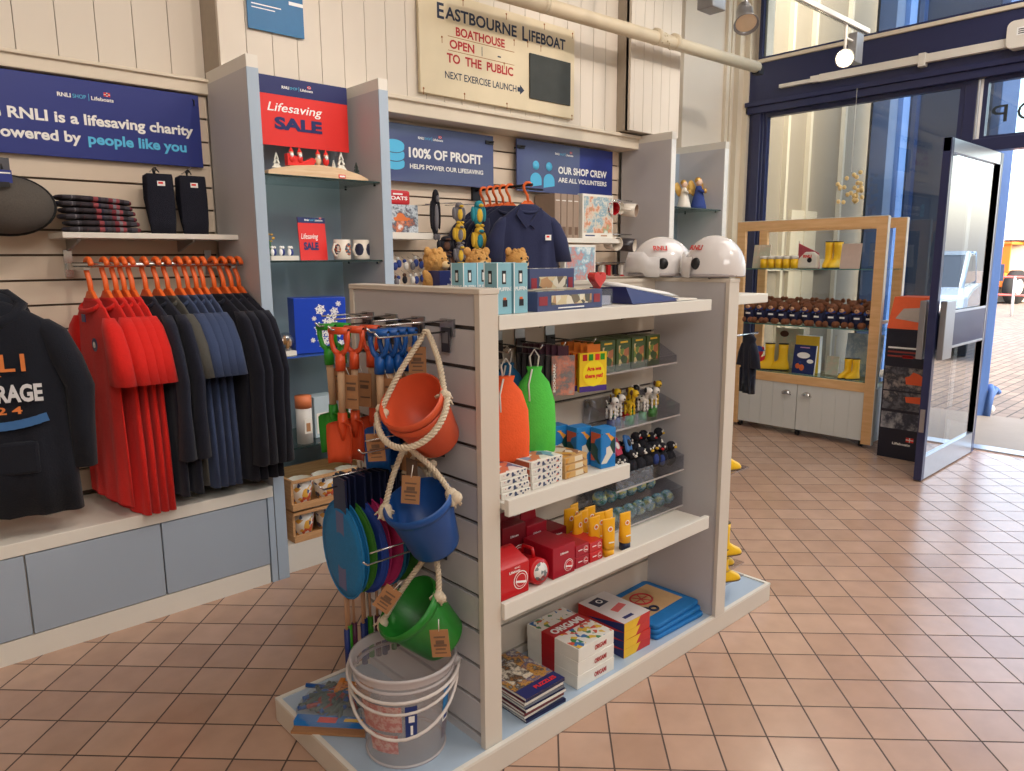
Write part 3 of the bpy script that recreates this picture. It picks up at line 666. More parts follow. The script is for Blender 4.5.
def garment(name, label, cat, m, L=0.74, long=False, hood=False, group=None, collar=None, hw=0.225, seed=0, badge=None, sleeve_l=None, fat=1.0):
    t = T(name, label, cat, (0, 0, 0), 0, group); p = seed
    b = B(); d = fat; b.wk = min(1.0, d)
    b.loft([(0, 0, -0.10, 0.055, 0.018), (0, 0, -0.112, 0.075, 0.024 * d), (0, 0, -0.14, 0.12, 0.030 * d), (0, 0, -0.175, hw * .78, 0.033 * d), (0, 0, -0.21, hw * .92, 0.034 * d, .001, p), (0, 0, -0.25, hw * .96, 0.036 * d, .003, p), (0, 0, -0.32, hw * .93, 0.036 * d, .005, p),
            (0, 0, -0.42, hw * .94, 0.036 * d, .006, p), (0, 0, -0.55, hw * .96, 0.036 * d, .009, p + .3), (0.004, 0, -0.68, hw * .98, 0.036 * d, .012, p + .5), (0.006, 0, -0.10 - L, hw, 0.035 * d, .013, p + .6), (0.006, 0, -0.102 - L, hw * .96, 0.02, .012, p + .6)], m, 44)
    b.build('body', t)
    sl = sleeve_l or (0.58 if long else 0.24)
    for sgn in (-1, 1):
        b = B(); b.wk = min(1.0, d); r0 = 0.07; x0 = sgn * (hw - 0.03)
        if long:
            b.loft([(x0 - sgn * .03, 0, -0.172, .02, .02), (x0 - sgn * .005, 0, -0.21, .045, .032 * d, .002, p), (x0 + sgn * .03, 0, -0.31, .052, .036 * d, .003, p), (x0 + sgn * .065, 0, -0.42, .047, .034 * d, .004, p + 1), (x0 + sgn * .06, 0, -0.54, .042, .032 * d, .004, p), (x0 + sgn * .055, 0, -0.16 - sl, .04, .03), (x0 + sgn * .055, 0, -0.165 - sl, .03, .02)], m, 20)
        else:
            b.loft([(x0 - sgn * .03, 0, -0.172, .02, .02), (x0 - sgn * .01, 0, -0.21, .045, .03, .002, p), (x0 + sgn * .022, 0, -0.29, .062, .034, .003, p), (x0 + sgn * .05, 0, -0.18 - sl, .068, .040, .006, p), (x0 + sgn * .05, 0, -0.182 - sl, .055, .026)], m, 20)
        b.build('sleeve', t)
    b = B()
    ring = [(0.075 * math.cos(a), 0.022 * math.sin(a) - 0.008, -0.112 - 0.02 * (1 - math.sin(a)) * .9) for a in [2 * PI * i / 20 for i in range(20)]]
    b.tube(ring, 0.009, m if not collar else collar, 8, closed=True); b.build('collar', t)
    if hood:
        b = B(); b.ell((0, 0.035, -0.165), (0.13, 0.055, 0.10), m, 20, rot=Euler((R(20), 0, 0))); b.tube([(-0.085, -0.03, -0.16), (-0.105, 0.0, -0.12), (-0.06, 0.03, -0.085), (0.06, 0.03, -0.085), (0.105, 0.0, -0.12), (0.085, -0.03, -0.16), (0.0, -0.055, -0.2)], 0.022, m, 10, closed=True); b.build('hood', t)
    if badge:
        b = B(); b.lathe([(0, 0), (0.026, 0)], badge, 18, Matrix.Translation((0.11, -0.046, -0.27)) @ Matrix.Rotation(R(90), 4, 'X')); b.lathe([(0, 0), (0.012, 0)], WHT, 12, Matrix.Translation((0.11, -0.048, -0.27)) @ Matrix.Rotation(R(90), 4, 'X'))
        b.rect((-0.018, -0.035, -0.19), XA, ZA, 0.036, 0.03, 0.002, badge); b.build('badge', t)
    return t
ha = make_hanger('orange hanger on the rail holding the dark and red tops', 'orange hangers on the left rail')
FRD = fabric('red', (214, 30, 22)); FNV = fabric('navy', (20, 24, 42)); FBL = fabric('slate', (54, 68, 100)); FOL = fabric('olive', (78, 76, 70)); FBK = fabric('ink', (15, 18, 34))
FCH = fabric('charcoal', (25, 29, 46))
g_red1 = garment('red_tee', 'front bright red T-shirt with small navy badge on the left rail', 't-shirt', FRD, 0.80, group=None, seed=0, badge=NAVY, fat=.42, hw=.20)
g_red = garment('red_tee', 'bright red T-shirt hanging behind the front red one on the left rail', 't-shirt', FRD, 0.85, seed=2, fat=.42, hw=.20, group='red T-shirts on the left rail')
g_nv = garment('navy_sweatshirt', 'plain charcoal navy sweatshirt next to the red T-shirts on the rail', 'sweatshirt', FCH, 0.8, long=True, seed=1, fat=.5)
g_ol = garment('olive_tee', 'olive grey T-shirt between the dark and slate blue tops', 't-shirt', FOL, 0.78, seed=3, fat=.42, hw=.2)
g_bl = garment('slate_tee', 'slate blue T-shirt in the middle of the left rail', 't-shirt', FBL, 0.80, seed=2.4, fat=.42, hw=.2, group='slate blue T-shirts on the left rail')
g_dk = garment('dark_hoodie', 'dark navy long sleeved hoodie at the right end of the rail', 'hoodie', FBK, 0.8, long=True, hood=False, seed=1.7, group='dark hoodies at the end of the rail', sleeve_l=0.66, fat=.48)
rail = [(0.735, g_red1, None), (0.79, g_red, None), (0.825, g_red, None), (0.855, g_red, None), (0.885, g_red, None),
        (0.935, g_nv, 'plain charcoal navy sweatshirt next to the red T-shirts on the rail'), (0.98, g_nv, 'darker navy sweatshirt second after the red T-shirts on the rail'), (1.02, g_ol, None),
        (1.065, g_bl, None), (1.10, g_bl, None), (1.135, g_bl, None), (1.165, g_bl, None),
        (1.21, g_dk, None), (1.25, g_dk, None), (1.285, g_dk, None), (1.318, g_dk, None)]
first = set()
for i, (x, g, lab) in enumerate(rail):
    rz = R((-83 if i < 12 else -77) + rs.uniform(-2, 2)); loc = (x, 3.2, 1.438)
    if i == 0: ha.location = loc; ha.rotation_euler = (0, 0, rz)
    else: dup(ha, loc, rz)
    if g.name not in first:
        first.add(g.name); g.location = loc; g.rotation_euler = (0, 0, rz)
        if lab: g['label'] = lab
    else: dup(g, loc, rz, label=lab)
for o in list(C.objects):
    if o.parent is None and o.get('category') in ('t-shirt', 'sweatshirt', 'hoodie'): o.location.z -= 0.028
for o in list(C.objects):
    if o.parent is None and o.get('category') == 'clothes hanger': o.scale = (1.12, 1.3, 1.25)
# ---- front hoodie
FHD = fabric('hoodie', (16, 20, 32))
g = garment('printed_hoodie', 'large dark hoodie with orange and white lettering at the left edge', 'hoodie', FHD, 0.78, long=True, hood=True, seed=0.5, hw=0.225, fat=1.5, sleeve_l=0.56)
g.location = (0.385, 3.12, 1.42); g.rotation_euler = (0, 0, R(-20))
b = B(); OGL = mat('print_orange', (226, 130, 66), 0.7); PW = mat('print_white', (222, 222, 224), 0.7); PB = mat('print_blue', (64, 112, 168), 0.7)
b.text('RNLI', (-0.01, -0.066, -0.345), XA, ZA, 0.062, OGL, w=0.24, bold=0.02, align='c', depth=0.004, space=1.25)
b.text('FIRST', (-0.0, -0.066, -0.375), XA, ZA, 0.016, OGL, w=0.07, bold=0.03, align='c', depth=0.004)
b.text('COURAGE', (0.02, -0.066, -0.452), XA, ZA, 0.06, PW, w=0.265, bold=0.04, align='c', depth=0.004)
b.text('2 0 2 4', (0.0, -0.066, -0.496), XA, ZA, 0.026, OGL, w=0.17, bold=0.03, align='c', depth=0.004)
for k in range(12):
    xx = -0.15 + k * 0.026; z = -0.555 + 0.9 * (xx ** 2) * 1.2; b.rect((xx, -0.066, z), (1, 0, 1.9 * xx), (-1.9 * xx, 0, 1), 0.028, 0.03, 0.004, PB)
b.build('chest_print', g)
b = B(); b.box(-0.12, 0.12, -0.066, -0.04, -0.72, -0.6, FHD); b.build('pouch_pocket', g, bev=0.012)
h = make_hanger('orange hanger holding the printed hoodie at the left edge'); h.location = g.location; h.rotation_euler = g.rotation_euler
h2 = T('garment_display_rail', 'short wall arm holding the printed hoodie at the left edge', 'bracket', (0.385, 3.12, 1.417)); b = B(); b.tube([(0, -0.03, 0), (0, 0.40, 0)], 0.008, CHROME, 8); b.build('arm', h2); b = B(); b.box(-.03, .03, 0.375, 0.40, -0.04, 0.04, CHROME); b.build('plate', h2)

# ================================================================ TALL UNIT ONE
def tall_unit(x0, x1, name, label, glass, yb=3.48, ztop=2.28, pw=0.05, outer=GREYP, edge=BLUEG):
    t = T(name, label, 'shelving unit', (x0, 3.05, 0)); w = x1 - x0; D = yb - 3.05
    for a in (0, w - pw):
        b = B(); b.box(a, a + pw, 0.006, D, 0.0, ztop - 0.05, outer); b.box(a, a + pw, 0.0, 0.006, 0.0, ztop - 0.05, edge); b.box(a - 0.0, a + pw, 0.0, D, ztop - 0.05, ztop, WHITE); b.build('side_panel', t)
    b = B(); b.box(pw, w - pw, D - 0.03, D, 0.1, ztop - 0.05, BLUEB); b.build('back_panel', t)
    b = B(); b.box(pw, w - pw, 0.04, D - 0.03, 0.0, 0.135, WHITE); b.build('base', t)
    for z, m in glass:
        b = B(); b.box(pw, w - pw, 0.02, D - 0.035, z - 0.008, z, SGL if m is BGL else m); b.box(pw, w - pw, 0.0185, 0.0198, z - 0.008, z, BGL if m is BGL else mat('dark_glass_edge', (40, 56, 56), .2)); b.build('glass_shelf', t)
    b = B()
    for z, m in glass:
        for a in (pw, w - pw - 0.008):
            for y in (0.06, D - 0.1): b.cyl((a, y, z - 0.014), (a + 0.008, y, z - 0.014), 0.005, DARKM, n=8)
    b.build('shelf_pin', t)
    return t
BGL = mat('blue_reflection_edge', (52, 88, 170), 0.2, var=0.05, coat=0.4)  # blue edge colour paints the snowflake box's reflection in the glass
SGL = glassm('shelf_glass', (206, 222, 218), 0.02, 0.2)
tall_unit(1.35, 2.03, 'tall_shelf_unit', 'tall pale blue shelf unit with glass shelves beside the clothes rail', ((1.815, SGL), (1.448, SGL), (1.022, BGL), (0.60, SGL)))
tall_unit(4.30, 5.02, 'tall_shelf_unit', 'tall grey shelf unit with gold figurines left of the shop window', ((1.80, GLASSG), (1.30, GLASSG), (0.8, GLASSG)), ztop=2.29, edge=mat('window_lit_edge', (240, 240, 236), .3))  # front edges coloured whiter to carry the window light on them
def sale(name, label, loc, w, h, rot=(0, 0, 0), mh=0.26, standing=False):
    t = T(name, label, 'sign', loc, rot=rot)
    b = B(); b.box(0, w, 0, 0.004, 0, h, RED); b.box(0, w, -0.001, 0.004, h * (1 - mh), h, NAVY); b.build('card', t)
    b = B(); s = h * 0.04; heading(b, (w * .24, -0.001, h * (1 - mh * .62)), s)
    k = w if w < h * 1.3 else w * .8
    b.text('Lifesaving', (w * .07, -0.0005, h * .5), XA, ZA, h * .13, WHT, w=w * .62, shear=0.25, bold=0.008, depth=0.0015)
    b.text('SALE', (w * .14, -0.0005, h * .25), XA, ZA, h * .17, NAVY, w=w * .54, bold=0.05, depth=0.0015); b.build('lettering', t)
    if standing: b = B(); b.box(w * .4, w * .6, 0.004, 0.05, 0, 0.004, ACR); b.build('stand', t)
    return t
sale('sale_sign', 'large red and navy lifesaving sale sign at the top of the tall unit', (1.50, 3.27, 1.965), 0.44, 0.30)
sale('sale_card', 'small red sale card standing on the second glass shelf', (1.60, 3.16, 1.449), 0.15, 0.195, rot=(R(-4), 0, R(8)), mh=0.13, standing=True)
# wooden sleigh scene
WD = woodm('pale_plywood', (214, 178, 138), (232, 204, 168), 8, 0.6)
t = T('wooden_sleigh_decoration', 'wooden christmas arch with red sleigh figures on the top glass shelf', 'ornament', (1.45, 3.12, 1.8155))
b = B(); pf = [(0, 0), (0.5, 0), (0.5, 0.012), (0.46, 0.03), (0.36, 0.052), (0.25, 0.06), (0.12, 0.048), (0.03, 0.03), (0, 0.02)]
b.prism(pf, 0.06, WD, Matrix(((1, 0, 0, 0), (0, 0, 1, 0), (0, 1, 0, 0), (0, 0, 0, 1)))); b.build('base', t)
b = B()
for x, z, s in ((0.05, 0.035, 1), (0.37, 0.05, 1.2), (0.45, 0.03, .9), (0.33, 0.05, .6)):
    for k in range(3): b.prism([(-0.022 * s * (1 - k * .25), 0), (0.022 * s * (1 - k * .25), 0), (0, 0.03 * s)], 0.006, mat('pale_tree', (226, 226, 214), 0.6) if x != 0.45 else mat('dark_tree', (52, 62, 58), 0.6), Matrix(((1, 0, 0, x), (0, 0, 1, 0.02), (0, 1, 0, z + k * 0.018 * s), (0, 0, 0, 1))))
b.build('tree', t)
b = B(); b.prism([(0, 0.0), (0.12, 0.0), (0.14, 0.03), (0.12, 0.04), (0.08, 0.02), (0.02, 0.05), (0, 0.05)], 0.03, RED, Matrix(((1, 0, 0, 0.10), (0, 0, 1, 0.015), (0, 1, 0, 0.05), (0, 0, 0, 1)))); b.box(0.11, 0.23, 0.02, 0.035, 0.044, 0.05, WD); b.build('sleigh', t)
for x in (0.12, 0.16, 0.25, 0.29):
    b = B(); b.ell((x, 0.02, 0.08), (0.016, 0.012, 0.02), RED if x != 0.25 else WD, 10); b.ell((x, 0.018, 0.104), (0.011, 0.01, 0.011), mat('doll_skin', (234, 200, 176), 0.6), 10); b.lathe([(0.012, 0.108), (0.0, 0.132)], RED, 10, c=(x, 0.02, 0)); b.ell((x, 0.012, 0.094), (0.009, 0.006, 0.009), WHT, 8); b.build('figure', t)
b = B(); b.rect((0.34, -0.001, 0.008), XA, ZA, 0.035, 0.016, 0.002, RED); b.rect((0.344, -0.003, 0.012), XA, ZA, 0.027, 0.008, 0.001, WHT); b.build('price_label', t)
# mugs
SPK = art('speckled_blue_mug_print', [(232, 226, 214), (232, 226, 214), (232, 226, 214), (60, 78, 110), (232, 226, 214), (200, 96, 60)], 70, 0.25, coat=0.4)
MUGW = mat('cream_ceramic', (228, 220, 206), 0.2, var=0.03, coat=0.5)
def mug(label, loc, body=MUGW, inner=None, mark=None, rz=0, rot=None, group=None, s=1.0):
    t = T('mug', label, 'mug', loc, rz, group, rot)
    b = B(); r = 0.04 * s; h = 0.095 * s
    b.lathe([(0, 0.0), (r * .9, 0), (r, 0.006), (r, h), (r * .94, h)], body, 28); b.build('body', t)
    b = B(); b.lathe([(r * .94, h), (r * .9, h - 0.004), (r * .88, 0.008), (0, 0.006)], inner or body, 28); b.build('inside', t)
    b = B(); b.tube([(-r * .95, 0, h * .8), (-r * 1.35, 0, h * .78), (-r * 1.7, 0, h * .5), (-r * 1.35, 0, h * .22), (-r * .95, 0, h * .2)], 0.006 * s, body, 8); b.build('handle', t)
    if mark:
        b = B()
        for a, mm in mark:
            n = 8; vs = []; W = R(32)
            for i in range(n + 1):
                th = R(a) - W + 2 * W * i / n; hh = 0.3 * h * math.sqrt(max(0, 1 - ((i / n - .5) * 2) ** 2)) + 0.0005
                for z in (h * .52 - hh, h * .52 + hh): vs.append(((r + .0008) * math.cos(th), (r + .0008) * math.sin(th), z))
            b.add(vs, [(2 * i, 2 * i + 2, 2 * i + 3, 2 * i + 1) for i in range(n)], mm, True)
        b.build('printed_picture', t)
    return t
PB1 = art('lifeboat_picture', [(60, 70, 84), (206, 110, 54), (216, 214, 206), (70, 84, 100)], 90, 0.3, stretch=(1, 1, 2)); PN1 = mat('navy_roundel', (40, 44, 70), 0.3)
mug('cream mug with orange lifeboat picture beside the small sale card', (1.815, 3.16, 1.449), mark=((-90, PB1), (180, PB1)), rz=R(20))
mug('cream mug with navy roundel at the right of the second glass shelf', (1.925, 3.17, 1.449), mark=((-80, PN1), (200, PN1)), rz=R(25))
t = T('toy_tray', 'white tray of tiny seaside figures left of the small sale card', 'tray', (1.435, 3.11, 1.449))
b = B(); b.box(0, 0.13, 0, 0.1, 0, 0.02, WHITE); b.build('tray', t)
BLU2 = mat('toy_blue', (50, 66, 140), 0.4); GRN2 = mat('toy_green', (60, 110, 70), 0.5)
for i in range(6):
    x = 0.015 + i * 0.02; y = 0.02 + (i % 2) * .02
    b = B(); mm = (WHT, BLU2)[i % 2]; b.ell((x, y, 0.036), (0.009, 0.009, 0.016), mm, 8); b.ell((x, y, 0.057), (0.007, 0.007, 0.007), WHT, 8); b.build('figure', t)
b = B(); b.cyl((0.03, 0.07, 0.02), (0.03, 0.07, 0.09), 0.004, GRN2)
for k in range(7): a = k; b.ell((0.03 + .016 * math.cos(a), 0.07, 0.1 + .016 * math.sin(a)), (0.008, 0.006, 0.004), mat('toy_gold', (206, 160, 70), 0.4), 6)
b.ell((0.03, 0.07, 0.06), (0.02, 0.008, 0.006), GRN2, 6); b.build('palm_tree', t)
# snowflake box, snow globe
t = T('snowflake_gift_box', 'bright blue box with white snowflakes on the third glass shelf', 'box', (1.535, 3.13, 1.0225), R(-14))
BB = mat('cobalt_box', (28, 68, 186), 0.35, var=0.05)
b = B(); b.box(0, 0.24, 0, 0.13, 0, 0.255, BB); b.build('carton', t, bev=0.002)
b = B()
def flake(b, x, z, r, y=-0.0012, m=WHT):
    for k in range(6):
        a = R(60 * k + 15); M = Matrix.Translation((x, y, z)) @ Matrix.Rotation(a, 4, 'Y'); b.box(0, r, -0.0005, 0.0005, -r * .09, r * .09, m, M); b.box(r * .55, r * .75, -0.0005, 0.0005, -r * .3, r * .3, m, M); b.box(r * .3, r * .42, -0.0005, 0.0005, -r * .22, r * .22, m, M)
    b.lathe([(0, 0), (r * .3, 0)], m, 8, Matrix.Translation((x, y, z)) @ Matrix.Rotation(R(90), 4, 'X'))
for x, z, r in ((0.13, 0.05, .03), (0.12, 0.11, .034), (0.165, 0.14, .04), (0.12, 0.2, .026), (0.185, 0.19, .022), (0.2, 0.09, .024), (0.15, 0.09, .02), (0.21, 0.04, .018), (0.09, 0.16, .012), (0.08, 0.06, .012), (0.205, 0.225, 0.014)): flake(b, x, z, r)
b.build('snowflake_print', t)
t = T('snow_globe', 'small clear ornament with gold figures left of the snowflake box', 'ornament', (1.478, 3.13, 1.0225))
b = B(); b.box(-0.035, 0.045, -0.03, 0.03, 0, 0.02, WHITE); b.build('base', t)
b = B()
for k in range(5): b.ell((-0.02 + k * .012, 0, 0.045 + .012 * (k % 3)), (0.008, 0.01, 0.022), (BRZ := mat('antique_gold', (176, 128, 72), 0.4)), 8)
b.build('figure', t)
b = B(); b.ell((0.005, 0, 0.06), (0.045, 0.03, 0.045), ACR, 16); b.build('dome', t)
# lower glass shelf goods
t = T('card_tube', 'tall cream canister with orange lid on the lower glass shelf', 'canister', (1.555, 3.13, 0.601))
b = B(); b.cyl((0, 0, 0), (0, 0, 0.17), 0.037, mat('pale_canister', (206, 202, 196), 0.5), n=24); b.build('tube', t); b = B(); b.cyl((0, 0, 0.168), (0, 0, 0.225), 0.0385, mat('tan_lid', (214, 120, 74), 0.5), n=24); b.build('lid', t)
b = B(); b.rect((-0.018, -0.0385, 0.05), XA, ZA, 0.036, 0.07, 0.001, PAPER); b.box(-0.01, 0.01, -0.041, -0.039, 0.06, 0.1, KRAFT); b.build('label', t)
for i, (x, w, h, m, lab) in enumerate(((1.63, 0.12, 0.2, mat('pale_box_blue', (176, 192, 200), 0.4), 'pale blue box behind the green spades on the lower glass shelf'), (1.76, 0.1, 0.17, mat('silver_pack', (186, 190, 196), 0.35), 'silvery grey box behind the orange spades on the lower glass shelf'))):
    t = T('gift_carton', lab, 'box', (x, 3.17, 0.601)); b = B(); b.box(0, w, 0, 0.1, 0, h, m); b.build('carton', t, bev=0.002); b = B(); b.rect((0.01, -0.0, 0.02), XA, ZA, w - .02, h * .5, 0.001, PAPER); b.build('label', t)
# crates of patterned mugs
CRW = woodm('crate_wood', (186, 136, 88), (212, 166, 118), 9, 0.6)
TER = art('terrazzo_print', [(236, 230, 220)] * 5 + [(60, 76, 120), (210, 90, 60), (226, 170, 70)], 55, 0.3, coat=0.3)
for z, lab in ((0.136, 'lower wooden crate of patterned bowls at the foot of the tall unit'), (0.292, 'upper wooden crate of patterned bowls stacked on the other crate')):
    t = T('wooden_crate', lab, 'crate', (1.455, 3.09, z), 0, 'crates of patterned bowls')
    for k, (a0, a1, b0, b1, c0, c1) in enumerate(((0, .42, 0, .012, 0, .032), (0, .42, 0, .012, .132, .145), (0, .42, .25, .262, 0, .145), (0, .012, 0.012, .25, 0, .145), (.408, .42, 0.012, .25, 0, .145))):
        b = B(); b.box(a0, a1, b0, b1, c0, c1, CRW); b.build('side_board', t)
    b = B(); b.box(0.012, .408, .012, .25, 0.0, 0.008, CRW); b.build('base_board', t)
    for i in range(3):
        tt = T('patterned_bowl', 'white patterned bowl, %s in the %s crate of the tall unit' % (('leftmost', 'middle one', 'rightmost')[i], 'lower' if z < .2 else 'upper'), 'bowl', (1.455 + 0.08 + i * 0.128, 3.09 + 0.079, z + 0.009), 0, 'patterned bowls in the crates')
        b = B(); b.lathe([(0, 0), (0.035, 0), (0.044, 0.01), (0.062, 0.118), (0.057, 0.118)], TER, 24); b.build('body', tt); b = B(); b.lathe([(0.057, 0.118), (0.04, 0.012), (0, 0.01)], MUGW, 24); b.build('inside', tt)

# ================================================================ BACK WALL
t = T('hanging_wall_sign', 'navy sign reading 100% of profit helps power our lifesaving', 'sign', (2.05, 3.445, 1.87))
SB2 = mat('navy_board_glare', (74, 84, 130), 0.3, var=0.03, coat=0.2)  # navy paled so the glare on the boards is in the colour
b = B(); b.box(0, 0.985, 0, 0.012, 0, 0.305, SB2); b.build('board', t, bev=0.002)
b = B(); heading(b, (0.43, 0, 0.235), 0.0135)
b.text('100% OF PROFIT', (0.365, 0, 0.135), XA, ZA, 0.052, WHT, w=0.53, bold=0.035, depth=0.002)
b.text('HELPS POWER OUR LIFESAVING', (0.37, 0, 0.075), XA, ZA, 0.025, WHT, w=0.53, bold=0.03, depth=0.002); b.build('lettering', t)
b = B()
for k in range(3):
    M = Matrix(((1, 0, 0, 0.27), (0, 0, -1, -0.001), (0, 1, 0, 0.1 + k * .045), (0, 0, 0, 1)))
    b.prism([(0.065 * math.cos(R(a)), 0.028 * math.sin(R(a)) + (0 if a <= 180 else -0.012)) for a in range(0, 360, 15)], 0.002 + 0.0008 * k, CYAN, M)
    if k: b.tube([(0.27 + 0.066 * math.cos(R(a)), -0.0025, 0.086 + k * .045 + 0.028 * math.sin(R(a))) for a in range(180, 361, 20)], 0.003, SB2, 6)
b.build('coin_stack_print', t)
t = T('hanging_wall_sign', 'navy sign reading our shop crew are all volunteers', 'sign', (3.23, 3.445, 1.87))
b = B(); b.box(0, 0.925, 0, 0.012, 0, 0.315, SB2); b.box(0.58, 0.925, -0.0006, 0.012, 0, 0.315, SB); b.build('board', t, bev=0.002)
b = B(); heading(b, (0.34, 0, 0.245), 0.0135)
b.text('OUR SHOP CREW', (0.37, 0, 0.13), XA, ZA, 0.045, WHT, w=0.49, bold=0.035, depth=0.002)
b.text('ARE ALL VOLUNTEERS', (0.37, 0, 0.075), XA, ZA, 0.03, WHT, w=0.49, bold=0.03, depth=0.002); b.build('lettering', t)
b = B()
for x in (0.165, 0.285):
    b.lathe([(0, 0.003), (0.028, 0.003), (0.028, 0.0)], CYAN, 18, Matrix.Translation((x, 0.001, 0.165)) @ Matrix.Rotation(R(90), 4, 'X'))
    b.prism([(-0.05, -0.045)] + [(0.05 * math.cos(R(a)), 0.045 * math.sin(R(a)) - 0.0) for a in range(180, -1, -15)][0:] + [(0.05, -0.03), (-0.05, -0.03)][:1], 0.002, CYAN, Matrix(((1, 0, 0, x), (0, 0, -1, 0.0), (0, 1, 0, 0.075), (0, 0, 0, 1))))
b.build('people_print', t)
for x, lab in ((3.0, 'small black clip at the top corner of the profit sign'), (3.26, 'small black clip at the top corner of the crew sign')):
    b = B(); b.tube([(x, 3.40, 2.135), (x, 3.5, 2.135)], 0.004, BLACK, 6); b.box(x - .03, x + .03, 3.437, 3.443, 2.125, 2.145, BLACK); tag(b.build('sign_clip'), lab, 'clip')
# painted boathouse sign
t = T('boathouse_sign', 'old cream painted board reading eastbourne lifeboat boathouse open to the public', 'sign', (2.42, 3.325, 2.325))
CRM = mat('aged_cream_paint', (222, 208, 176), 0.55, var=0.08, scale=7)
b = B(); b.box(0, 1.2, 0, 0.022, 0, 0.53, CRM); b.build('board', t, bev=0.003)
b = B(); SR = mat('rust_stain', (160, 104, 60), 0.8)
for x, z in ((0.02, 0.51), (0.3, 0.515), (0.62, 0.51), (0.93, 0.515), (1.18, 0.51), (0.02, 0.02), (0.3, 0.03), (0.62, 0.02), (1.18, 0.02), (0.68, 0.38), (0.79, 0.39), (0.9, 0.385), (0.15, 0.30), (0.6, 0.24)):
    b.ell((x, 0, z), (0.006, 0.003, 0.006), SR, 8); b.box(x - .002, x + .002, -0.0006, 0.001, z - .03, z, SR)
b.build('screw_head', t)
b = B(); INK = mat('sign_navy_ink', (40, 52, 76), 0.6); RIN = mat('sign_red_ink', (178, 42, 44), 0.6)
def caps(b, s, x, z, h, w, m):
    vs0 = 0
    b.text(s[0], (x, 0, z - h * .12), XA, ZA, h * 1.3, m, w=h * .75, bold=0.02, depth=0.001); b.text(s[1:], (x + h * .88, 0, z), XA, ZA, h, m, w=w - h * .88, bold=0.025, depth=0.001)
caps(b, 'EASTBOURNE', 0.12, 0.400, 0.062, 0.58, INK); caps(b, 'LIFEBOAT', 0.745, 0.400, 0.062, 0.37, INK)
b.text('BOATHOUSE', (0.245, 0, 0.325), XA, ZA, 0.045, RIN, w=0.36, bold=0.03, depth=0.001)
b.text('OPEN', (0.20, 0, 0.255), XA, ZA, 0.045, RIN, w=0.175, bold=0.03, depth=0.001)
b.text('TO  THE  PUBLIC', (0.18, 0, 0.180), XA, ZA, 0.047, RIN, w=0.49, bold=0.03, depth=0.001)
b.text('NEXT EXERCISE LAUNCH', (0.165, 0, 0.095), XA, ZA, 0.038, INK, w=0.53, bold=0.012, depth=0.001)
b.prism([(0.705, 0.1), (0.725, 0.1), (0.725, 0.085), (0.76, 0.112), (0.725, 0.14), (0.725, 0.125), (0.705, 0.125)], 0.002, INK, Matrix(((1, 0, 0, 0), (0, 0, -1, 0.001), (0, 1, 0, 0), (0, 0, 0, 1))))
for z in (0.312, 0.24): b.box(0.19, 0.68, -0.0008, 0, z, z + 0.003, SR)
b.box(0.43, 0.434, -0.0008, 0, 0.25, 0.3, INK); b.box(0.55, 0.575, -0.0008, 0, 0.265, 0.272, INK); b.build('lettering', t)
b = B(); b.box(0.80, 1.155, -0.010, 0, 0.075, 0.33, mat('slate_blackboard', (62, 66, 64), 0.8, var=0.2, scale=14)); b.build('blackboard', t, bev=0.001)
t = T('wall_card', 'blue card with white lines pinned high on the wall, cut by the photo top', 'sign', (1.50, 3.34, 2.47), rot=(0, 0, 0))
b = B(); b.box(0, 0.27, 0, 0.006, 0, 0.3, mat('teal_blue_card', (30, 108, 160), 0.4)); b.build('card', t); b = B(); b.box(0.02, 0.16, -0.001, 0, 0.105, 0.11, WHT); b.box(0.02, 0.13, -0.001, 0, 0.09, 0.094, WHT); b.box(0.2, 0.27, -0.001, 0, 0.135, 0.15, WHT); b.build('lettering', t)
# ---- small shelf with stacked jigsaws at the left of the back wall
t = T('wall_shelf', 'small white shelf on the back wall holding the lifeboat puzzle box', 'shelf', (2.06, 3.28, 1.555)); b = B(); b.box(0, 0.40, 0, 0.22, 0, 0.035, WHITE); b.build('board', t, bev=0.002)
t = T('puzzle_box', 'puzzle box with orange lifeboat in surf on the small white wall shelf', 'box', (2.07, 3.31, 1.59)); STORM = art('storm_picture', [(60, 74, 96), (90, 104, 122), (206, 214, 220), (70, 82, 100), (214, 120, 70), (226, 230, 232)], 9, 0.35, 'noise')
b = B(); b.box(0, 0.30, 0, 0.05, 0, 0.145, STORM); b.build('carton', t, bev=0.002)
b = B(); b.prism([(0.15, 0.06), (0.23, 0.06), (0.25, 0.075), (0.22, 0.08), (0.2, 0.1), (0.17, 0.1), (0.16, 0.08), (0.14, 0.075)], 0.001, mat('boat_orange', (224, 120, 60), 0.4), Matrix(((1, 0, 0, 0), (0, 0, -1, 0), (0, 1, 0, 0), (0, 0, 0, 1)))); b.build('lifeboat_picture', t)
t = T('red_toy_pack', 'flat red pack lying on top of the lifeboat puzzle box', 'box', (2.06, 3.32, 1.735)); b = B(); b.box(0, 0.27, 0, 0.12, 0, 0.075, mat('pack_red', (198, 32, 40), 0.35)); b.build('carton', t, bev=0.012)
b = B(); b.text('LIFEBOATS', (0.05, 0, 0.025), XA, ZA, 0.018, WHT, w=0.2, bold=0.03, depth=0.0015); b.rect((0.16, 0, 0.05), XA, ZA, 0.06, 0.008, 0.0015, WHT); b.build('lettering', t)
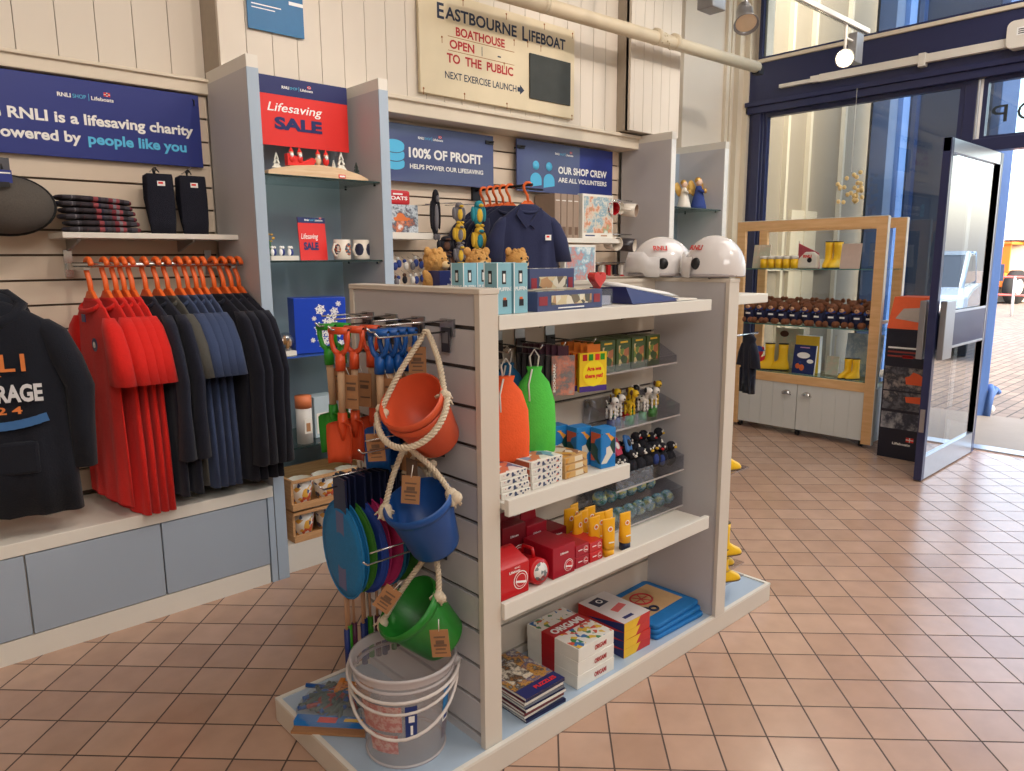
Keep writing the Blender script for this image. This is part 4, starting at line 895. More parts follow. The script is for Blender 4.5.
# hanging puppet toys
def hangtoy(name, label, loc, cols, n, dz, group=None, w=0.05, cat='toy'):
    t = T(name, label, cat, loc, 0, group)
    b = B(); b.tube([(0, -0.02, 0.02), (0, 0.33 - 0.03, 0.03)], 0.003, CHROME, 6); b.build('hook', t)
    for i in range(n):
        z = -0.035 - i * dz; c = cols[i % len(cols)]
        b = B(); b.ell((0, 0, z), (w * .36, 0.02, dz * .46), c, 12); b.ell((0.002, -0.008, z + dz * .36), (w * .28, 0.02, dz * .17), c, 12); b.ell((0.0, -0.028, z + dz * .33), (w * .14, 0.014, dz * .07), cols[(i + 1) % len(cols)], 8); b.ell((0, -0.016, z - dz * .05), (w * .2, 0.01, dz * .28), cols[(i + 1) % len(cols)], 8); b.ell((-w * .38, -0.004, z), (w * .1, 0.012, dz * .3), c, 8); b.ell((w * .38, -0.004, z), (w * .1, 0.012, dz * .3), c, 8); b.ell((-w * .14, -0.015, z - dz * .45), (w * .12, 0.016, dz * .07), cols[(i + 1) % len(cols)], 8); b.ell((w * .14, -0.015, z - dz * .45), (w * .12, 0.016, dz * .07), cols[(i + 1) % len(cols)], 8); b.build('soft_toy', t)
    return t
TY = mat('plush_yellow', (222, 182, 60), 0.9, bump=0.4, scale=80); TG = mat('plush_grey', (120, 118, 124), 0.9, bump=0.4, scale=80); TT = mat('plush_teal', (40, 140, 156), 0.8, bump=0.2, scale=60); TB = mat('plush_black', (34, 34, 42), 0.9, bump=0.4, scale=80); TN = mat('plush_brown', (92, 62, 48), 0.9, bump=0.5, scale=90, var=.2); TW2 = mat('plush_white', (226, 222, 214), 0.9, bump=0.4, scale=80); TBU = mat('plush_blue', (52, 72, 140), 0.85, bump=0.3, scale=80); TR = mat('plush_red', (190, 36, 40), 0.85, bump=0.3, scale=80)
hangtoy('hanging_bag', 'dark grey drawstring bag hanging beside the puzzle box', (2.46, 3.28, 1.72), (TB, TG), 1, 0.26, w=0.07, cat='bag')
hangtoy('hanging_puppet', 'grey and yellow plush penguin toys hanging beside the puzzle box', (2.56, 3.2, 1.73), (TG, TY), 3, 0.11, w=0.09)
hangtoy('hanging_puppet', 'teal and yellow plush toy pack hanging left of the polo shirts', (2.70, 3.2, 1.73), (TT, TY, TT), 2, 0.14, w=0.11)
hangtoy('hanging_puppet', 'black plush toys hanging lowest beside the puzzle box', (2.48, 3.22, 1.56), (TB, TN), 2, 0.09, w=0.12)
t = T('keyring_display', 'crowded display of small blue and white keyrings below the small shelf', 'display', (2.08, 3.38, 1.13))
b = B(); b.box(0, 0.46, 0.04, 0.06, 0, 0.34, SLAT); b.build('back_card', t)
for i in range(48):
    b = B(); x = 0.02 + (i % 12) * 0.037 + rs.uniform(-.008, .008); z = 0.29 - (i // 12) * 0.085 + rs.uniform(-.01, .01); mm = rs.choice([TW2, TBU, TB, TG, TN, TW2, TBU]); b.ell((x, 0.01 - rs.random() * .03, z), (0.015, 0.014, 0.022), mm, 8); b.ell((x, 0.0, z + 0.026), (0.011, 0.011, 0.011), rs.choice([TW2, TBU, TN]), 8); b.tube([(x, 0.0, z + .035), (x, 0.03, z + .05)], 0.0015, CHROME, 5); b.build('keyring', t)
# polo shirts on orange hangers hung on a straight arm
t = T('garment_display_rail', 'dark metal arm on the back wall carrying the navy polo shirts', 'bracket', (2.93, 3.0, 1.855)); b = B(); b.tube([(0, 0, 0), (0, .5, 0)], 0.007, DARKM, 8); b.build('arm', t); b = B(); b.box(-.03, .03, .48, .5, -.06, .04, DARKM); b.tube([(-.02, .2, .0), (.28, .2, .0)], .006, DARKM, 8); b.build('support', t)
g_p = garment('navy_polo_shirt', 'navy polo shirt in the row behind the front polo on the back wall', 'polo shirt', fabric('polo', (30, 34, 60)), 0.62, group='navy polo shirts on the back wall', seed=1, collar=fabric('polo', (30, 34, 60)), fat=.6, hw=.21)
h_p = make_hanger('bright orange hanger in the row above the navy polo shirts', 'orange hangers on the back wall')
PFB = fabric('polo_front', (40, 46, 80))
for i in range(6):
    loc = (2.93, 3.42 - 0.058 * i, 1.85); rz = R(-6 - 3 * i)
    if i < 5:
        if i == 0: g_p.location = loc; g_p.rotation_euler = (0, 0, rz); h_p.location = loc; h_p.rotation_euler = (0, 0, rz)
        else: dup(g_p, loc, rz); dup(h_p, loc, rz)
g_f = garment('navy_polo_shirt', 'front navy polo shirt with white chest badge on the back wall', 'polo shirt', PFB, 0.62, seed=2, fat=1.0)
g_f.scale = (.86, 1, 1); g_f.location = (2.93, 3.04, 1.85); g_f.rotation_euler = (0, 0, R(-24))
b = B(); b.rect((0.10, -0.055, -0.3), XA, ZA, 0.04, 0.03, 0.003, WHT); b.rect((0.107, -0.057, -0.285), XA, ZA, 0.02, 0.01, 0.003, RED); b.build('badge', g_f)
b = B(); b.prism([(-0.075, -0.12), (0, -0.2), (0.075, -0.12), (0.095, -0.16), (0.03, -0.235), (0, -0.215), (-0.03, -0.235), (-0.095, -0.16)], 0.012, PFB, Matrix(((1, 0, 0, 0), (0, 0, -1, -0.035), (0, 1, 0, 0), (0, 0, 0, 1)))); b.build('open_collar', g_f)
hh = make_hanger('front orange hanger holding the polo with white badge'); hh.location = g_f.location; hh.rotation_euler = g_f.rotation_euler
# brown box files and jigsaws on the right-hand shelf
t = T('wall_shelf', 'long white shelf below the crew sign holding puzzle boxes', 'shelf', (3.38, 3.26, 1.548)); b = B(); b.box(0, 0.66, 0, 0.24, 0, 0.03, WHITE); b.build('board', t, bev=0.002)
TAUP = mat('taupe_box', (156, 134, 116), 0.5, var=0.1)
for i in range(4):
    t = T('upright_puzzle_box', 'taupe upright puzzle box seen spine on, %s from the polo shirts' % ('first', 'second', 'third', 'fourth')[i], 'box', (3.42 + i * 0.058, 3.30, 1.579), 0, 'taupe boxes on the white shelf')
    b = B(); b.box(0, 0.053, 0, 0.18, 0, 0.275, TAUP); b.build('carton', t, bev=0.002); b = B(); b.rect((0.012, 0, 0.02), XA, ZA, 0.03, 0.05, 0.001, mat('brown_print', (110, 84, 66), 0.5)); b.rect((0.008, 0, 0.23), XA, ZA, 0.036, 0.006, 0.001, PAPER); b.build('spine_print', t)
HARB = art('harbour_picture', [(96, 130, 120), (226, 222, 206), (120, 160, 180), (214, 208, 190), (214, 130, 90), (150, 170, 130), (230, 230, 224)], 7, 0.3, 'noise')
SEA = art('sea_picture', [(110, 160, 190), (226, 232, 230), (130, 176, 196), (206, 130, 120), (150, 190, 190), (230, 232, 226)], 7, 0.3, 'noise')
def puzz(label, loc, w, h, m, rz=0, d=0.045, border=True):
    t = T('puzzle_box', label, 'box', loc, rz); b = B(); b.box(0, w, 0, d, 0, h, PAPER); b.build('carton', t, bev=0.002); b = B(); b.rect((0.012, 0, 0.035), XA, ZA, w - .024, h - .05, 0.001, m); b.build('cover_picture', t)
    b = B(); b.rect((0.03, 0, 0.014), XA, ZA, w * .3, 0.008, 0.001, NAVY); b.rect((w * .6, 0, 0.014), XA, ZA, w * .2, 0.008, 0.001, KRAFT); b.build('caption', t); return t
puzz('white bordered harbour puzzle box facing out on the long white shelf', (3.66, 3.28, 1.579), 0.31, 0.285, HARB)
puzz('pale blue seaside puzzle box hanging under the long white shelf', (3.46, 3.25, 1.27), 0.30, 0.265, SEA, d=0.04)
t = T('dark_display_bag', 'dark navy bag hanging behind the seaside puzzle box', 'bag', (3.37, 3.33, 1.28)); b = B(); b.loft([(0.03, 0, 0, .07, .03), (0.03, 0, .1, .08, .04), (0.03, 0, .22, .07, .03), (.03, 0, .25, .05, .02)], fabric('polo', (30, 34, 60)), 20); b.build('bag_body', t); b = B(); b.tube([(0, 0, .24), (0, .05, .27), (.06, .05, .27), (.06, 0, .24)], 0.004, BLACK, 6); b.build('strap', t)
RIM = mat('mug_red', (178, 24, 34), 0.2, coat=0.5); DMG = mat('mug_dark', (60, 56, 60), 0.3, coat=0.3)
PAT = art('patterned_mug_print', [(226, 220, 212), (226, 220, 212), (196, 70, 64), (120, 120, 130), (226, 220, 212)], 80, 0.3, coat=0.4)
mr = []
for i, (x, z, bd, inn, lab) in enumerate(((3.985, 1.79, PAT, RIM, 'mug with red inside hanging on its side in the upper row right of the signs'), (4.16, 1.785, MUGW, TAUP, 'cream mug with taupe inside in the upper hanging row'), (4.02, 1.555, MUGW, MUGW, 'cream mug hanging in the lower row beside the long shelf'), (4.15, 1.545, DMG, MUGW, 'dark mug with pale inside hanging in the lower row'))):
    mug(lab, (x, 3.36, z), bd, inn, rot=(R(96), 0, R(20 if i % 2 else -15)), s=1.15, group='mugs hanging on the back wall')
for x, z, lab in ((4.06, 1.84, 'chrome prong carrying the upper hanging mugs'), (4.06, 1.61, 'chrome prong carrying the lower hanging mugs')):
    b = B(); b.tube([(x - .1, 3.3, z), (x + .14, 3.3, z)], 0.004, CHROME, 6); b.tube([(x + .02, 3.3, z), (x + .02, 3.5, z)], 0.004, CHROME, 6); tag(b.build('display_hook'), lab, 'hook')
mug('dark mug hanging behind the pale one at the right end of the lower row', (4.23, 3.40, 1.55), DMG, DMG, rot=(R(96), 0, R(-10)), s=1.1, group='mugs hanging on the back wall')
mug('patterned mug hanging behind the one with red inside in the upper row', (4.075, 3.41, 1.80), PAT, MUGW, rot=(R(96), 0, R(10)), s=1.1, group='mugs hanging on the back wall')
t = T('trinket_row', 'row of small red and black trinkets under the hanging mugs', 'trinkets', (3.84, 3.4, 1.33))
for i in range(6): b = B(); mm = (TR, TB, TW2)[i % 3]; b.box(0.02 + i * .07, 0.05 + i * .07, 0, 0.02, 0.0, 0.07, mm); b.ell((0.035 + i * .07, 0, -0.03), (0.03, 0.02, 0.03), (TB, TR)[i % 2], 8); b.build('trinket', t)
b = B(); b.tube([(-.02, 0.03, 0.085), (0.46, 0.03, 0.085)], 0.004, CHROME, 6); b.box(-.02, .46, 0.03, 0.09, 0.08, 0.088, WHITE); b.build('hanging_bar', t)
# gold angel figurines
GOLD = mat('figurine_gold', (208, 164, 84), 0.35, 0.5); 
for i, (x, s, m2, lab) in enumerate(((4.44, .8, MUGW, 'small pale gold angel figurine at the left of the glass shelf in the grey unit'), (4.68, 1.0, MUGW, 'white and gold angel figurine in the middle of the grey unit'), (4.87, 1.15, TBU, 'tall gold figurine with blue robe at the right of the grey unit'))):
    t = T('angel_figurine', lab, 'figurine', (x, 3.2, 1.801)); t.scale = (s * 1.25,) * 3
    b = B(); b.lathe([(0, 0), (0.045, 0), (0.04, 0.02), (0.022, 0.09), (0.014, 0.12), (0.0, 0.125)], m2, 16); b.build('robe', t)
    b = B(); b.ell((0, 0, 0.14), (0.018, 0.018, 0.02), mat('doll_skin', (234, 200, 176), 0.6), 12); b.ell((0, 0.006, 0.15), (0.02, 0.018, 0.018), GOLD, 12); b.build('head', t)
    for sg in (-1, 1): b = B(); b.ell((sg * 0.035, 0.018, 0.11), (0.03, 0.006, 0.045), GOLD, 12, rot=Euler((0, R(sg * 35), 0))); b.build('wing', t)
    b = B(); b.tube([(-0.02, -0.01, 0.1), (-0.01, -0.035, 0.09), (0.01, -0.035, 0.09), (0.02, -0.01, 0.1)], 0.007, m2, 8); b.ell((0, -0.038, 0.095), (0.012, 0.01, 0.014), GOLD, 8); b.build('arms', t)
# ================================================================ GONDOLA IN THE MIDDLE
G = T('gondola_shelving_unit', 'white double-sided gondola shelf unit with slatted end standing on the tiles', 'shelving unit', (0, 0, 0))
b = B(); b.box(0.877, 2.79, 1.408, 2.075, 0.0, 0.072, OFFW); b.build('base_plinth', G, bev=0.003)
b = B(); b.box(0.892, 2.775, 1.423, 2.06, 0.07, 0.0745, BLUES); b.build('base_top', G)
b = B(); b.box(0.877, 2.79, 1.408, 1.423, 0.070, 0.079, WHITE); b.box(0.877, 2.79, 2.06, 2.075, 0.070, 0.079, WHITE); b.box(0.877, 0.892, 1.423, 2.06, 0.070, 0.079, WHITE); b.box(2.775, 2.79, 1.423, 2.06, 0.070, 0.079, WHITE); b.build('base_rim', G)
def slats(b, x, y0, y1, z0, z1, top, pitch=0.106, sgn=-1):
    """horizontal slats on a panel face at X = x"""
    z = top
    xa, xb = (x, x + 0.012) if sgn < 0 else (x - 0.012, x)
    b.box(xa, xb, y0, y1, top + 0.0, z1, GREYP)
    while z > z0 + 0.012:
        zl = max(z0, z - pitch); b.box(xa, xb, y0, y1, zl, z - 0.012, GREYP); z -= pitch
# near end panel
b = B(); b.box(1.222, 1.268, 1.43, 2.06, 0.0745, 1.36, mat('dark_panel_core', (88, 80, 78), 0.8)); b.box(1.205, 1.268, 1.428, 1.448, 0.0745, 1.362, OFFW); b.box(1.205, 1.268, 2.045, 2.066, 0.0745, 1.362, OFFW)
b.box(1.256, 1.27, 1.43, 2.06, 0.0745, 1.36, OFFW)
slats(b, 1.210, 1.448, 2.045, 0.0745, 1.36, 1.278); b.build('end_panel', G)
b = B(); b.box(1.203, 1.272, 1.426, 2.068, 1.36, 1.375, OFFW); b.build('panel_cap', G, bev=0.002)
# far end panel
b = B(); b.box(2.36, 2.418, 1.41, 2.06, 0.0745, 1.362, GREYP); b.box(2.355, 2.42, 1.405, 1.42, 0.0745, 1.362, OFFW); b.build('end_panel', G)
b = B(); b.box(2.355, 2.422, 1.403, 2.068, 1.36, 1.375, OFFW); b.build('panel_cap', G, bev=0.002)
# slatted back board
b = B(); b.box(1.27, 2.36, 1.745, 1.755, 0.0745, 1.362, MC['dark_panel_core'])
z = 1.278
b.box(1.27, 2.36, 1.733, 1.767, z, 1.362, OFFW)
while z > 0.09:
    b.box(1.27, 2.36, 1.733, 1.767, max(0.0745, z - 0.106), z - 0.009, OFFW); z -= 0.106
b.build('back_board', G)
b = B(); b.box(1.27, 2.36, 1.728, 1.772, 1.36, 1.372, OFFW); b.build('board_cap', G)
def shelf(x0, x1, z, y0=1.425, y1=1.733, th=0.035, lip=0.0, nm='shelf'):
    b = B(); b.box(x0, x1, y0 + 0.018, y1, z - 0.02, z, WHITE); b.box(x0, x1, y0, y0 + 0.018, z - th, z + lip + 0.001, WHITE); b.build(nm, G, bev=0.002)
shelf(1.27, 2.275, 1.303, th=0.038); shelf(1.27, 2.36, 1.303, 1.767, 2.05, th=0.02)
shelf(1.275, 1.80, 0.792, y0=1.40, lip=0.012); shelf(1.27, 2.30, 0.487, y0=1.415, lip=0.012)
b = B()
for x in (1.45, 1.72, 2.15): b.prism([(0, 0), (0.28, 0), (0.28, -0.06), (0.2, -0.03), (0, -0.006)], 0.004, DARKM, Matrix(((0, 0, 1, x), (1, 0, 0, 1.45), (0, 1, 0, 1.282), (0, 0, 0, 1))))
b.build('shelf_bracket', G)
t = T('end_shelf', 'short white shelf fixed to the far end of the gondola', 'shelf', (2.422, 1.43, 1.275)); b = B(); b.box(0, 0.26, 0, 0.5, 0, 0.035, WHITE); b.build('board', t, bev=0.003)
b = B(); b.prism([(0, 0), (0.2, 0), (0, -0.08)], 0.008, WHITE, Matrix(((1, 0, 0, 0), (0, 0, 1, 0.24), (0, 1, 0, 0), (0, 0, 0, 1)))); b.build('bracket', t)
# ---- prongs on the near end
def prong(x0, y, z, L, label, tagm=True, group='chrome display hooks on the gondola end', name='display_hook'):
    t = T(name, label, 'hook', (x0, y, z), 0, group)
    b = B(); b.tube([(0, 0, 0), (-L, 0, 0.0), (-L - 0.012, 0, 0.012)], 0.003, CHROME, 6); b.tube([(0, 0, 0.03), (-L + .01, 0, 0.03)], 0.0025, CHROME, 6); b.build('prong', t)
    b = B(); b.box(-0.006, 0.0, -0.03, 0.03, -0.012, 0.035, STEEL); b.build('back_plate', t)
    if tagm: b = B(); b.box(-0.012, -0.008, -0.017, 0.017, -0.055, 0.012, mat('dark_label_holder', (56, 54, 60), 0.4)); b.box(-0.0125, -0.012, -0.012, 0.012, -0.03, 0.0, mat('smudged_label', (120, 118, 122), 0.4)); b.build('label_holder', t)
    return t
HY = (1.965, 1.835, 1.70, 1.565)
HK = ('chrome prong holding the green spades', 'chrome prong holding the orange spades', 'chrome prong holding the blue spades', 'chrome prong holding the orange bucket by its rope')
for y, l, lab in zip(HY, (0.17, 0.20, 0.16, 0.22), HK): prong(1.21, y, 1.257, l, lab)
prong(1.21, 1.80, 0.818, 0.27, 'chrome prong holding the fishing nets'); prong(1.21, 1.60, 0.96, 0.26, 'chrome prong holding the blue bucket'); prong(1.21, 1.60, 0.655, 0.26, 'chrome prong holding the green bucket')
# ---- spades
def spade(name, label, rgbm, group):
    t = T(name, label, 'spade', (0, 0, 0), 0, group); m = rgbm
    b = B(); b.tube([(0, -0.034, 0.0), (0, 0.034, 0.0)], 0.012, m, 12); b.lathe([(0, 0), (0.008, 0)], BLACK, 10, Matrix.Translation((0, -0.0345, 0)) @ Matrix.Rotation(R(90), 4, 'X'))  # black disc paints the dark hollow at the end of the bar
    b.tube([(0, -0.028, 0.0), (0, -0.03, -0.03), (0, -0.022, -0.06), (0, 0, -0.078)], [0.009, 0.008, 0.008, 0.012], m, 8); b.tube([(0, 0.028, 0.0), (0, 0.03, -0.03), (0, 0.022, -0.06), (0, 0, -0.078)], [0.009, 0.008, 0.008, 0.012], m, 8)
    b.cyl((0, 0, -0.07), (0, 0, -0.125), 0.015, m, r1=0.0165); b.build('grip', t)
    b = B(); b.cyl((0, 0, -0.12), (0, 0, -0.275), 0.0115, mat('pale_spade_shaft', (196, 160, 124), 0.6), n=12); b.build('shaft', t)
    b = B(); b.tube([(0, 0, -0.26), (0, 0, -0.3), (0, 0, -0.35)], [0.015, 0.017, 0.006], m, 12)
    W = 0.046; vs = []; fs = []; rows = [(-0.285, .25), (-0.292, .8), (-0.30, .98), (-0.34, 1.0), (-0.395, .97), (-0.425, .93)]; nc = 9
    for s in (0, 1):
        for z, wf in rows:
            for k in range(nc):
                u = -1 + 2 * k / (nc - 1); vs.append((-0.014 * u * u + 0.004 * s - (0.012 if abs(u) > .95 else 0), u * W * wf, z))
    nr = len(rows)
    for s in (0, 1):
        o = s * nr * nc
        for i in range(nr - 1):
            for k in range(nc - 1): fs.append((o + i * nc + k, o + i * nc + k + 1, o + (i + 1) * nc + k + 1, o + (i + 1) * nc + k))
    for i in range(nr - 1):
        for k in (0, nc - 1): fs.append((i * nc + k, (i + 1) * nc + k, nr * nc + (i + 1) * nc + k, nr * nc + i * nc + k))
    for k in range(nc - 1):
        for i in (0, nr - 1): fs.append((i * nc + k, i * nc + k + 1, nr * nc + i * nc + k + 1, nr * nc + i * nc + k))
    b.add(vs, fs, m, True); b.build('blade', t)
    b = B(); b.box(0.014, 0.016, -0.052, -0.004, -0.25, -0.14, KRAFT); b.rect((0.0135, -0.01, -0.17), NY, ZA, 0.035, 0.006, 0.0006, mat('brown_print', (110, 84, 66), 0.5)); b.rect((0.0135, -.012, -0.19), NY, ZA, 0.03, 0.012, 0.0006, MC['brown_print']); b.rect((0.0135, -.012, -0.22), NY, ZA, 0.035, 0.004, 0.0006, MC['brown_print']); b.tube([(0.015, -.02, -0.14), (0.010, 0, -0.09)], 0.0015, PAPER, 5); b.build('card_label', t)
    return t
SG_ = mat('spade_green', (44, 150, 44), 0.35); SO = mat('spade_orange', (222, 84, 44), 0.35); SBm = mat('spade_blue', (20, 84, 160), 0.35)
sg = spade('toy_spade', 'green toy spade hanging at the left of the spade rows', SG_, 'green spades on the gondola end'); so = spade('toy_spade', 'orange toy spade hanging between the green and blue spades', SO, 'orange spades on the gondola end'); sb = spade('toy_spade', 'blue toy spade hanging beside the orange bucket', SBm, 'blue spades on the gondola end')
for pr, xs, y in ((sg, (1.065, 1.11), HY[0]), (so, (1.03, 1.08, 1.13), HY[1]), (sb, (1.075, 1.105, 1.135, 1.165), HY[2])):
    for i, x in enumerate(xs):
        loc = (x, y + rs.uniform(-.004, .004), 1.254); rot = (R(rs.uniform(-2, 2)), R(rs.uniform(-1, 1)), R(rs.uniform(22, 30))); pr.scale = (.9, .9, .9)
        if i == 0: pr.location = loc; pr.rotation_euler = rot
        else: dup(pr, loc, rot=rot)
# ---- rope handled buckets (position of rim centre, axis from base to rim)
ROPE = mat('cream_rope', (214, 198, 172), 0.85, var=0.12, scale=120, bump=0.3)
def bucket(name, label, Cc, n, m, inner, hook, r=0.094, h=0.165, knot=0.016, drape=True, tagp=None, double=False, side=None):
    t = T(name, label, 'bucket', Cc); n = V(n).normalized()
    a = side if side else V((0.73, -0.68, 0)); M = frameM((0, 0, 0), a, n); ax = (M.to_3x3() @ V((1, 0, 0)))
    for k in range(2 if double else 1):
        Mk = Matrix.Translation(n * (-0.028 * k)) @ M
        b = B(); b.lathe([(0, -h), (r * .70, -h), (r * .73, -h + .006), (r * .93, -0.03), (r * .95, -0.022), (r * 1.0, -0.02), (r * 1.03, -0.012), (r * 1.02, 0.0), (r * .97, 0.003)], m, 40, Mk); b.build('shell', t)
        b = B(); b.lathe([(r * .97, 0.003), (r * .93, -0.006), (r * .70, -h + .008), (0, -h + .006)], inner, 40, Mk); b.build('inside', t)
    e1 = ax * (r * 1.03) - n * 0.012; e2 = -ax * (r * 1.03) - n * 0.012; hk = V(hook) - V(Cc)
    fwdv = V((-0.55, -0.8, 0.0))
    b = B(); mid1 = (e1 + hk) / 2 + ax * 0.012; mid2 = (e2 + hk) / 2 - ax * 0.01
    rope(b, [e1, mid1, hk + ax * 0.012 - V((0, 0, .01)), hk + V((0, 0, 0.006)), hk - ax * 0.012 - V((0, 0, .01)), mid2, e2], 0.0075, ROPE)
    if drape:
        yv = M.to_3x3() @ V((0, 1, 0)); yv = yv if yv.dot(fwdv) > 0 else -yv
        lo = []
        for i in range(11):
            a = PI * i / 10; lo.append(-ax * r * 1.12 * math.cos(a) + yv * r * (0.12 + 1.02 * math.sin(a)) - n * 0.012 + V((0, 0, -0.030 * math.sin(a))) + fwdv * .012 * math.sin(a))
        rope(b, lo, 0.008, ROPE)
    for e in (e1, e2):
        for j in range(4): b.ell(tuple(e + V((rs.uniform(-.008, .008), rs.uniform(-.008, .008), rs.uniform(-.012, .006)))), (knot * .75,) * 3, ROPE, 10)
        for j in range(8): dd = V((rs.uniform(-1, 1), rs.uniform(-1, 1), rs.uniform(-1.2, .1))).normalized(); b.tube([e, e + dd * 0.018, e + dd * 0.026 + V((0, 0, -.006))], 0.0028, ROPE, 5)
    b.build('rope_handle', t)
    for tp in (tagp or []):
        b = B(); p = V(tp[0]) - V(Cc); Mt = Matrix.Translation(p) @ Matrix.Rotation(R(-48), 4, 'Z') @ Matrix.Rotation(R(tp[1]), 4, 'Y')
        b.box(-0.024, 0.024, -0.0008, 0.0008, -0.075, 0, KRAFT, Mt)
        for k, (w0, hh) in enumerate(((.03, .004), (.022, .01), (.034, .006), (.026, .004), (.03, .003))): b.box(-w0 / 2, w0 / 2, -0.0014, -0.0008, -0.018 - k * .011 - hh, -0.018 - k * .011, MC['brown_print'], Mt)
        b.tube([Mt @ V((0, 0, -.004)), Mt @ V((0.004, -.004, .03))], 0.0014, PAPER, 5); b.build('card_tag', t)
    return t
bucket('toy_bucket', 'orange toy bucket pair with cream rope handles tipped forward on its hook', (1.045, 1.515, 1.098), (-0.649, -0.234, 0.724), mat('bucket_orange', (214, 88, 52), 0.4), mat('bucket_orange', (214, 88, 52), 0.4), (1.13, 1.56, 1.258), double=True, tagp=[((1.13, 1.60, 1.22), 0), ((1.0, 1.62, 1.0), -4)], r=0.087, h=.15)
bucket('toy_bucket', 'blue toy bucket with rope handle hanging below the orange one', (1.05, 1.506, 0.834), (-0.412, -0.077, 0.908), mat('bucket_blue', (20, 74, 142), 0.4), mat('bucket_blue', (20, 74, 142), 0.4), (1.06, 1.56, 0.965), drape=False, tagp=[((1.03, 1.50, 0.905), 4), ((1.12, 1.585, 0.97), 10)], r=0.092, h=0.16, knot=.023)
bucket('toy_bucket', 'green toy bucket with rope handle hanging over the clear bucket', (1.05, 1.569, 0.515), (-0.626, 0.16, 0.763), mat('bucket_green', (34, 124, 40), 0.4), mat('bucket_green', (34, 124, 40), 0.4), (1.12, 1.55, 0.665), drape=False, tagp=[((1.0, 1.55, 0.59), 35), ((1.03, 1.40, 0.52), -5)], r=0.098, h=0.16, knot=.02)
# loose crossed ropes of buckets hung behind
t = T('rope_bundle', 'bundle of knotted cream ropes and dark tags behind the blue bucket', 'rope', (1.14, 1.62, 0.97)); b = B()
for i in range(6): y = rs.uniform(-.12, .1); rope(b, [(0, y, 0.0), (rs.uniform(-.04, .04), y * .5, -0.05 + rs.uniform(-.02, .02)), (rs.uniform(-.04, .03), -y * .4, -0.11)], 0.007, ROPE)
for i in range(10): b.ell((rs.uniform(-.03, .03), rs.uniform(-.1, .1), rs.uniform(-.11, -.02)), (.012, .012, .012), ROPE, 8)
b.build('ropes', t); b = B(); b.box(-0.03, -0.028, 0.0, .05, -.1, -.03, KRAFT); b.box(-0.05, -0.048, -.06, -.01, -.12, -.05, MC['brown_print']); b.build('tags', t)
# ---- fishing nets
NC = {'blue': (22, 120, 178), 'green': (60, 128, 40), 'royal': (36, 70, 160), 'pink': (198, 48, 112), 'teal': (24, 108, 150)}
def net(col, label, group, x, grip):
    t = T('fishing_net', label, 'fishing net', (x, 1.80 + rs.uniform(-.012, .012), 0.815), R(rs.uniform(-6, 6)), group)
    m = mat('net_' + col, NC[col], 0.6, var=0.15, scale=90, bump=0.15)
    b = B(); M = Matrix.Translation((0, 0, -0.185)) @ Matrix.Rotation(R(90), 4, 'Y')
    b.lathe([(0, 0.006), (0.1, 0.005), (0.128, 0.001), (0.128, -0.001), (0.1, -0.005), (0, -0.006)], m, 28, M @ Matrix.Diagonal((1.08, 1, 1, 1))); b.build('net', t)
    b = B(); b.tube([(0, 0.13 * math.cos(a), -0.185 + 0.14 * math.sin(a)) for a in [2 * PI * i / 28 for i in range(28)]], 0.0032, m, 6, closed=True); b.build('rim', t)
    b = B(); b.box(-0.003, 0.003, -0.038, 0.038, -0.07, 0.03, NAVYD); b.box(-0.0055, -0.003, -0.024, 0.024, -0.30, -0.07, mat('hang_strip', (92, 96, 140), 0.4)) if x < 0.99 else None; b.build('header_card', t)
    b = B(); b.cyl((0, 0, -0.325), (0, 0, -0.47), 0.0042, mat('bamboo_stick', (176, 130, 96), 0.5), n=8); b.build('stick', t)
    b = B(); b.cyl((0, 0, -0.43), (0, 0, -0.56), 0.0085, grip, n=10); b.build('handle', t)
GB = mat('grip_navy', (24, 44, 110), 0.5); GG = mat('grip_green', (60, 150, 30), 0.5); GP = mat('grip_plum', (84, 34, 60), 0.5)
order = ['blue', 'blue', 'green', 'royal', 'royal', 'pink', 'pink', 'teal', 'teal', 'green', 'green']
for i, c_ in enumerate(order):
    lab = 'front blue fishing net with the long grey strip' if i == 0 else {'blue': 'blue fishing net right behind the front one', 'green': 'green fishing net in the row under the spades', 'royal': 'royal blue fishing net between the green and pink nets', 'pink': 'pink fishing net in the middle of the row', 'teal': 'teal fishing net behind the pink ones'}[c_]
    net(c_, lab, None if i < 2 else c_ + ' fishing nets in the row', 0.985 + i * 0.0185, (GB, GG, GP, GB)[i % 4])
# ---- clear bucket
CLB = milky('frosted_plastic', (214, 206, 206), 0.34, 0.25); CLR = milky('frosted_rim', (222, 214, 214), 0.6, 0.25)
t = T('clear_bucket', 'clear frosted plastic bucket standing on the gondola base', 'bucket', (1.06, 1.61, 0.0755))
b = B(); b.lathe([(0, 0.004), (0.108, 0.004), (0.112, 0.012), (0.140, 0.255)], CLB, 48); b.build('wall', t)
b = B(); b.lathe([(0.108, 0.0), (0.112, 0.0), (0.115, 0.006), (0.110, 0.008)], CLR, 48); b.build('foot_ring', t)
b = B()
for z, r in ((0.242, 0.1435),): b.lathe([(0.137, z - .004), (r, z - .002), (r, z + .003), (0.139, z + .004)], CLR, 48)
b.lathe([(0.140, 0.255), (0.143, 0.283), (0.151, 0.285), (0.152, 0.277), (0.146, 0.272), (0.1425, 0.255)], CLR, 48); b.build('rim', t)
b = B(); HD = mat('white_handle', (214, 206, 200), 0.35)
def bail(drop, z0, r, a0, a1, n=18): return [(r * math.cos(R(a0 + (a1 - a0) * i / n)), r * math.sin(R(a0 + (a1 - a0) * i / n)), z0 - drop * math.sin(PI * i / n)) for i in range(n + 1)]
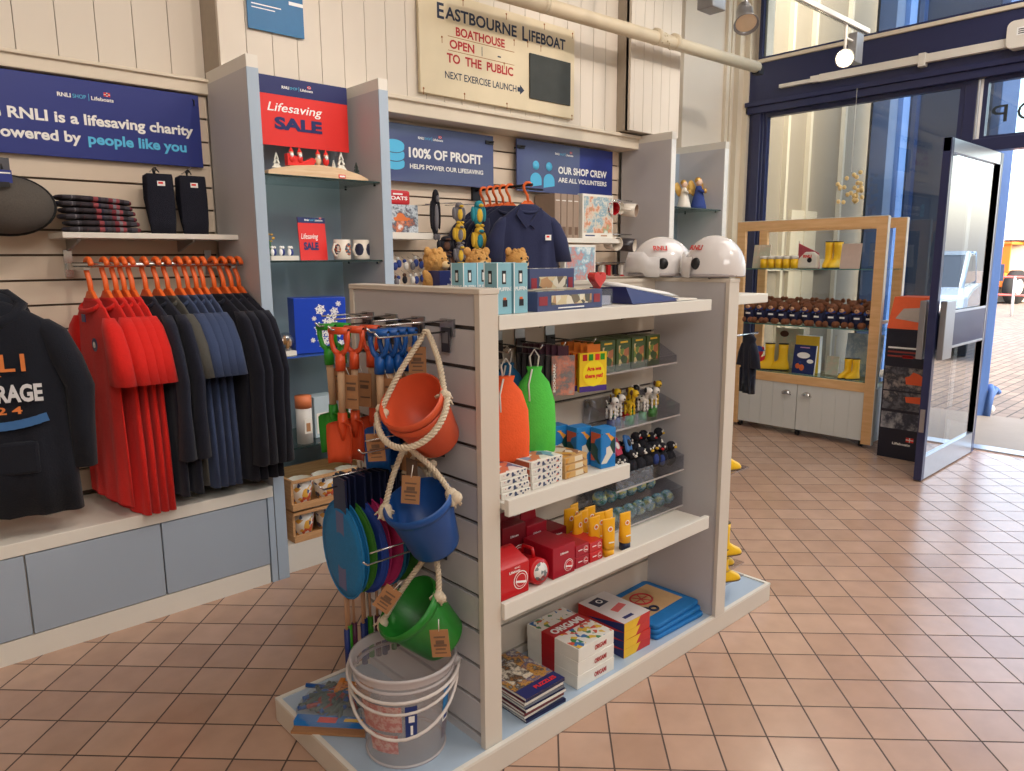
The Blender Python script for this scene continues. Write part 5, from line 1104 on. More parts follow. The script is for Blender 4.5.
b.tube(bail(0.03, 0.255, 0.157, 130, 322), 0.0045, HD, 8); b.tube(bail(0.055, 0.245, 0.154, 130, 322), 0.004, HD, 8); b.tube(bail(0.12, 0.235, 0.152, 130, 322), 0.0045, HD, 8); b.build('handle', t)
b = B()
for a in (130, 322): b.ell((0.15 * math.cos(R(a)), 0.15 * math.sin(R(a)), 0.25), (0.014, 0.014, 0.016), CLR, 10)
b.build('handle_lug', t)
def patch(b, a0, a1, z0, z1, m, off=0.0012, n=8, r0=0.112, r1=0.138, zt=0.235):
    vs = []
    for i in range(n + 1):
        a = R(a0 + (a1 - a0) * i / n)
        for z in (z0, z1): r = r0 + (r1 - r0) * z / zt + off; vs.append((r * math.cos(a), r * math.sin(a), z))
    b.add(vs, [(2 * i, 2 * i + 2, 2 * i + 3, 2 * i + 1) for i in range(n)], m, True)
b = B(); PK = art('faded_pink_print', [(196, 150, 144), (186, 112, 108), (206, 176, 168), (176, 130, 126)], 60, 0.4, 'noise'); patch(b, 178, 232, 0.12, 0.2, PK); patch(b, 186, 226, 0.05, 0.11, PK); b.build('faded_label', t)
b = B(); LB = mat('lifeboat_label_navy', (22, 50, 120), 0.4); LC = mat('label_cyan', (24, 128, 200), 0.4)
patch(b, 236, 250, 0.10, 0.20, LB, .0018); patch(b, 240, 247, 0.15, 0.17, WHT, .0024, 4); patch(b, 242, 245, 0.11, 0.14, WHT, .0024, 4)
patch(b, 288, 301, 0.14, 0.22, LC, .0018); patch(b, 289, 302, 0.105, 0.14, WHT, .002); patch(b, 291, 300, 0.112, 0.125, LB, .0026, 4); patch(b, 289, 302, 0.05, 0.105, milky('purple_tint', (120, 96, 112), .5), .0018); b.build('sticker', t)
# ---- crab line kit
t = T('crab_line_kit', 'clear bag of crab lines with orange reel and blue card at the base corner', 'toy', (0.985, 1.90, 0.0765), R(-48)); t.scale = (1.12, 1.12, 1.12)
b = B(); LNG = mat('grey_green_line', (70, 88, 84), 0.6, var=.2)
for i in range(60): a = rs.uniform(0, 6.28); x, y = rs.uniform(-.05, .05), rs.uniform(-.045, .05); b.tube([(x - .05 * math.cos(a), y - .035 * math.sin(a), .012 + rs.random() * .02), (x + .01, y + .01, .022 + rs.random() * .02), (x + .05 * math.cos(a), y + .035 * math.sin(a), .012 + rs.random() * .03)], 0.0062, (LNG, LNG, SBm, LNG, mat('line_red', (150, 50, 44), .5))[i % 5], 6)
b.build('line_coils', t)
b = B()
for k in range(3): b.box(0.0, 0.10, 0.02 + k * .017, 0.030 + k * .017, .03, .045, mat('reel_orange', (226, 138, 30), 0.45))
b.box(0.0, .014, 0.015, 0.075, .028, .048, MC['reel_orange']); b.box(.086, .1, 0.015, .075, .028, .048, MC['reel_orange']); b.build('reel', t)
b = B(); b.box(-0.075, 0.125, -0.092, -0.062, 0.0, 0.022, mat('card_blue', (30, 120, 200), 0.4)); b.box(-0.075, 0.125, -0.0925, -0.0915, 0.0, 0.008, KRAFT); b.rect((-0.01, -0.094, 0.0225), XA, YA, 0.05, 0.022, 0.001, RED); b.rect((0.06, -0.086, 0.0225), XA, YA, 0.05, 0.012, 0.001, YEL); b.box(-0.075, 0.125, -0.115, -0.092, 0.0, 0.006, MC['kraft_card']); b.build('header_card', t)
b = B(); b.loft([(0.02, -0.01, 0.001, .10, .085), (0.02, -0.01, .02, .112, .092), (0.02, -.01, .045, .09, .075), (0.02, -.01, .052, .05, .045)], milky('clear_bag', (220, 224, 224), 0.16, 0.1), 28); b.build('bag', t)

# ================================================================ GONDOLA TOP
TEAL = mat('pebble_box_teal', (138, 188, 202), 0.35); 
def pebble(label, loc, rz=0):
    t = T('pebble_toy_box', label, 'box', loc, rz, 'pale teal boxes on the gondola top')
    b = B(); b.box(0, 0.052, 0, 0.052, 0, 0.135, TEAL); b.build('carton', t, bev=0.001)
    b = B(); DK = mat('bird_black', (30, 32, 38), .5)
    for (O, U) in (((0, 0, 0), XA), ((0, 0.052, 0), NY)):
        O = V(O); b.rect(O + V(U) * 0.0 + V((0, 0, 0)), U, ZA, 0.003, 0.135, .0008, WHT)
        b.rect(O + V(U) * .018 + V((0, 0, .08)), U, ZA, 0.014, 0.035, .0008, DK); b.rect(O + V(U) * .021 + V((0, 0, .085)), U, ZA, 0.008, 0.022, .0012, WHT); b.rect(O + V(U) * .02 + V((0, 0, .02)), U, ZA, 0.016, 0.018, .0008, DK); b.rect(O + V(U) * .022 + V((0, 0, .038)), U, ZA, 0.010, 0.006, .0012, mat('bill_orange', (226, 110, 50), .5))
        b.text('PUFFIN' if U == XA else 'PEBBLE', O + V(U) * .005 + V((0, 0, .062)), U, ZA, 0.010, WHT, w=.042, bold=.03, depth=.0012)
    b.build('printed_art', t); return t
pebble('pale teal puffin box at the front corner of the gondola top', (1.285, 1.45, 1.304)); pebble('pale teal puffin box second from the front corner of the gondola top', (1.345, 1.45, 1.304))
for i, (x, y) in enumerate(((1.325, 1.64), (1.385, 1.65), (1.445, 1.66), (1.505, 1.665))): pebble('pale teal puffin box in the back row, %s from the teddies side' % ('first', 'second', 'third', 'fourth')[i], (x, y, 1.304), R(3))
# golden teddies
def teddy(label, loc, rz, fur, s=1.0, group='golden teddies on the gondola top', jersey=None, name='teddy_bear', parts=True):
    t = T(name, label, 'teddy bear', loc, rz, group); t.scale = (s, s, s)
    b = B(); b.ell((0, 0, 0.052), (0.042, 0.036, 0.052), jersey or fur, 16); b.build('body', t)
    b = B(); b.ell((0, -0.006, 0.128), (0.04, 0.036, 0.036), fur, 18); b.ell((0, -0.038, 0.118), (0.017, 0.014, 0.013), mat('muzzle_cream', (226, 196, 146), 0.9), 12)
    for k in range(60):
        a = rs.uniform(0, 6.28); e = rs.uniform(-1.2, 1.4); b.ell((0.037 * math.cos(e) * math.cos(a), -0.006 + 0.033 * math.cos(e) * math.sin(a), 0.128 + 0.034 * math.sin(e)), (0.007, 0.007, 0.007), fur, 5)
    b.build('head', t)
    for sg in (-1, 1):
        b = B(); b.ell((sg * 0.034, 0.0, 0.158), (0.014, 0.008, 0.014), fur, 12); b.build('ear', t)
        b = B(); b.ell((sg * 0.046, -0.012, 0.075), (0.014, 0.014, 0.034), jersey or fur, 12, rot=Euler((R(-20), R(sg * 22), 0))); b.build('arm', t)
        b = B(); b.ell((sg * 0.028, -0.042, 0.018), (0.017, 0.034, 0.017), fur, 12); b.build('leg', t)
    b = B(); b.ell((0, -0.051, 0.124), (0.005, 0.004, 0.004), BLACK, 8)
    for sg in (-1, 1): b.ell((sg * 0.014, -0.038, 0.136), (0.004, 0.004, 0.004), BLACK, 8)
    b.build('face', t); return t
FUR = mat('golden_fur', (212, 160, 92), 0.95, var=0.2, scale=90, bump=0.6)
for x, y, rz, lab in ((1.44, 1.93, 20, 'golden teddy peeking over the left end of the gondola top'), (1.62, 1.93, -10, 'golden teddy behind the teal boxes on the gondola top'), (1.80, 1.93, 5, 'golden teddy below the front polo shirt on the gondola top')): teddy(lab, (x, y, 1.304), R(rz), FUR, 1.08)
t = T('navy_gift_box', 'small navy box with white lettering beside the first golden teddy', 'box', (1.40, 1.85, 1.304)); b = B(); b.box(0, 0.075, 0, 0.06, 0, 0.11, NAVY); b.build('carton', t, bev=.001); b = B(); b.text('LIFE', (0.04, 0, .08), XA, ZA, .008, WHT, w=.024); b.text('BOATS', (0.03, 0, .062), XA, ZA, .008, WHT, w=.034); b.rect((0.02, 0, .02), XA, ZA, .03, .022, .001, WHT); b.build('lettering', t)
t = T('red_gift_box', 'small red box between the navy box and the teal boxes', 'box', (1.50, 1.83, 1.304)); b = B(); b.box(0, .06, 0, .06, 0, .075, RED); b.build('carton', t, bev=.002); b = B(); b.box(.02, .04, -.001, .061, 0, .0755, YEL); b.build('band', t)
CROWD = art('painted_street_picture', [(214, 200, 160), (120, 110, 90), (190, 150, 110), (226, 220, 200), (90, 90, 84), (176, 190, 170)], 40, 0.35)
def dkpuz(label, loc, w, d, h, rz=0):
    PN = mat('puzzle_navy', (72, 82, 122), .35)
    t = T('jigsaw_box', label, 'box', loc, rz); b = B(); b.box(0, w, 0, d, 0, h, PN); b.build('carton', t, bev=.001)
    b = B(); b.rect((w * .2, 0, h * .3), XA, ZA, w * .62, h * .48, .001, CROWD); b.rect((.006, 0, h * .3), XA, ZA, w * .12, h * .45, .001, mat('puzzle_red', (150, 50, 60), .4)); b.rect((w * .86, 0, h * .3), XA, ZA, w * .1, h * .45, .001, MC['puzzle_red']); b.rect((w * .3, 0, h * .1), XA, ZA, w * .4, h * .06, .001, WHT)
    b.rect((.01, .01, h), XA, YA, w - .02, d - .02, .001, CROWD); b.build('printed_art', t)
dkpuz('long navy jigsaw box lying at the front of the gondola top', (1.425, 1.44, 1.304), 0.285, 0.16, 0.055, R(2))
dkpuz('navy jigsaw box with street picture standing behind the long one', (1.57, 1.62, 1.304), 0.20, 0.05, 0.115)
t = T('heart_tin', 'red heart shaped trinkets in a clear pack on the gondola top', 'trinket', (1.765, 1.50, 1.304))
b = B()
for k in range(3):
    hp = [(0.03 * 16 * math.sin(a) ** 3 / 17, 0.03 * (13 * math.cos(a) - 5 * math.cos(2 * a) - 2 * math.cos(3 * a) - math.cos(4 * a)) / 17) for a in [2 * PI * i / 28 for i in range(28)]]
    b.prism(hp, 0.014, mat('heart_red', (206, 40, 36), 0.2, coat=.6), Matrix(((1, 0, 0, -0.005 + k * .014), (0, 0, 1, 0.0 + k * .02), (0, 1, 0, 0.082), (0, 0, 0, 1))))
b.build('heart', t, bev=.004); b = B(); b.box(-.035, .04, -.012, .06, 0, .05, ACR); b.box(-.03, .035, -.008, .05, .002, .03, milky('pale_filler', (200, 204, 220), .7)); b.build('clear_pack', t)
t = T('paper_bag', 'folded navy and white paper bags lying on the gondola top', 'paper bag', (1.86, 1.45, 1.304))
b = B(); b.add([(0, 0, .001), (.26, 0, .001), (.3, .2, .001), (.02, .2, .001), (0.0, .03, .055), (.26, .01, .008), (.3, .2, .01), (.02, .2, .05)], [(0, 1, 2, 3), (4, 5, 6, 7), (0, 1, 5, 4), (1, 2, 6, 5), (2, 3, 7, 6), (3, 0, 4, 7)], NAVY); b.build('navy_bag', t)
b = B(); b.add([(0.03, 0.06, .052), (.3, 0.03, .012), (.34, .2, .012), (.05, .22, .06), (0.05, .1, .066), (.27, .06, .028), (.32, .2, .024), (.06, .21, .07)], [(0, 1, 2, 3), (4, 5, 6, 7), (0, 1, 5, 4), (1, 2, 6, 5), (2, 3, 7, 6), (3, 0, 4, 7)], WHT, True); b.box(.24, .36, .0, .12, .001, .006, PAPER); b.build('white_bag', t)
# ---- crew helmets
def helmet(label, loc, rz, visor):
    t = T('crew_helmet', label, 'helmet', loc, rz, rot=None); t.rotation_euler = (0, 0, rz)
    SH = mat('glossy_white_shell', (226, 222, 220), 0.18, var=.02, coat=.6); a_ = 0.115; c_ = 0.135
    b = B(); n = 32; prof = []
    for i in range(13):
        th = PI / 2 * i / 12; prof.append((math.cos(th), math.sin(th)))
    vs = []; fs = []
    for j, (cr, sr) in enumerate([(0.99, -0.18), (1.0, -0.08)] + prof[:-1]):
        for k in range(n):
            a = 2 * PI * k / n; x = cr * a_ * math.cos(a); y = cr * c_ * math.sin(a) * (1.0 if math.sin(a) < 0 else 1.08); vs.append((x, y, 0.028 + sr * 0.125 * (1 if sr > 0 else 1)))
    rows = 14
    for j in range(rows - 1):
        for k in range(n): k2 = (k + 1) % n; fs.append((j * n + k, j * n + k2, (j + 1) * n + k2, (j + 1) * n + k))
    vs.append((0, 0, 0.153)); fs += [((rows - 1) * n + k, (rows - 1) * n + (k + 1) % n, len(vs) - 1) for k in range(n)]
    b.add(vs, fs, SH, True); b.build('shell', t)
    b = B(); b.tube([(a_ * 1.01 * math.cos(2 * PI * k / 30), c_ * 1.02 * math.sin(2 * PI * k / 30), 0.008) for k in range(30)], 0.006, mat('helmet_trim_grey', (168, 160, 160), .4), 8, closed=True); b.build('edge_trim', t)
    b = B()
    pts = [(a_ * 1.1 * math.cos(R(a)), c_ * 1.12 * math.sin(R(a)), 0.05) for a in range(200, 341, 10)]
    vs = []
    for a in range(195, 346, 10):
        for (rr, z) in ((1.03, 0.095), (1.13, 0.06), (1.16, 0.02), (1.13, 0.02), (1.10, 0.055), (1.0, 0.09)): vs.append((a_ * rr * math.cos(R(a)), c_ * rr * math.sin(R(a)), z - (0.02 if a < 220 or a > 320 else 0)))
    N = len(range(195, 346, 10)); fs = [(i * 6 + k, i * 6 + (k + 1) % 6, (i + 1) * 6 + (k + 1) % 6, (i + 1) * 6 + k) for i in range(N - 1) for k in range(6)]
    b.add(vs, fs, milky('clear_visor', (232, 228, 226), .75, .1) if visor else SH, True); b.build('visor', t)
    for sg in (-1, 1):
        b = B(); b.lathe([(0, 0.012), (0.018, 0.010), (0.022, 0), (0.022, -.006)], BLACK, 18, Matrix.Translation((sg * a_ * .97, -.02, 0.05)) @ Matrix.Rotation(R(90 * sg), 4, 'Y')); b.build('visor_pivot', t)
    b = B(); RD = mat('helmet_red_print', (196, 60, 54), .4)
    for sg in (-1, 1): b.text('RNLI', (sg * (a_ * .80), -0.03 * sg - .0, 0.093), (0, sg, 0), (-sg * .62, 0, 0.78), .022, RD, w=.06, bold=.04, align='c', depth=.012)
    b.build('lettering', t)
    b = B(); b.tube([(-.08, .03, 0.0), (-.05, .0, -.012 + .012), (0.03, .02, -.0), (.08, .03, .0)], .006, mat('chin_strap', (120, 112, 110), .7), 6); b.build('chin_strap', t)
    return t
helmet('glossy white crew helmet with black visor pivot, left of the two on the gondola', (2.40, 1.74, 1.377), R(-128), True).scale = (.9, .9, 1.0)
helmet('plain white crew helmet on the gondola corner, right of the two', (2.415, 1.512, 1.377), R(-180), False).scale = (.82, .84, 1.0)
# ================================================================ GONDOLA FRONT, HANGING GOODS
def fprong(label, x, z, L=0.2): 
    t = T('display_hook', label, 'hook', (x, 1.733, z), 0, 'chrome display hooks on the gondola front'); b = B(); b.tube([(0, 0, 0), (0, -L, 0.0), (0, -L - .008, .012)], 0.0028, CHROME, 6); b.build('prong', t); b = B(); b.box(-.022, .022, -.005, 0, -.01, .04, STEEL); b.build('back_plate', t); b = B(); b.box(-.02, .02, -.010, -.006, -.05, .01, MC['dark_label_holder']); b.build('label_holder', t)
def drawbag(name, label, loc, m, w, h, rz=0, group=None):
    t = T(name, label, 'bag', loc, rz, group)
    b = B(); b.loft([(0, 0, -h, w * .5, .02), (0, 0, -h + .01, w * .52, .026, .002, 0), (0, 0, -h * .7, w * .53, .034, .003, 1), (0, 0, -h * .4, w * .5, .034, .003, 2), (0, 0, -h * .18, w * .36, .026, .004, 2), (0, 0, -h * .06, w * .16, .016, .003, 0), (0, 0, 0, w * .2, .014)], m, 32); b.build('bag_body', t)
    b = B(); b.tube([(-.008, 0, -h * .06), (-.014, 0, .03), (0, 0, .052), (.014, 0, .03), (.008, 0, -h * .06)], .0028, mat('white_cord', (226, 222, 214), .8), 6); b.tube([(-.01, -.02, -.005), (-.022, -.03, -.05), (-.02, -.034, -.10)], .0028, MC['white_cord'], 6); b.build('drawstring', t); return t
NG = mat('neon_green_fabric', (84, 206, 74), .7, var=.08, bump=.2, scale=60); NO = mat('neon_orange_fabric', (250, 98, 44), .7, var=.08, bump=.2, scale=60); NB = mat('teal_fabric', (24, 96, 140), .7, bump=.2, scale=60)
for x, lab in ((1.40, 'chrome prong holding the orange drawstring bag'), (1.53, 'chrome prong holding the green drawstring bag'), (1.63, 'chrome prong holding the dark toy packs'), (1.77, 'chrome prong holding the yellow activity packs')): fprong(lab, x, 1.185)
drawbag('drawstring_bag', 'neon green drawstring bag hanging at the front of the gondola', (1.525, 1.555, 1.13), NG, .125, .265, R(-35))
drawbag('drawstring_bag', 'neon orange drawstring bag hanging next to the gondola post', (1.405, 1.55, 1.115), NO, .13, .255, R(-35))
drawbag('drawstring_bag', 'teal blue drawstring bag hanging behind the orange one', (1.44, 1.655, 1.13), NB, .12, .22, R(-30)); drawbag('drawstring_bag', 'teal blue drawstring bag half hidden behind the green one', (1.52, 1.67, 1.13), NB, .11, .2, R(-30))
DP = art('dark_pack_print', [(44, 36, 44), (30, 30, 36), (96, 40, 60), (60, 56, 60), (36, 34, 48)], 24, .4, stretch=(1, .2, .2)); GP_ = art('grey_pack_print', [(150, 146, 144), (120, 118, 122), (206, 130, 110), (170, 166, 162)], 26, .4, 'noise')
for i in range(7):
    t = T('toy_pack', 'slim dark toy pack in the row behind the grey one, left of the yellow pack' if i else 'grey toy pack with white side lettering, front of the dark row', 'toy pack', (1.595 - .004 * i, 1.55 + i * .022, 1.03), R(-28), 'dark toy packs on the gondola' if i else None)
    b = B(); b.box(0, .075, 0, .008, 0, .125, DP if i else GP_); b.build('carton', t, bev=.001)
    b = B(); b.box(.02, .055, .001, .006, .125, .155, mat('plum_header', (70, 34, 54), .4)); b.build('header', t)
    if i == 0: b = B(); b.text('BOOKMARK', (0.012, 0, .012), ZA, NX, .008, WHT, w=.09, bold=.03); b.build('lettering', t)
YP = mat('yellow_card', (240, 204, 40), .4); mat('orange_card', (220, 120, 40), .4)
for i in range(5):
    t = T('activity_pack', 'yellow activity pack with red and green print, front of its row' if i == 0 else 'orange edged activity pack hanging behind the yellow front one', 'toy pack', (1.70 + .0 * i, 1.53 + i * .028, 1.03), R(-14), None if i == 0 else 'activity packs on the gondola')
    b = B(); b.box(0, .105, 0, .012, 0, .125, YP if i == 0 else mat('orange_card', (220, 120, 40), .4)); b.build('carton', t, bev=.001)
    b = B(); b.rect((0, 0, 0), XA, ZA, .105, .018, .0008, mat('violet_card', (70, 50, 130), .4)); b.lathe([(0, 0), (.042, 0)], mat('bright_yellow', (250, 226, 40), .4), 20, Matrix.Translation((.054, -.0012, .058)) @ Matrix.Rotation(R(90), 4, 'X')); b.text('Are we', (.054, 0, .068), XA, ZA, .013, RED, w=.055, bold=.04, align='c', depth=.003); b.text('there yet?', (.054, 0, .045), XA, ZA, .013, RED, w=.07, bold=.04, align='c', depth=.003)
    for k, x in enumerate((.012, .035, .06, .08)): b.rect((x, 0, .1), XA, ZA, .016, .02, .0015, (TR, SG_, RED, SG_)[k])
    b.box(.03, .08, .002, .006, .125, .15, MC['orange_card']); b.build('printed_art', t)
def tray(label, x0, x1, y0, y1, z0, h, hf=0.5):
    t = T('acrylic_tray', label, 'tray', (x0, y0, z0)); w = x1 - x0; d = y1 - y0
    b = B(); b.box(0, w, 0, d, 0, .003, ACR); b.box(0, w, 0, .003, .003, h * hf, ACR); b.box(0, w, d - .003, d, .003, h, ACR); b.build('tray_body', t)
    b = B()
    for x in (0, w - .003): b.prism([(0.003, .003), (d - .003, .003), (d - .003, h), (0.003, h * hf)], .003, ACR, Matrix(((0, 0, 1, x), (1, 0, 0, 0), (0, 1, 0, 0), (0, 0, 0, 1))))
    b.build('tray_side', t)
    b = B(); b.box(0, w, -.0012, 0, -0.002, .0045, mat('bright_acrylic_edge', (206, 200, 196), .2, alpha=.6)); b.box(.02, .05, d, 1.733 - y0, h - .03, h, ACR); b.box(w - .05, w - .02, d, 1.733 - y0, h - .03, h, ACR); b.build('tray_edge', t)
tray('clear acrylic tray of small green boxes high on the gondola', 1.86, 2.30, 1.58, 1.72, 1.06, .10, .3)
GBX = art('woodland_box_print', [(70, 96, 44), (110, 140, 60), (180, 110, 70), (226, 206, 150), (60, 80, 50), (206, 170, 80)], 45, .4)
for i in range(11):
    r = i % 3; c_ = i // 3; t = T('card_game_box', 'small green card game box in the upper acrylic tray', 'box', (1.87 + c_ * .085, 1.59 + r * .042, 1.064), 0, 'green card game boxes'); b = B(); b.box(0, .078, 0, .035, 0, .11, mat('deep_green_card', (72, 92, 44), .4)); b.build('carton', t, bev=.001); b = B(); b.rect((.012, 0, .018), XA, ZA, .054, .07, .001, GBX); b.rect((.02, 0, .096), XA, ZA, .04, .006, .001, YEL); b.build('printed_art', t)
tray('clear acrylic tray of spotted wobbly animal toys', 1.93, 2.33, 1.58, 1.72, .855, .09, .5)
def animal(label, loc, body, spot, neck=0, rz=0, base=None):
    t = T('wobbly_animal_toy', label, 'toy', loc, rz, None)
    b = B(); b.cyl((0, 0, 0), (0, 0, .028), .017, base or TR, r1=.014, n=16); b.build('push_base', t)
    b = B(); b.ell((0, 0, .078), (.014, .022, .014), body, 12)
    for x in (-.009, .009):
        for y in (-.013, .013):
            for k in range(3): b.ell((x, y, .066 - k * .013), (.005, .005, .0075), body, 6)
    b.tube([(0, .02, .08), (0, .032, .095)], .003, body, 6); b.build('body', t)
    b = B(); b.ell((0, -.024, .102 + neck), (.014, .016, .014), body, 12); b.tube([(0, -.015, .08), (0, -.02, .1 + neck)], .007, body, 8); b.ell((-.014, -.02, .106 + neck), (.005, .006, .01), spot, 8); b.ell((.014, -.02, .106 + neck), (.005, .006, .01), spot, 8); b.ell((0, -.039, .1 + neck), (.004, .003, .003), BLACK, 6); b.build('head', t)
    b = B()
    for k in range(6): a = k * 1.1; b.ell((.0125 * math.cos(a), -.012 + .006 * k, .078 + .012 * math.sin(a)), (.004, .005, .004), spot, 6)
    b.build('spots', t)
WTO = mat('toy_white', (232, 228, 222), .4); YTO = mat('toy_yellow', (224, 184, 30), .4)
an = ((1.955, 1.61, WTO, BLACK, 0, 'white spotted dog toy at the left of the animal tray'), (2.01, 1.63, WTO, BLACK, 0, 'white spotted dog toy second in the animal tray'), (2.06, 1.61, YTO, TN, .012, 'yellow giraffe toy at the front of the animal tray'), (2.045, 1.67, YTO, TN, .012, 'yellow giraffe toy at the back left of the animal tray'), (2.10, 1.66, YTO, TN, .01, 'yellow giraffe toy in the middle of the animal tray'), (2.15, 1.62, WTO, BLACK, .008, 'black and white cow toy at the front of the tray'), (2.16, 1.68, BLACK, WTO, .01, 'black and white cow toy at the back of the tray'), (2.22, 1.63, WTO, BLACK, 0, 'black and white dog toy right of the cow toys'), (2.27, 1.66, YTO, TN, .015, 'yellow giraffe toy at the right end of the animal tray'))
for x, y, m1, m2, nk, lab in an: animal(lab, (x, y, .859), m1, m2, nk, R(rs.uniform(-40, 10)), rs.choice([TR, SG_, TBU]))
tray('clear acrylic tray of small black plush toys', 1.93, 2.34, 1.56, 1.72, .64, .10, .6)
for i in range(16):
    c_ = i % 8; r = i // 8; t = T('small_plush_toy', 'tiny black plush toy in the middle acrylic tray', 'toy', (1.965 + c_ * .048, 1.60 + r * .06, .645 + rs.random() * .03 + r * .03), R(rs.uniform(-60, 40)), 'tiny black plush toys')
    b = B(); b.ell((0, 0, .035), (.024, .022, .034), TB, 12); b.ell((0, -.015, .035), (.013, .01, .022), rs.choice([TW2, TB, TB, TBU]), 10); b.build('body', t)
    b = B(); b.ell((0, -.004, .083), (.02, .019, .018), TB, 12); b.ell((0, -.022, .08), (.007, .008, .005), rs.choice([TY, TR, TW2]), 8); b.ell((-.009, -.02, .088), (.004, .003, .005), WTO, 6); b.ell((.009, -.02, .088), (.004, .003, .005), WTO, 6); b.build('head', t)
for i, (x, m, lab) in enumerate(((2.0, mat('pink_plastic', (186, 50, 80), .4), 'small pink toy lying on top of the black plush toys'), (2.06, mat('sky_plastic', (70, 124, 190), .4), 'small blue card pack leaning on the black plush toys'))):
    t = T('small_toy_pack', lab, 'toy', (x, 1.60, .755), R(20), rot=(R(-25), R(18 * i), R(10))); b = B(); b.prism(rrect(-.022, 0, .022, .065, .008), .01, m, Matrix(((1, 0, 0, 0), (0, 0, 1, 0), (0, 1, 0, 0), (0, 0, 0, 1)))); b.build('pack_body', t, bev=.002); b = B(); b.ell((0, -.002, .035), (.012, .004, .014), BLACK if i else WTO, 10); b.build('motif', t)
tray('clear acrylic tray of blue and green bath balls low on the gondola', 1.90, 2.34, 1.56, 1.72, .495, .11, .7)
BALL = art('ball_swirl', [(50, 90, 150), (60, 120, 80), (120, 160, 190), (200, 206, 120), (40, 70, 130)], 30, .15, 'noise', coat=.6)
for i in range(13):
    c_ = i % 7; r = i // 7; t = T('swirl_ball', 'shiny blue and green swirl ball in the lower acrylic tray', 'ball', (1.94 + c_ * .058 + r * .02, 1.60 + r * .06, .532 + r * .055), R(30 * i), 'swirl balls in the lower tray')
    b = B(); b.ell((0, 0, 0), (.029, .029, .029), BALL, 16); b.build('ball', t); b = B(); b.tube([(.0295 * math.cos(a), .0295 * math.sin(a) * .9, .0295 * math.sin(a) * .4) for a in [2 * PI * k / 16 for k in range(16)]], .002, ACR, 5, closed=True); b.build('seam', t)

# ================================================================ SHELF TWO
def gbox(name, label, cat, loc, w, d, h, m, rz=0, group=None, top=None, front=None, spine=None, side=None, bev=.001, txt=None):
    t = T(name, label, cat, loc, rz, group)
    b = B(); b.box(0, w, 0, d, 0, h, m); b.build('carton', t, bev=bev)
    b = B(); k = 0
    if top: b.rect((w * .06, d * .06, h), XA, YA, w * .88, d * .88, .0008, top); k = 1
    if front: b.rect((w * .05, 0, h * .12), XA, ZA, w * .9, h * .76, .0008, front); k = 1
    if side: b.rect((0, d * .95, h * .12), NY, ZA, d * .9, h * .76, .0008, side); k = 1
    for q in (txt or []): b.text(*q[0], **q[1]); k = 1
    if k: b.build('printed_art', t)
    return t
PUZ = art('white_box_print', [(226, 222, 216), (226, 222, 216), (120, 160, 190), (206, 120, 90), (230, 228, 222), (90, 96, 130)], 32, .4)
DOTS = art('edge_print', [(222, 216, 208), (222, 216, 208), (60, 70, 100), (222, 216, 208), (190, 90, 70)], 110, .5)
for i in range(4): gbox('small_puzzle_box', 'white puzzle box, %s of the stack next to the gondola post' % ('bottom', 'second', 'third', 'top')[i], 'box', (1.288, 1.44 + .003 * i, .793 + i * .018), .105, .14, .017, PAPER, R(-2 + i), 'white puzzle boxes on the middle shelf', top=PUZ if i == 3 else None, front=DOTS, side=mat('brick_edge', (176, 90, 60), .5))
for i in range(4): gbox('small_puzzle_box', 'white puzzle box, %s of the taller stack on the middle shelf' % ('bottom', 'second', 'third', 'top')[i], 'box', (1.41, 1.445 + .002 * i, .793 + i * .0205), .13, .16, .0195, PAPER, R(3 - i), 'white puzzle boxes on the middle shelf', top=PUZ if i == 3 else None, front=DOTS, side=mat('brick_edge', (176, 90, 60), .5))
TANP = art('tan_box_print', [(206, 164, 100), (226, 210, 180), (150, 100, 60), (210, 150, 60), (230, 214, 190)], 38, .5)
for i in range(3): gbox('small_puzzle_box', 'tan puzzle box, %s of the stack beside the blue boxes' % ('bottom', 'middle', 'top')[i], 'box', (1.553, 1.45 + .002 * i, .793 + i * .022), .105, .17, .021, mat('tan_card', (196, 156, 104), .5), R(2), 'tan puzzle boxes on the middle shelf', top=TANP if i == 2 else None, front=TANP)
PEN = art('blue_box_print', [(36, 126, 200), (36, 126, 200), (214, 90, 44), (226, 220, 206), (24, 66, 60), (232, 160, 60)], 26, .35)
for i in range(4): gbox('tall_blue_box', 'tall bright blue toy box, %s in its row on the middle shelf' % ('nearest', 'second', 'third', 'rearmost')[i], 'box', (1.715 - i * .042, 1.45 + i * .065, .793), .062, .05, .128, mat('sea_blue_card', (40, 130, 200), .35), R(-8), 'tall blue boxes on the middle shelf', front=PEN, side=art('green_side_print', [(24, 70, 60), (36, 110, 170), (24, 70, 60), (206, 90, 44)], 26, .4))
gbox('price_ticket_holder', 'small white price ticket beside the blue boxes', 'price ticket', (1.80, 1.62, .80), .045, .004, .03, WHT)
gbox('dark_booklet', 'dark booklets behind the white price ticket', 'booklet', (1.80, 1.64, .793), .13, .08, .03, mat('dark_cover', (40, 42, 60), .4), top=DP)
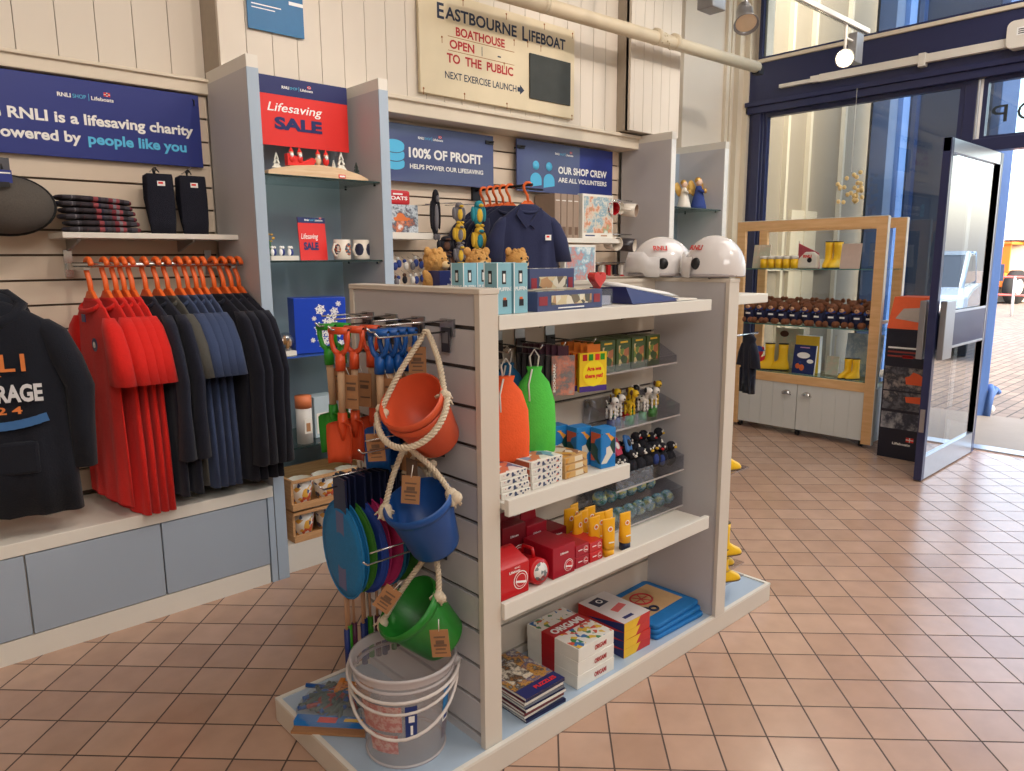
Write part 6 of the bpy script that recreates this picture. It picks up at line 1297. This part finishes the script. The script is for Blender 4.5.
# ================================================================ SHELF THREE
RC = mat('gift_red', (200, 26, 34), .3, var=.05, coat=.2); RC2 = mat('gift_crimson', (168, 24, 44), .35, var=.05); RDK = mat('gift_wine', (128, 22, 34), .4)
def roundel(b, x, z, r, y=-.001):
    for rr, mm, yy in ((r, WHT, y), (r * .9, RC, y - .0004), (r * .72, WHT, y - .0008), (r * .66, RC, y - .0012)): b.lathe([(0, 0), (rr, 0)], mm, 24, Matrix.Translation((x, yy, z)) @ Matrix.Rotation(R(90), 4, 'X'))
    b.rect((x - r * .8, y - .0014, z - r * .12), (1, 0, -.25), (.25, 0, 1), r * 1.5, r * .24, .0006, WHT)
t = T('gift_mug_box', 'large red gift box with round crest at the front of the lower shelf', 'box', (1.287, 1.45, .488)); b = B(); b.box(0, .112, 0, .12, 0, .095, RC); b.build('carton', t, bev=.003)
b = B(); roundel(b, .078, .045, .028); b.text('RNLI', (.055, 0, .084), XA, ZA, .006, WHT, w=.02); b.text('Lifeboats', (.055, 0, .073), XA, ZA, .008, WHT, w=.042, align='c', bold=.03); b.build('crest', t); b = B(); b.add([(0, 0, .095), (.112, 0, .095), (.112, .12, .095), (0, .12, .095), (.02, .05, .135), (.092, .05, .135), (.092, .06, .135), (.02, .06, .135)], [(0, 1, 5, 4), (1, 2, 6, 5), (2, 3, 7, 6), (3, 0, 4, 7), (4, 5, 6, 7)], RC); b.build('gable_top', t)
gbox('gift_mug_box', 'red gift box behind the large crested one', 'box', (1.29, 1.585, .488), .12, .12, .125, RC, 0, bev=.003)
t = T('gift_mug', 'red mug tin lying with its white patterned end to the front', 'mug', (1.452, 1.455, .529), 0); M = Matrix.Rotation(R(-97), 4, 'X') @ Matrix.Rotation(0, 4, 'Z')
b = B(); b.lathe([(0, 0), (.036, 0), (.04, .006), (.04, .1), (0, .1)], RC, 28, M); b.build('body', t); b = B(); b.lathe([(0, -.001), (.028, -.001), (.028, .001)], art('white_end_print', [(230, 226, 220), (230, 226, 220), (120, 130, 130), (230, 226, 220), (170, 60, 60)], 90, .4), 24, M); b.build('end_label', t); b = B(); b.tube([(0.0, .03, .036), (0, .035, .062), (0, .075, .062), (0, .08, .036)], .006, RC, 8); b.build('handle', t)
for i, (x, y, z, w, d, h, m, lab) in enumerate(((1.50, 1.45, .488, .098, .13, .098, RC2, 'crimson gift box with small crest beside the red mug tin'), (1.43, 1.60, .488, .1, .11, .14, RDK, 'dark red gift box at the back with hanging tab'), (1.535, 1.60, .488, .09, .1, .12, RC2, 'crimson gift box at the back of the lower shelf'),
        (1.607, 1.455, .488, .062, .11, .036, RC2, 'flat crimson box, lower of the first flat pair'), (1.609, 1.457, .525, .062, .11, .036, RC2, 'flat crimson box, upper of the first flat pair'), (1.675, 1.455, .488, .062, .11, .032, RC, 'flat red box, lower of the pair beside the yellow tubes'), (1.677, 1.458, .521, .062, .11, .032, RC, 'flat red box, upper of the pair beside the yellow tubes'), (1.64, 1.60, .488, .08, .09, .075, RDK, 'small wine red box behind the flat pairs'))):
    t = T('red_gift_box', lab, 'box', (x, y, z)); b = B(); b.box(0, w, 0, d, 0, h, m); b.build('carton', t, bev=.002); b = B()
    if h > .06: roundel(b, w * .7, h * .3, h * .2); b.text('Lifeboats', (w * .5, 0, h * .72), XA, ZA, .007, WHT, w=.035, align='c', bold=.03)
    else: b.rect((w * .2, 0, h * .5), XA, ZA, w * .3, .003, .0008, WHT); roundel(b, w * .75, h * .5, h * .3)
    if i in (1, 2): b.prism([(0, 0), (w * .8, 0), (w * .75, .03), (w * .05, .03)], .004, m, Matrix(((1, 0, 0, w * .1), (0, 0, 1, d * .4), (0, 1, 0, h), (0, 0, 0, 1))))
    b.build('printed_crest', t)
YT = mat('sunscreen_yellow', (240, 176, 30), .35, var=.05)
k = 0
for x, y in ((1.765, 1.455), (1.85, 1.455), (1.745, 1.50), (1.79, 1.515), (1.83, 1.51), (1.72, 1.55), (1.765, 1.565), (1.81, 1.575), (1.745, 1.61), (1.79, 1.63)):
    t = T('cream_tube', 'front yellow cream tube with dark cap at the right of its group' if k == 1 else ('front left yellow cream tube beside the flat red boxes' if k == 0 else 'yellow cream tube in the group behind the front ones'), 'tube', (x, y, .488), R(rs.uniform(-20, 10)), None if k < 2 else 'yellow cream tubes')
    b = B(); b.cyl((0, 0, 0), (0, 0, .026), .019, NAVYD if k == 1 else YT, n=18); b.build('cap', t)
    b = B(); b.loft([(0, 0, .026, .019, .019), (0, 0, .05, .0205, .017), (0, 0, .09, .0225, .009), (0, 0, .122, .0235, .0025), (0, 0, .128, .0235, .0018)], YT, 20); b.build('tube_body', t)
    b = B(); b.lathe([(0, 0), (.009, 0)], WHT, 14, Matrix.Translation((0, -.0115, .095)) @ Matrix.Rotation(R(90), 4, 'X')); b.lathe([(0, 0), (.006, 0)], mat('label_orange', (226, 120, 30), .4), 14, Matrix.Translation((0, -.012, .095)) @ Matrix.Rotation(R(90), 4, 'X')); b.rect((-.01, -.0185, .05), XA, ZA, .02, .004, .001, WHT); b.build('label', t); k += 1
# ================================================================ BASE SHELF
Z0 = .0755
COV = art('book_cover_print', [(90, 96, 110), (206, 196, 180), (60, 70, 120), (206, 150, 60), (40, 44, 60), (180, 176, 170), (40, 80, 150)], 16, .3, 'noise')
for i in range(7):
    w, d = .168, .235; t = T('activity_book', 'glossy book, %s in the stack at the front left of the base' % ('lowest', 'second', 'third', 'fourth', 'fifth', 'sixth', 'topmost')[i], 'book', (1.372 - .002 * (i % 3), 1.435 + .003 * ((i * 2) % 3), Z0 + i * .0115), R(rs.uniform(-1.5, 1.5)), 'books on the gondola base')
    b = B(); b.box(.002, w - .002, .002, d - .002, .0012, .0096, PAPER); b.build('pages', t); b = B(); cm = (mat('cover_navy', (34, 40, 80), .35), mat('cover_grey', (120, 124, 134), .35), mat('cover_maroon', (110, 44, 50), .35))[i % 3]
    b.box(0, w, 0, d, 0, .0012, cm); b.box(0, w, 0, d, .0096, .0108, COV if i == 6 else cm); b.box(0, w, 0, .0018, 0, .0108, cm) if i % 2 == 0 else b.box(0, w, 0, .0018, 0, .0108, PAPER); b.build('cover', t)
    if i == 6: b = B(); b.rect((.0, .0, .0108), XA, YA, w, .05, .0004, NAVY); b.text('PUZZLES', (.06, .018, .0112), XA, YA, .016, RED, w=.09, bold=.04); b.rect((.02, .08, .0108), XA, YA, .09, .1, .0006, art('dog_photo', [(206, 150, 60), (230, 220, 200), (60, 50, 50), (190, 130, 60)], 30, .4, 'noise')); b.build('cover_print', t)
CUBES = art('origami_print', [(226, 222, 214)] * 6 + [(206, 80, 50), (60, 130, 80), (50, 110, 170), (220, 180, 60)], 60, .4)
def origami(label, loc, rz=0, h=.046, top=False):
    t = T('origami_kit_box', label, 'box', loc, rz, 'origami boxes on the gondola base'); w, d = .18, .235
    b = B(); b.box(0, w, 0, d, 0, h, PAPER); b.build('carton', t, bev=.001); b = B(); RB = mat('origami_red', (176, 30, 36), .35)
    if top: b.rect((.004, .004, h), XA, YA, w - .008, d - .008, .0005, CUBES); b.rect((.0, .105, h), XA, YA, w, .06, .001, RB); b.text('ORIGAMI', (.09, .118, h), XA, YA, .03, WHT, w=.15, bold=.05, align='c', depth=.0016)
    b.rect((0, .165, 0), NY, ZA, .06, h, .001, RB); b.text('ORIGAMI', (.08, 0, h * .3), XA, ZA, h * .35, RB, w=.06, bold=.04, depth=.001); b.build('printed_art', t)
for i in range(3): origami('white origami box with red band, %s of its stack on the gondola base' % ('lowest', 'middle', 'topmost')[i], (1.612 + .002 * i, 1.447, Z0 + i * .0465), R(i - 1), top=i == 2)
def qbox(label, loc, i):
    t = T('game_box', label, 'box', loc, R(rs.uniform(-2, 2)), 'red and navy game boxes'); w, d, h = .145, .215, .032
    b = B(); b.box(0, w, 0, d, 0, h, mat('game_red', (196, 44, 40), .35)); b.build('carton', t, bev=.001)
    b = B(); b.add([(0, -.0006, 0), (w * .45, -.0006, 0), (w * .62, -.0006, h), (0, -.0006, h)], [(0, 1, 2, 3)], mat('game_yellow', (232, 186, 40), .35)); b.add([(-.0006, d, 0), (-.0006, d * .0, 0), (-.0006, 0, h), (-.0006, d * .6, 0)], [(0, 1, 2, 3)], NAVY); b.add([(-.0007, 0, 0), (-.0007, 0, h), (-.0007, d * .8, 0)], [(0, 1, 2)], NAVY)
    if i == 3:
        b.rect((0, 0, h), XA, YA, w, d, .0006, mat('game_top', (214, 206, 204), .35)); b.rect((.03, .14, h), (1, .1, 0), (-.1, 1, 0), .06, .05, .001, NAVYD); b.lathe([(0, 0), (.014, 0)], WHT, 16, Matrix.Translation((.062, .168, h + .0015))); b.lathe([(0, 0), (.008, 0)], NAVYD, 16, Matrix.Translation((.062, .168, h + .002))); b.rect((.05, .07, h), (1, .25, 0), (-.25, 1, 0), .07, .03, .001, mat('coral_print', (206, 96, 96), .4)); b.rect((.03, .02, h), XA, YA, .05, .015, .001, NAVY)
    b.build('printed_art', t)
for i in range(4): qbox('red and navy game box, %s in its stack on the gondola base' % ('lowest', 'second', 'third', 'topmost')[i], (1.868, 1.463, Z0 + i * .0325), i)
SCK = mat('kraft_sack', (196, 160, 116), .8, var=.1)
for i in range(3):
    t = T('fabric_sack', 'blue edged printed kraft sack, %s in the pile beside the far panel' % ('lowest', 'middle', 'topmost')[i], 'bag', (2.045 + .004 * i, 1.455 + .004 * i, Z0 + i * .0175), R(-2 + 2 * i), 'blue edged sacks'); 
    b = B(); BE = mat('azure_fabric', (24, 112, 180), .6, bump=.1); b.prism(rrect(0, 0, .30, .26, .02), .0165, BE); b.build('sack_body', t, bev=.005)
    if i == 2:
        b = B(); b.rect((.03, .06, .0168), XA, YA, .24, .17, .0005, SCK)
        for (x, y, r) in ((.14, .165, .048), (.07, .10, .02), (.11, .085, .018)): b.tube([(x + r * math.cos(a), y + r * .85 * math.sin(a), .019) for a in [2 * PI * k / 20 for k in range(20)]], .0035 if r > .03 else .005, mat('print_crimson', (190, 50, 54), .5) if r > .03 else NAVYD, 5, closed=True)
        for a in range(0, 360, 60): b.box(.14, .186, .163, .167, .018, .0195, MC['print_crimson'], Matrix.Translation((.14, .165, 0)) @ Matrix.Rotation(R(a), 4, 'Z') @ Matrix.Translation((-.14, -.165, 0)))
        b.build('printed_art', t)
# ================================================================ FAR END OF GONDOLA: yellow boots
def boot(name, label, loc, rz, s=1.0, m=YEL, group=None, rim=BLACK, rot=None):
    t = T(name, label, 'boot', loc, rz, group, rot); t.scale = (s, s, s)
    rings = []
    ft = [(0.0, .004, .034, .10, -.045), (0, .02, .038, .104, -.045), (0, .045, .036, .095, -.038), (0, .07, .034, .07, -.018), (0, .095, .034, .046, -.002), (0, .13, .035, .042, 0), (0, .2, .037, .044, 0), (0, .25, .039, .046, 0)]
    b = B(); b.loft([(0, q[4], q[1], q[2], q[3]) for q in ft], m, 24); b.build('boot_body', t)
    b = B(); b.loft([(0, -.045, 0, .036, .102), (0, -.045, .008, .038, .105)], rim, 24); b.build('sole', t)
    b = B(); b.loft([(0, 0, .248, .0395, .0465), (0, 0, .256, .0395, .0465)], rim, 24); b.build('top_band', t)
    return t
for i, (y, z, lab) in enumerate(((1.47, .16, 'yellow boot toe low behind the far end of the gondola'), (1.50, .215, 'larger yellow boot toe above the lowest one behind the gondola'), (1.47, .27, 'third yellow boot toe behind the far end of the gondola'), (1.49, .62, 'yellow boot hanging higher behind the far end of the gondola'))):
    boot('toy_boot', lab, (2.50, y, z), R(60), .55, YEL, 'yellow boots at the far end', mat('boot_sole_brown', (96, 80, 50), .6))
b = B(); b.box(2.42, 2.62, 1.44, 1.6, .155, .16, ACR); b.box(2.42, 2.62, 1.44, 1.6, .615, .62, ACR); b.box(2.42, 2.62, 1.44, 1.6, .209, .214, ACR); b.box(2.42, 2.62, 1.44, 1.6, .264, .269, ACR); tag(b.build('clear_ledges'), 'clear ledges on the far end of the gondola carrying yellow boots', 'shelf')
g = garment('childs_jacket', 'small navy striped jacket hanging behind the far end of the gondola', 'jacket', FNV, .34, long=False, seed=1, hw=.13); g.scale = (.36, .4, .40); g.location = (2.60, 1.455, 1.196); g.rotation_euler = (0, 0, R(60))
b = B(); b.tube([(2.42, 1.455, 1.155), (2.66, 1.455, 1.155)], .005, CHROME, 6); tag(b.build('jacket_rail'), 'short chrome arm under the far end shelf of the gondola', 'rail')
# ================================================================ BEECH DISPLAY CABINET BY THE WINDOW
t = T('glass_display_cabinet', 'beech framed display cabinet with glass shelves in front of the shop window', 'display cabinet', (5.65, 2.12, 0))
W, D, H = 1.20, 0.40, 1.735
def dframe(x, nm):
    b = B(); b.box(x, x + .035, 0, .075, .0 if x > .1 else .03, H, BEECH); b.box(x, x + .035, W - .075, W, .03, H, BEECH); b.box(x, x + .035, .075, W - .075, H - .075, H, BEECH); b.box(x, x + .035, .075, W - .075, .43, .50, BEECH)
    b.box(x - .002, x + .037, -.006, 0, .03, H, PAPER); b.box(x - .002, x + .037, 0, W, H, H + .004, PAPER); b.build(nm, t, bev=.002)
dframe(0, 'front_frame'); dframe(D - .035, 'rear_frame')
CABW = mat('cabinet_white_front', (214, 216, 212), .4, var=.03, scale=5)
b = B(); b.box(.035, D - .035, .0, .018, .06, .46, CABW); b.box(.035, D - .035, W - .018, W, .06, .46, CABW); b.box(.035, D, .0, W, .05, .068, CABW); b.box(D - .02, D - .005, .0, W, .06, .46, CABW); b.box(.03, D - .03, 0.01, W - .01, .44, .46, CABW); b.build('base_box', t)
for y0, y1, hy in ((.078, .60, .52), (.605, 1.122, .69)):
    b = B(); n = 5
    for i in range(n): b.box(.008, .03, y0 + (y1 - y0) * i / n + .0008, y0 + (y1 - y0) * (i + 1) / n - .0008, .055, .43, CABW)
    d_ = b.build('door', t); b = B()
    vs = []; fs = []
    for i in range(9):
        a = PI * i / 8
        for rr, dd in ((.038, 0), (.036, .018), (.022, .028), (.0, .03)): vs.append((.008 - dd, hy + rr * math.cos(a), .345 + rr * math.sin(a) * .8))
    for i in range(8):
        for k in range(3): fs.append((i * 4 + k, i * 4 + k + 1, (i + 1) * 4 + k + 1, (i + 1) * 4 + k))
    b.add(vs, fs, CHROME, True); b.box(.004, .008, hy - .04, hy + .04, .335, .345, CHROME); b.build('cup_handle', d_)
CABG = glassm('cabinet_glass', (226, 240, 236), .0, .2)
for z in (.505, .90, 1.355):
    b = B(); b.box(.036, D - .036, .01, W - .01, z - .008, z, CABG); b.box(.034, .0362, .01, W - .01, z - .008, z, mat('green_glass_edge', (96, 140, 132), .2, alpha=.8)); b.build('glass_shelf', t)
b = B(); b.box(.036, D - .036, 0.0, .03, .95, .97, PAPER); b.build('side_rail', t)
for x in (.05, D - .06):
    for y in (.09, .6, W - .08): b = B(); b.cyl((x, y - .012, .024), (x, y + .012, .024), .024, BLACK, n=14); b.box(x - .02, x + .02, y - .016, y + .016, .045, .056, DARKM); b.build('castor', t)
# contents: helper in cabinet coordinates (v along the front from the right end, d depth)
def cp(v, d, z): return (5.65 + d, 2.12 + v, z)
RZ = R(-90)
z = 1.356
def book(name, label, cat, loc, w, h, m, rz=RZ, th=.02, txt=None, tilt=-8):
    t = T(name, label, cat, loc, rot=(R(tilt), 0, rz)); b = B(); b.box(0, w, 0, th, 0, h, PAPER); b.rect((0, 0, 0), XA, ZA, w, h, .001, m); b.build('cover', t)
    if txt:
        b = B()
        for q in txt: b.text(*q[0], **q[1])
        b.build('lettering', t)
    return t
FLOW = art('pale_photo_print', [(226, 222, 206), (190, 196, 176), (206, 190, 170), (236, 232, 220)], 14, .4, 'noise')
book('greeting_card', 'pale card standing at the left of the top cabinet shelf', 'card', cp(1.14, .16, z), .15, .195, FLOW, th=.004)
t = T('yellow_tin', 'yellow tins with white lids in a row on the top cabinet shelf', 'tin', cp(1.0, .1, z)) 
for i in range(1): pass
b = B(); b.cyl((0, 0, 0), (0, 0, .075), .03, YEL, n=20); b.build('tin_body', t); b = B(); b.cyl((0, 0, .075), (0, 0, .1), .031, PAPER, n=20); b.build('lid', t); t['group'] = 'yellow tins in the cabinet'
for i in range(1, 5): dup(t, cp(1.0 - .066 * i, .1, z))
t = T('white_gift_pack', 'white rounded pack with red lettering and black mark on the top cabinet shelf', 'gift pack', cp(.66, .12, z), RZ)
b = B(); b.prism([(-.08, 0), (.1, 0), (.1, .1), (.06, .13), (.0, .13), (-.05, .08)], .05, PAPER, Matrix(((1, 0, 0, 0), (0, 0, 1, 0), (0, 1, 0, 0), (0, 0, 0, 1)))); b.build('carton', t, bev=.01)
b = B(); b.text('RNLI', (.02, 0, .085), XA, ZA, .022, RED, w=.07, bold=.05, align='c'); b.lathe([(0, 0), (.02, 0)], BLACK, 16, Matrix.Translation((.04, -.002, .065)) @ Matrix.Rotation(R(90), 4, 'X')); b.build('lettering', t)
t = T('pink_pennant', 'muted red fabric pennant rising behind the white pack', 'pennant', cp(.78, .25, z), RZ); b = B(); b.prism([(0, 0), (.18, 0), (.17, .12), (.0, .2)], .012, mat('dusty_red', (176, 76, 88), .8, var=.2), Matrix(((1, 0, 0, 0), (0, 0, 1, 0), (0, 1, 0, 0), (0, 0, 0, 1)))); b.build('cloth', t); b = B(); b.cyl((0, .006, 0), (0, .006, .22), .004, CHROME); b.build('stick', t)
def welly(label, v, d, z, s, rz, g=None): boot('yellow_boot', label, cp(v, d, z), rz, s, YEL, g)
welly('left boot of the yellow pair with dark rim on the top cabinet shelf', .50, .2, z, .82, R(-80)); welly('right boot of the yellow pair with dark rim on the top cabinet shelf', .43, .2, z, .82, R(-100))
book('grey_booklet', 'plain beige card standing in front of the yellow boots', 'card', cp(.36, .08, z), .15, .19, mat('beige_card', (206, 184, 172), .5), th=.004)
t = T('jar_figure', 'small yellow and tan soft figure at the right end of the top cabinet shelf', 'toy', cp(.10, .16, z), RZ); b = B(); b.ell((0, 0, .05), (.035, .03, .05), mat('peach_plush', (226, 186, 150), .8), 14); b.ell((0, 0, .115), (.03, .03, .03), MC['peach_plush'], 14); b.build('body', t); b = B(); b.lathe([(.034, .125), (.03, .15), (0, .165)], YEL, 16); b.lathe([(.05, .128), (.034, .13)], YEL, 16); b.build('hat', t)
# row of brown plush dogs with dark jerseys
BR = mat('brown_fur', (124, 78, 54), .95, var=.3, scale=70, bump=.6); JER = mat('navy_jersey', (36, 40, 72), .85)
z = .901
td = T('plush_dog', 'brown plush bear in navy jersey on the middle cabinet shelf', 'teddy bear', cp(1.1, .1, z), RZ, 'brown plush bears in the cabinet'); td.scale = (1.15,) * 3
b = B(); b.ell((0, 0, .05), (.04, .036, .05), JER, 14); b.build('jersey', td)
b = B(); b.ell((0, -.006, .125), (.042, .036, .036), BR, 16); b.ell((0, -.042, .115), (.018, .014, .014), mat('tan_muzzle', (206, 160, 126), .9), 10); b.ell((0, -.055, .12), (.005, .004, .004), BLACK, 6)
for sg in (-1, 1): b.ell((sg * .036, 0, .155), (.015, .01, .015), BR, 10); b.ell((sg * .015, -.04, .135), (.004, .003, .004), BLACK, 6)
b.build('head', td)
for sg in (-1, 1):
    b = B(); b.ell((sg * .03, -.05, .022), (.02, .03, .022), BR, 10); b.build('leg', td)
    b = B(); b.ell((sg * .046, -.01, .07), (.014, .014, .032), JER, 10); b.build('arm', td)
b = B(); b.rect((-.018, -.036, .062), XA, ZA, .036, .012, .002, WHT); b.rect((-.03, -.042, .09), (1, 0, .2), ZA, .06, .012, .003, MC['plush_blue']); b.build('scarf', td)
for i in range(1, 11): dup(td, cp(1.1 - .1 * i, .1 + rs.uniform(-.01, .01), z), rz=RZ + R(rs.uniform(-12, 12)))
for i in range(8): dup(td, cp(1.06 - .128 * i, .23, z), rz=RZ + R(rs.uniform(-12, 12)), scale=1.3, label='brown plush bear in the rear row on the middle cabinet shelf', group='rear row of brown plush bears in the cabinet')
# bottom shelf
z = .506
t = teddy('small plush figure in red coat beside the yellow boots on the lowest cabinet shelf', cp(1.02, .12, z), RZ, mat('coat_red', (196, 36, 44), .7), 1.1, None, jersey=mat('coat_red', (196, 36, 44), .7))
b = B(); b.lathe([(.042, .14), (.036, .165), (0, .178)], TBU, 16); b.lathe([(.05, .138), (.04, .142)], TBU, 16); b.tube([(-.07, .02, .05), (-.1, .0, .06)], .012, BLACK, 6); b.build('hat', t)
welly('left boot of the large yellow pair on the lowest cabinet shelf', .92, .13, z, .88, R(-150)); welly('right boot of the large yellow pair on the lowest cabinet shelf', .82, .17, z, .88, R(-158))
t = book('story_book', 'dark blue story book standing between the yellow boots on the lowest shelf', 'book', cp(.70, .09, z), .185, .235, mat('story_blue', (34, 48, 100), .4), th=.02)
b = B(); b.lathe([(0, 0), (.055, 0)], WHT, 20, Matrix.Translation((.085, -.002, .15)) @ Matrix.Diagonal((1.0, 1, .45, 1)) @ Matrix.Rotation(R(90), 4, 'X')); b.lathe([(0, 0), (.028, 0)], WHT, 16, Matrix.Translation((.145, -.002, .105)) @ Matrix.Diagonal((1, 1, .6, 1)) @ Matrix.Rotation(R(90), 4, 'X')); b.rect((.05, -.001, .21), XA, ZA, .08, .008, .001, mat('mauve_ink', (200, 150, 190), .5))
b.ell((.045, -.003, .06), (.02, .003, .022), mat('fish_orange', (222, 110, 60), .5), 10); b.ell((.08, -.003, .05), (.022, .003, .026), MC['fish_orange'], 10); b.ell((.06, -.003, .09), (.012, .003, .014), MC['plush_blue'], 8); b.build('cover_print', t)
book('tall_yellow_book', 'yellow box standing behind the story book', 'box', cp(.73, .2, z), .2, .30, mat('yellow_box', (236, 196, 60), .4), th=.05, tilt=0)
book('pale_print', 'pale blue picture card leaning at the back of the lowest shelf', 'card', cp(.36, .28, z), .28, .34, art('pale_blue_photo', [(170, 190, 206), (206, 216, 222), (150, 176, 200), (226, 230, 230)], 10, .4, 'noise'), th=.004)
book('small_white_print', 'small white picture card right of the story book', 'card', cp(.47, .2, z), .10, .15, FLOW, th=.004)
welly('left small yellow boot at the right of the lowest cabinet shelf', .26, .13, z, .62, R(-115)); welly('right small yellow boot at the right of the lowest cabinet shelf', .20, .13, z, .62, R(-118))
t = T('wall_plaque', 'pale plaque with a dark oval behind the goods on the lowest shelf', 'plaque', cp(.98, .33, z), RZ); b = B(); b.box(0, .25, 0, .006, 0, .34, FLOW); b.build('board', t); b = B(); b.lathe([(0, 0), (.04, 0)], TN, 16, Matrix.Translation((.08, -.001, .29)) @ Matrix.Diagonal((1, 1, .7, 1)) @ Matrix.Rotation(R(90), 4, 'X')); b.build('oval', t)
t = T('window_ornament', 'small gold wire ornament hanging inside the shop window above the cabinet', 'ornament', (6.15, 2.62, 2.02)); b = B()
for i in range(26): b.ell((rs.uniform(-.02, .02), rs.uniform(-.1, .1), rs.uniform(-.14, .1)), (.012, .018, .018), mat('pale_gold', (226, 196, 136), .4), 6)
b.build('beads', t); b = B(); b.tube([(0, 0, .1), (0, 0, .74)], .0015, PAPER, 5); b.build('thread', t)
# ---- tall printed carton in the corner by the door
t = T('printed_floor_stand', 'dark printed floor stand with rescue boat pictures between cabinet and door', 'display stand', (5.52, 1.72, 0))
b = B(); ST = mat('stand_black', (30, 32, 48), .4); b.box(0, .34, 0, .30, 0, .94, ST); b.build('carton', t, bev=.003)
b = B(); b.add([(0, 0, .94), (0, .30, .94), (.1, .30, 1.16), (.1, 0, 1.16), (.34, 0, 1.16), (.34, .30, 1.16), (.34, 0, .94), (.34, .30, .94)], [(0, 1, 2, 3), (3, 2, 5, 4), (0, 3, 4, 6), (1, 7, 5, 2), (6, 4, 5, 7)], mat('boat_orange_print', (232, 96, 52), .4)); b.build('header', t)
b = B(); b.add([(-.002 + .02, .06, .985), (-.002 + .07, .1, 1.09), (.062, .22, 1.08), (.03, .26, 1.01)], [(0, 1, 2, 3)], mat('cabin_grey_print', (176, 160, 150), .4)); 
RS = art('rescue_picture', [(30, 32, 44), (110, 110, 120), (40, 44, 56), (160, 150, 146), (34, 36, 46)], 6, .4, 'noise')
def L_(O, w, h, m, d=.001): b.rect(O, NY, ZA, w, h, d, m)
L_((0, .29, .50), .27, .17, RS); L_((0, .29, .36), .27, .13, RS); L_((0, .29, .22), .27, .12, art('sea_dark_picture', [(26, 30, 44), (60, 64, 80), (180, 180, 184), (30, 32, 46)], 5, .4, 'noise'))
b.prism([(.02, .55), (.14, .55), (.15, .6), (.12, .61), (.1, .64), (.06, .63), (.02, .6)], .0015, MC['boat_orange_print'], Matrix(((0, 0, -1, -.001), (1, 0, 0, 0), (0, 1, 0, -.0), (0, 0, 0, 1)))); b.prism([(.02, .42), (.13, .42), (.14, .46), (.03, .47)], .0015, MC['boat_orange_print'], Matrix(((0, 0, -1, -.001), (1, 0, 0, 0), (0, 1, 0, 0), (0, 0, 0, 1))))
for k in range(3): L_((0, .28, .80 - k * .03), .25 - .03 * k, .012, (WHT, mat('faint_red', (150, 60, 54), .5), MC['faint_red'])[k])
L_((0, .18, .735), .07, .02, RED)
b.text('Lifeboats', (0, .20, .105), NY, ZA, .018, WHT, w=.12, bold=.03, depth=.002); b.T = None
L_((0, .11, .135), .05, .032, RED, .0015); L_((0, .11, .148), .05, .006, WHT, .002); L_((0, .088, .135), .006, .032, WHT, .002); b.build('printed_panel', t)
# ================================================================ LIGHT
def spotl(loc, aim, e, size=55, col=(1, .83, .66), blend=.6, rad=.05):
    l = bpy.data.lights.new('spot_light', 'SPOT'); l.energy = e; l.color = col; l.spot_size = R(size); l.spot_blend = blend; l.shadow_soft_size = rad
    o = bpy.data.objects.new('spot_light', l); C.objects.link(o); o.location = loc; d = V(aim) - V(loc); o.rotation_euler = d.to_track_quat('-Z', 'Y').to_euler(); return o
def areal(loc, aim, e, w, h, col=(1, .92, .82)):
    l = bpy.data.lights.new('fill_light', 'AREA'); l.energy = e; l.color = col; l.shape = 'RECTANGLE'; l.size = w; l.size_y = h
    o = bpy.data.objects.new('fill_light', l); C.objects.link(o); o.location = loc; d = V(aim) - V(loc); o.rotation_euler = d.to_track_quat('-Z', 'Y').to_euler(); return o
WARM = (1, .87, .77)
areal((-0.8, -2.9, 3.6), (1.8, 3.0, 1.0), 75, 2.4, 1.2, (1, .96, .93))  # unseen cool fill added at front left to lighten the tall unit
spotl((0.9, 0.6, 3.6), (0.9, 3.5, 1.75), 72, 62, WARM)
spotl((1.9, 1.0, 3.6), (1.0, 3.3, 1.5), 58, 55, WARM)
spotl((2.6, 0.9, 3.6), (2.7, 3.5, 1.9), 76, 62, WARM)
spotl((3.9, 1.2, 3.6), (3.9, 3.5, 2.0), 76, 62, WARM)
spotl((4.9, 1.3, 3.7), (5.5, 3.7, 2.2), 60, 60, (1, .93, .86))  # added spot brightens the corner column in place of window daylight
spotl((2.6, -0.6, 3.6), (2.0, 1.5, .9), 75, 55, WARM)
spotl((4.86, 2.165, 2.66), (3.2, 0.9, 0.6), 60, 80, WARM)
areal((1.2, -0.6, 4.15), (1.2, -.6, 0), 42, 3.2, 2.0, (1, .93, .86))  # unseen overhead fill added to lift the ambient light
areal((4.2, 0.4, 4.15), (4.2, 0.4, 0), 85, 2.6, 2.0, (1, .95, .9))  # unseen overhead fill added to brighten the floor on the right
w = bpy.data.worlds.new('world'); SC.world = w; w.use_nodes = True; nt = w.node_tree
sk = nt.nodes.new('ShaderNodeTexSky'); sk.sky_type = 'NISHITA'; sk.sun_elevation = R(38); sk.sun_rotation = R(200); sk.sun_disc = False; sk.air_density = 1.2; sk.dust_density = 5; sk.ozone_density = .6
mx = nt.nodes.new('ShaderNodeMix'); mx.data_type = 'RGBA'; mx.inputs[0].default_value = .6; mx.inputs[7].default_value = (.45, .47, .5, 1)
bg = nt.nodes['Background']; nt.links.new(sk.outputs[0], mx.inputs[6]); nt.links.new(mx.outputs[2], bg.inputs['Color']); bg.inputs['Strength'].default_value = 2.7
s = bpy.data.lights.new('sun', 'SUN'); s.energy = 1.3; SC.cycles.transparent_max_bounces = 24; s.angle = R(2); s.color = (1, .95, .88); so_ = bpy.data.objects.new('sun', s); C.objects.link(so_)
so_.rotation_euler = V((0.35, -0.5, -0.8)).to_track_quat('-Z', 'Y').to_euler()
vs_ = SC.view_settings; vs_.view_transform = 'Standard'; vs_.look = 'None'; vs_.exposure = -0.18; vs_.gamma = 1.0; vs_.use_curve_mapping = False
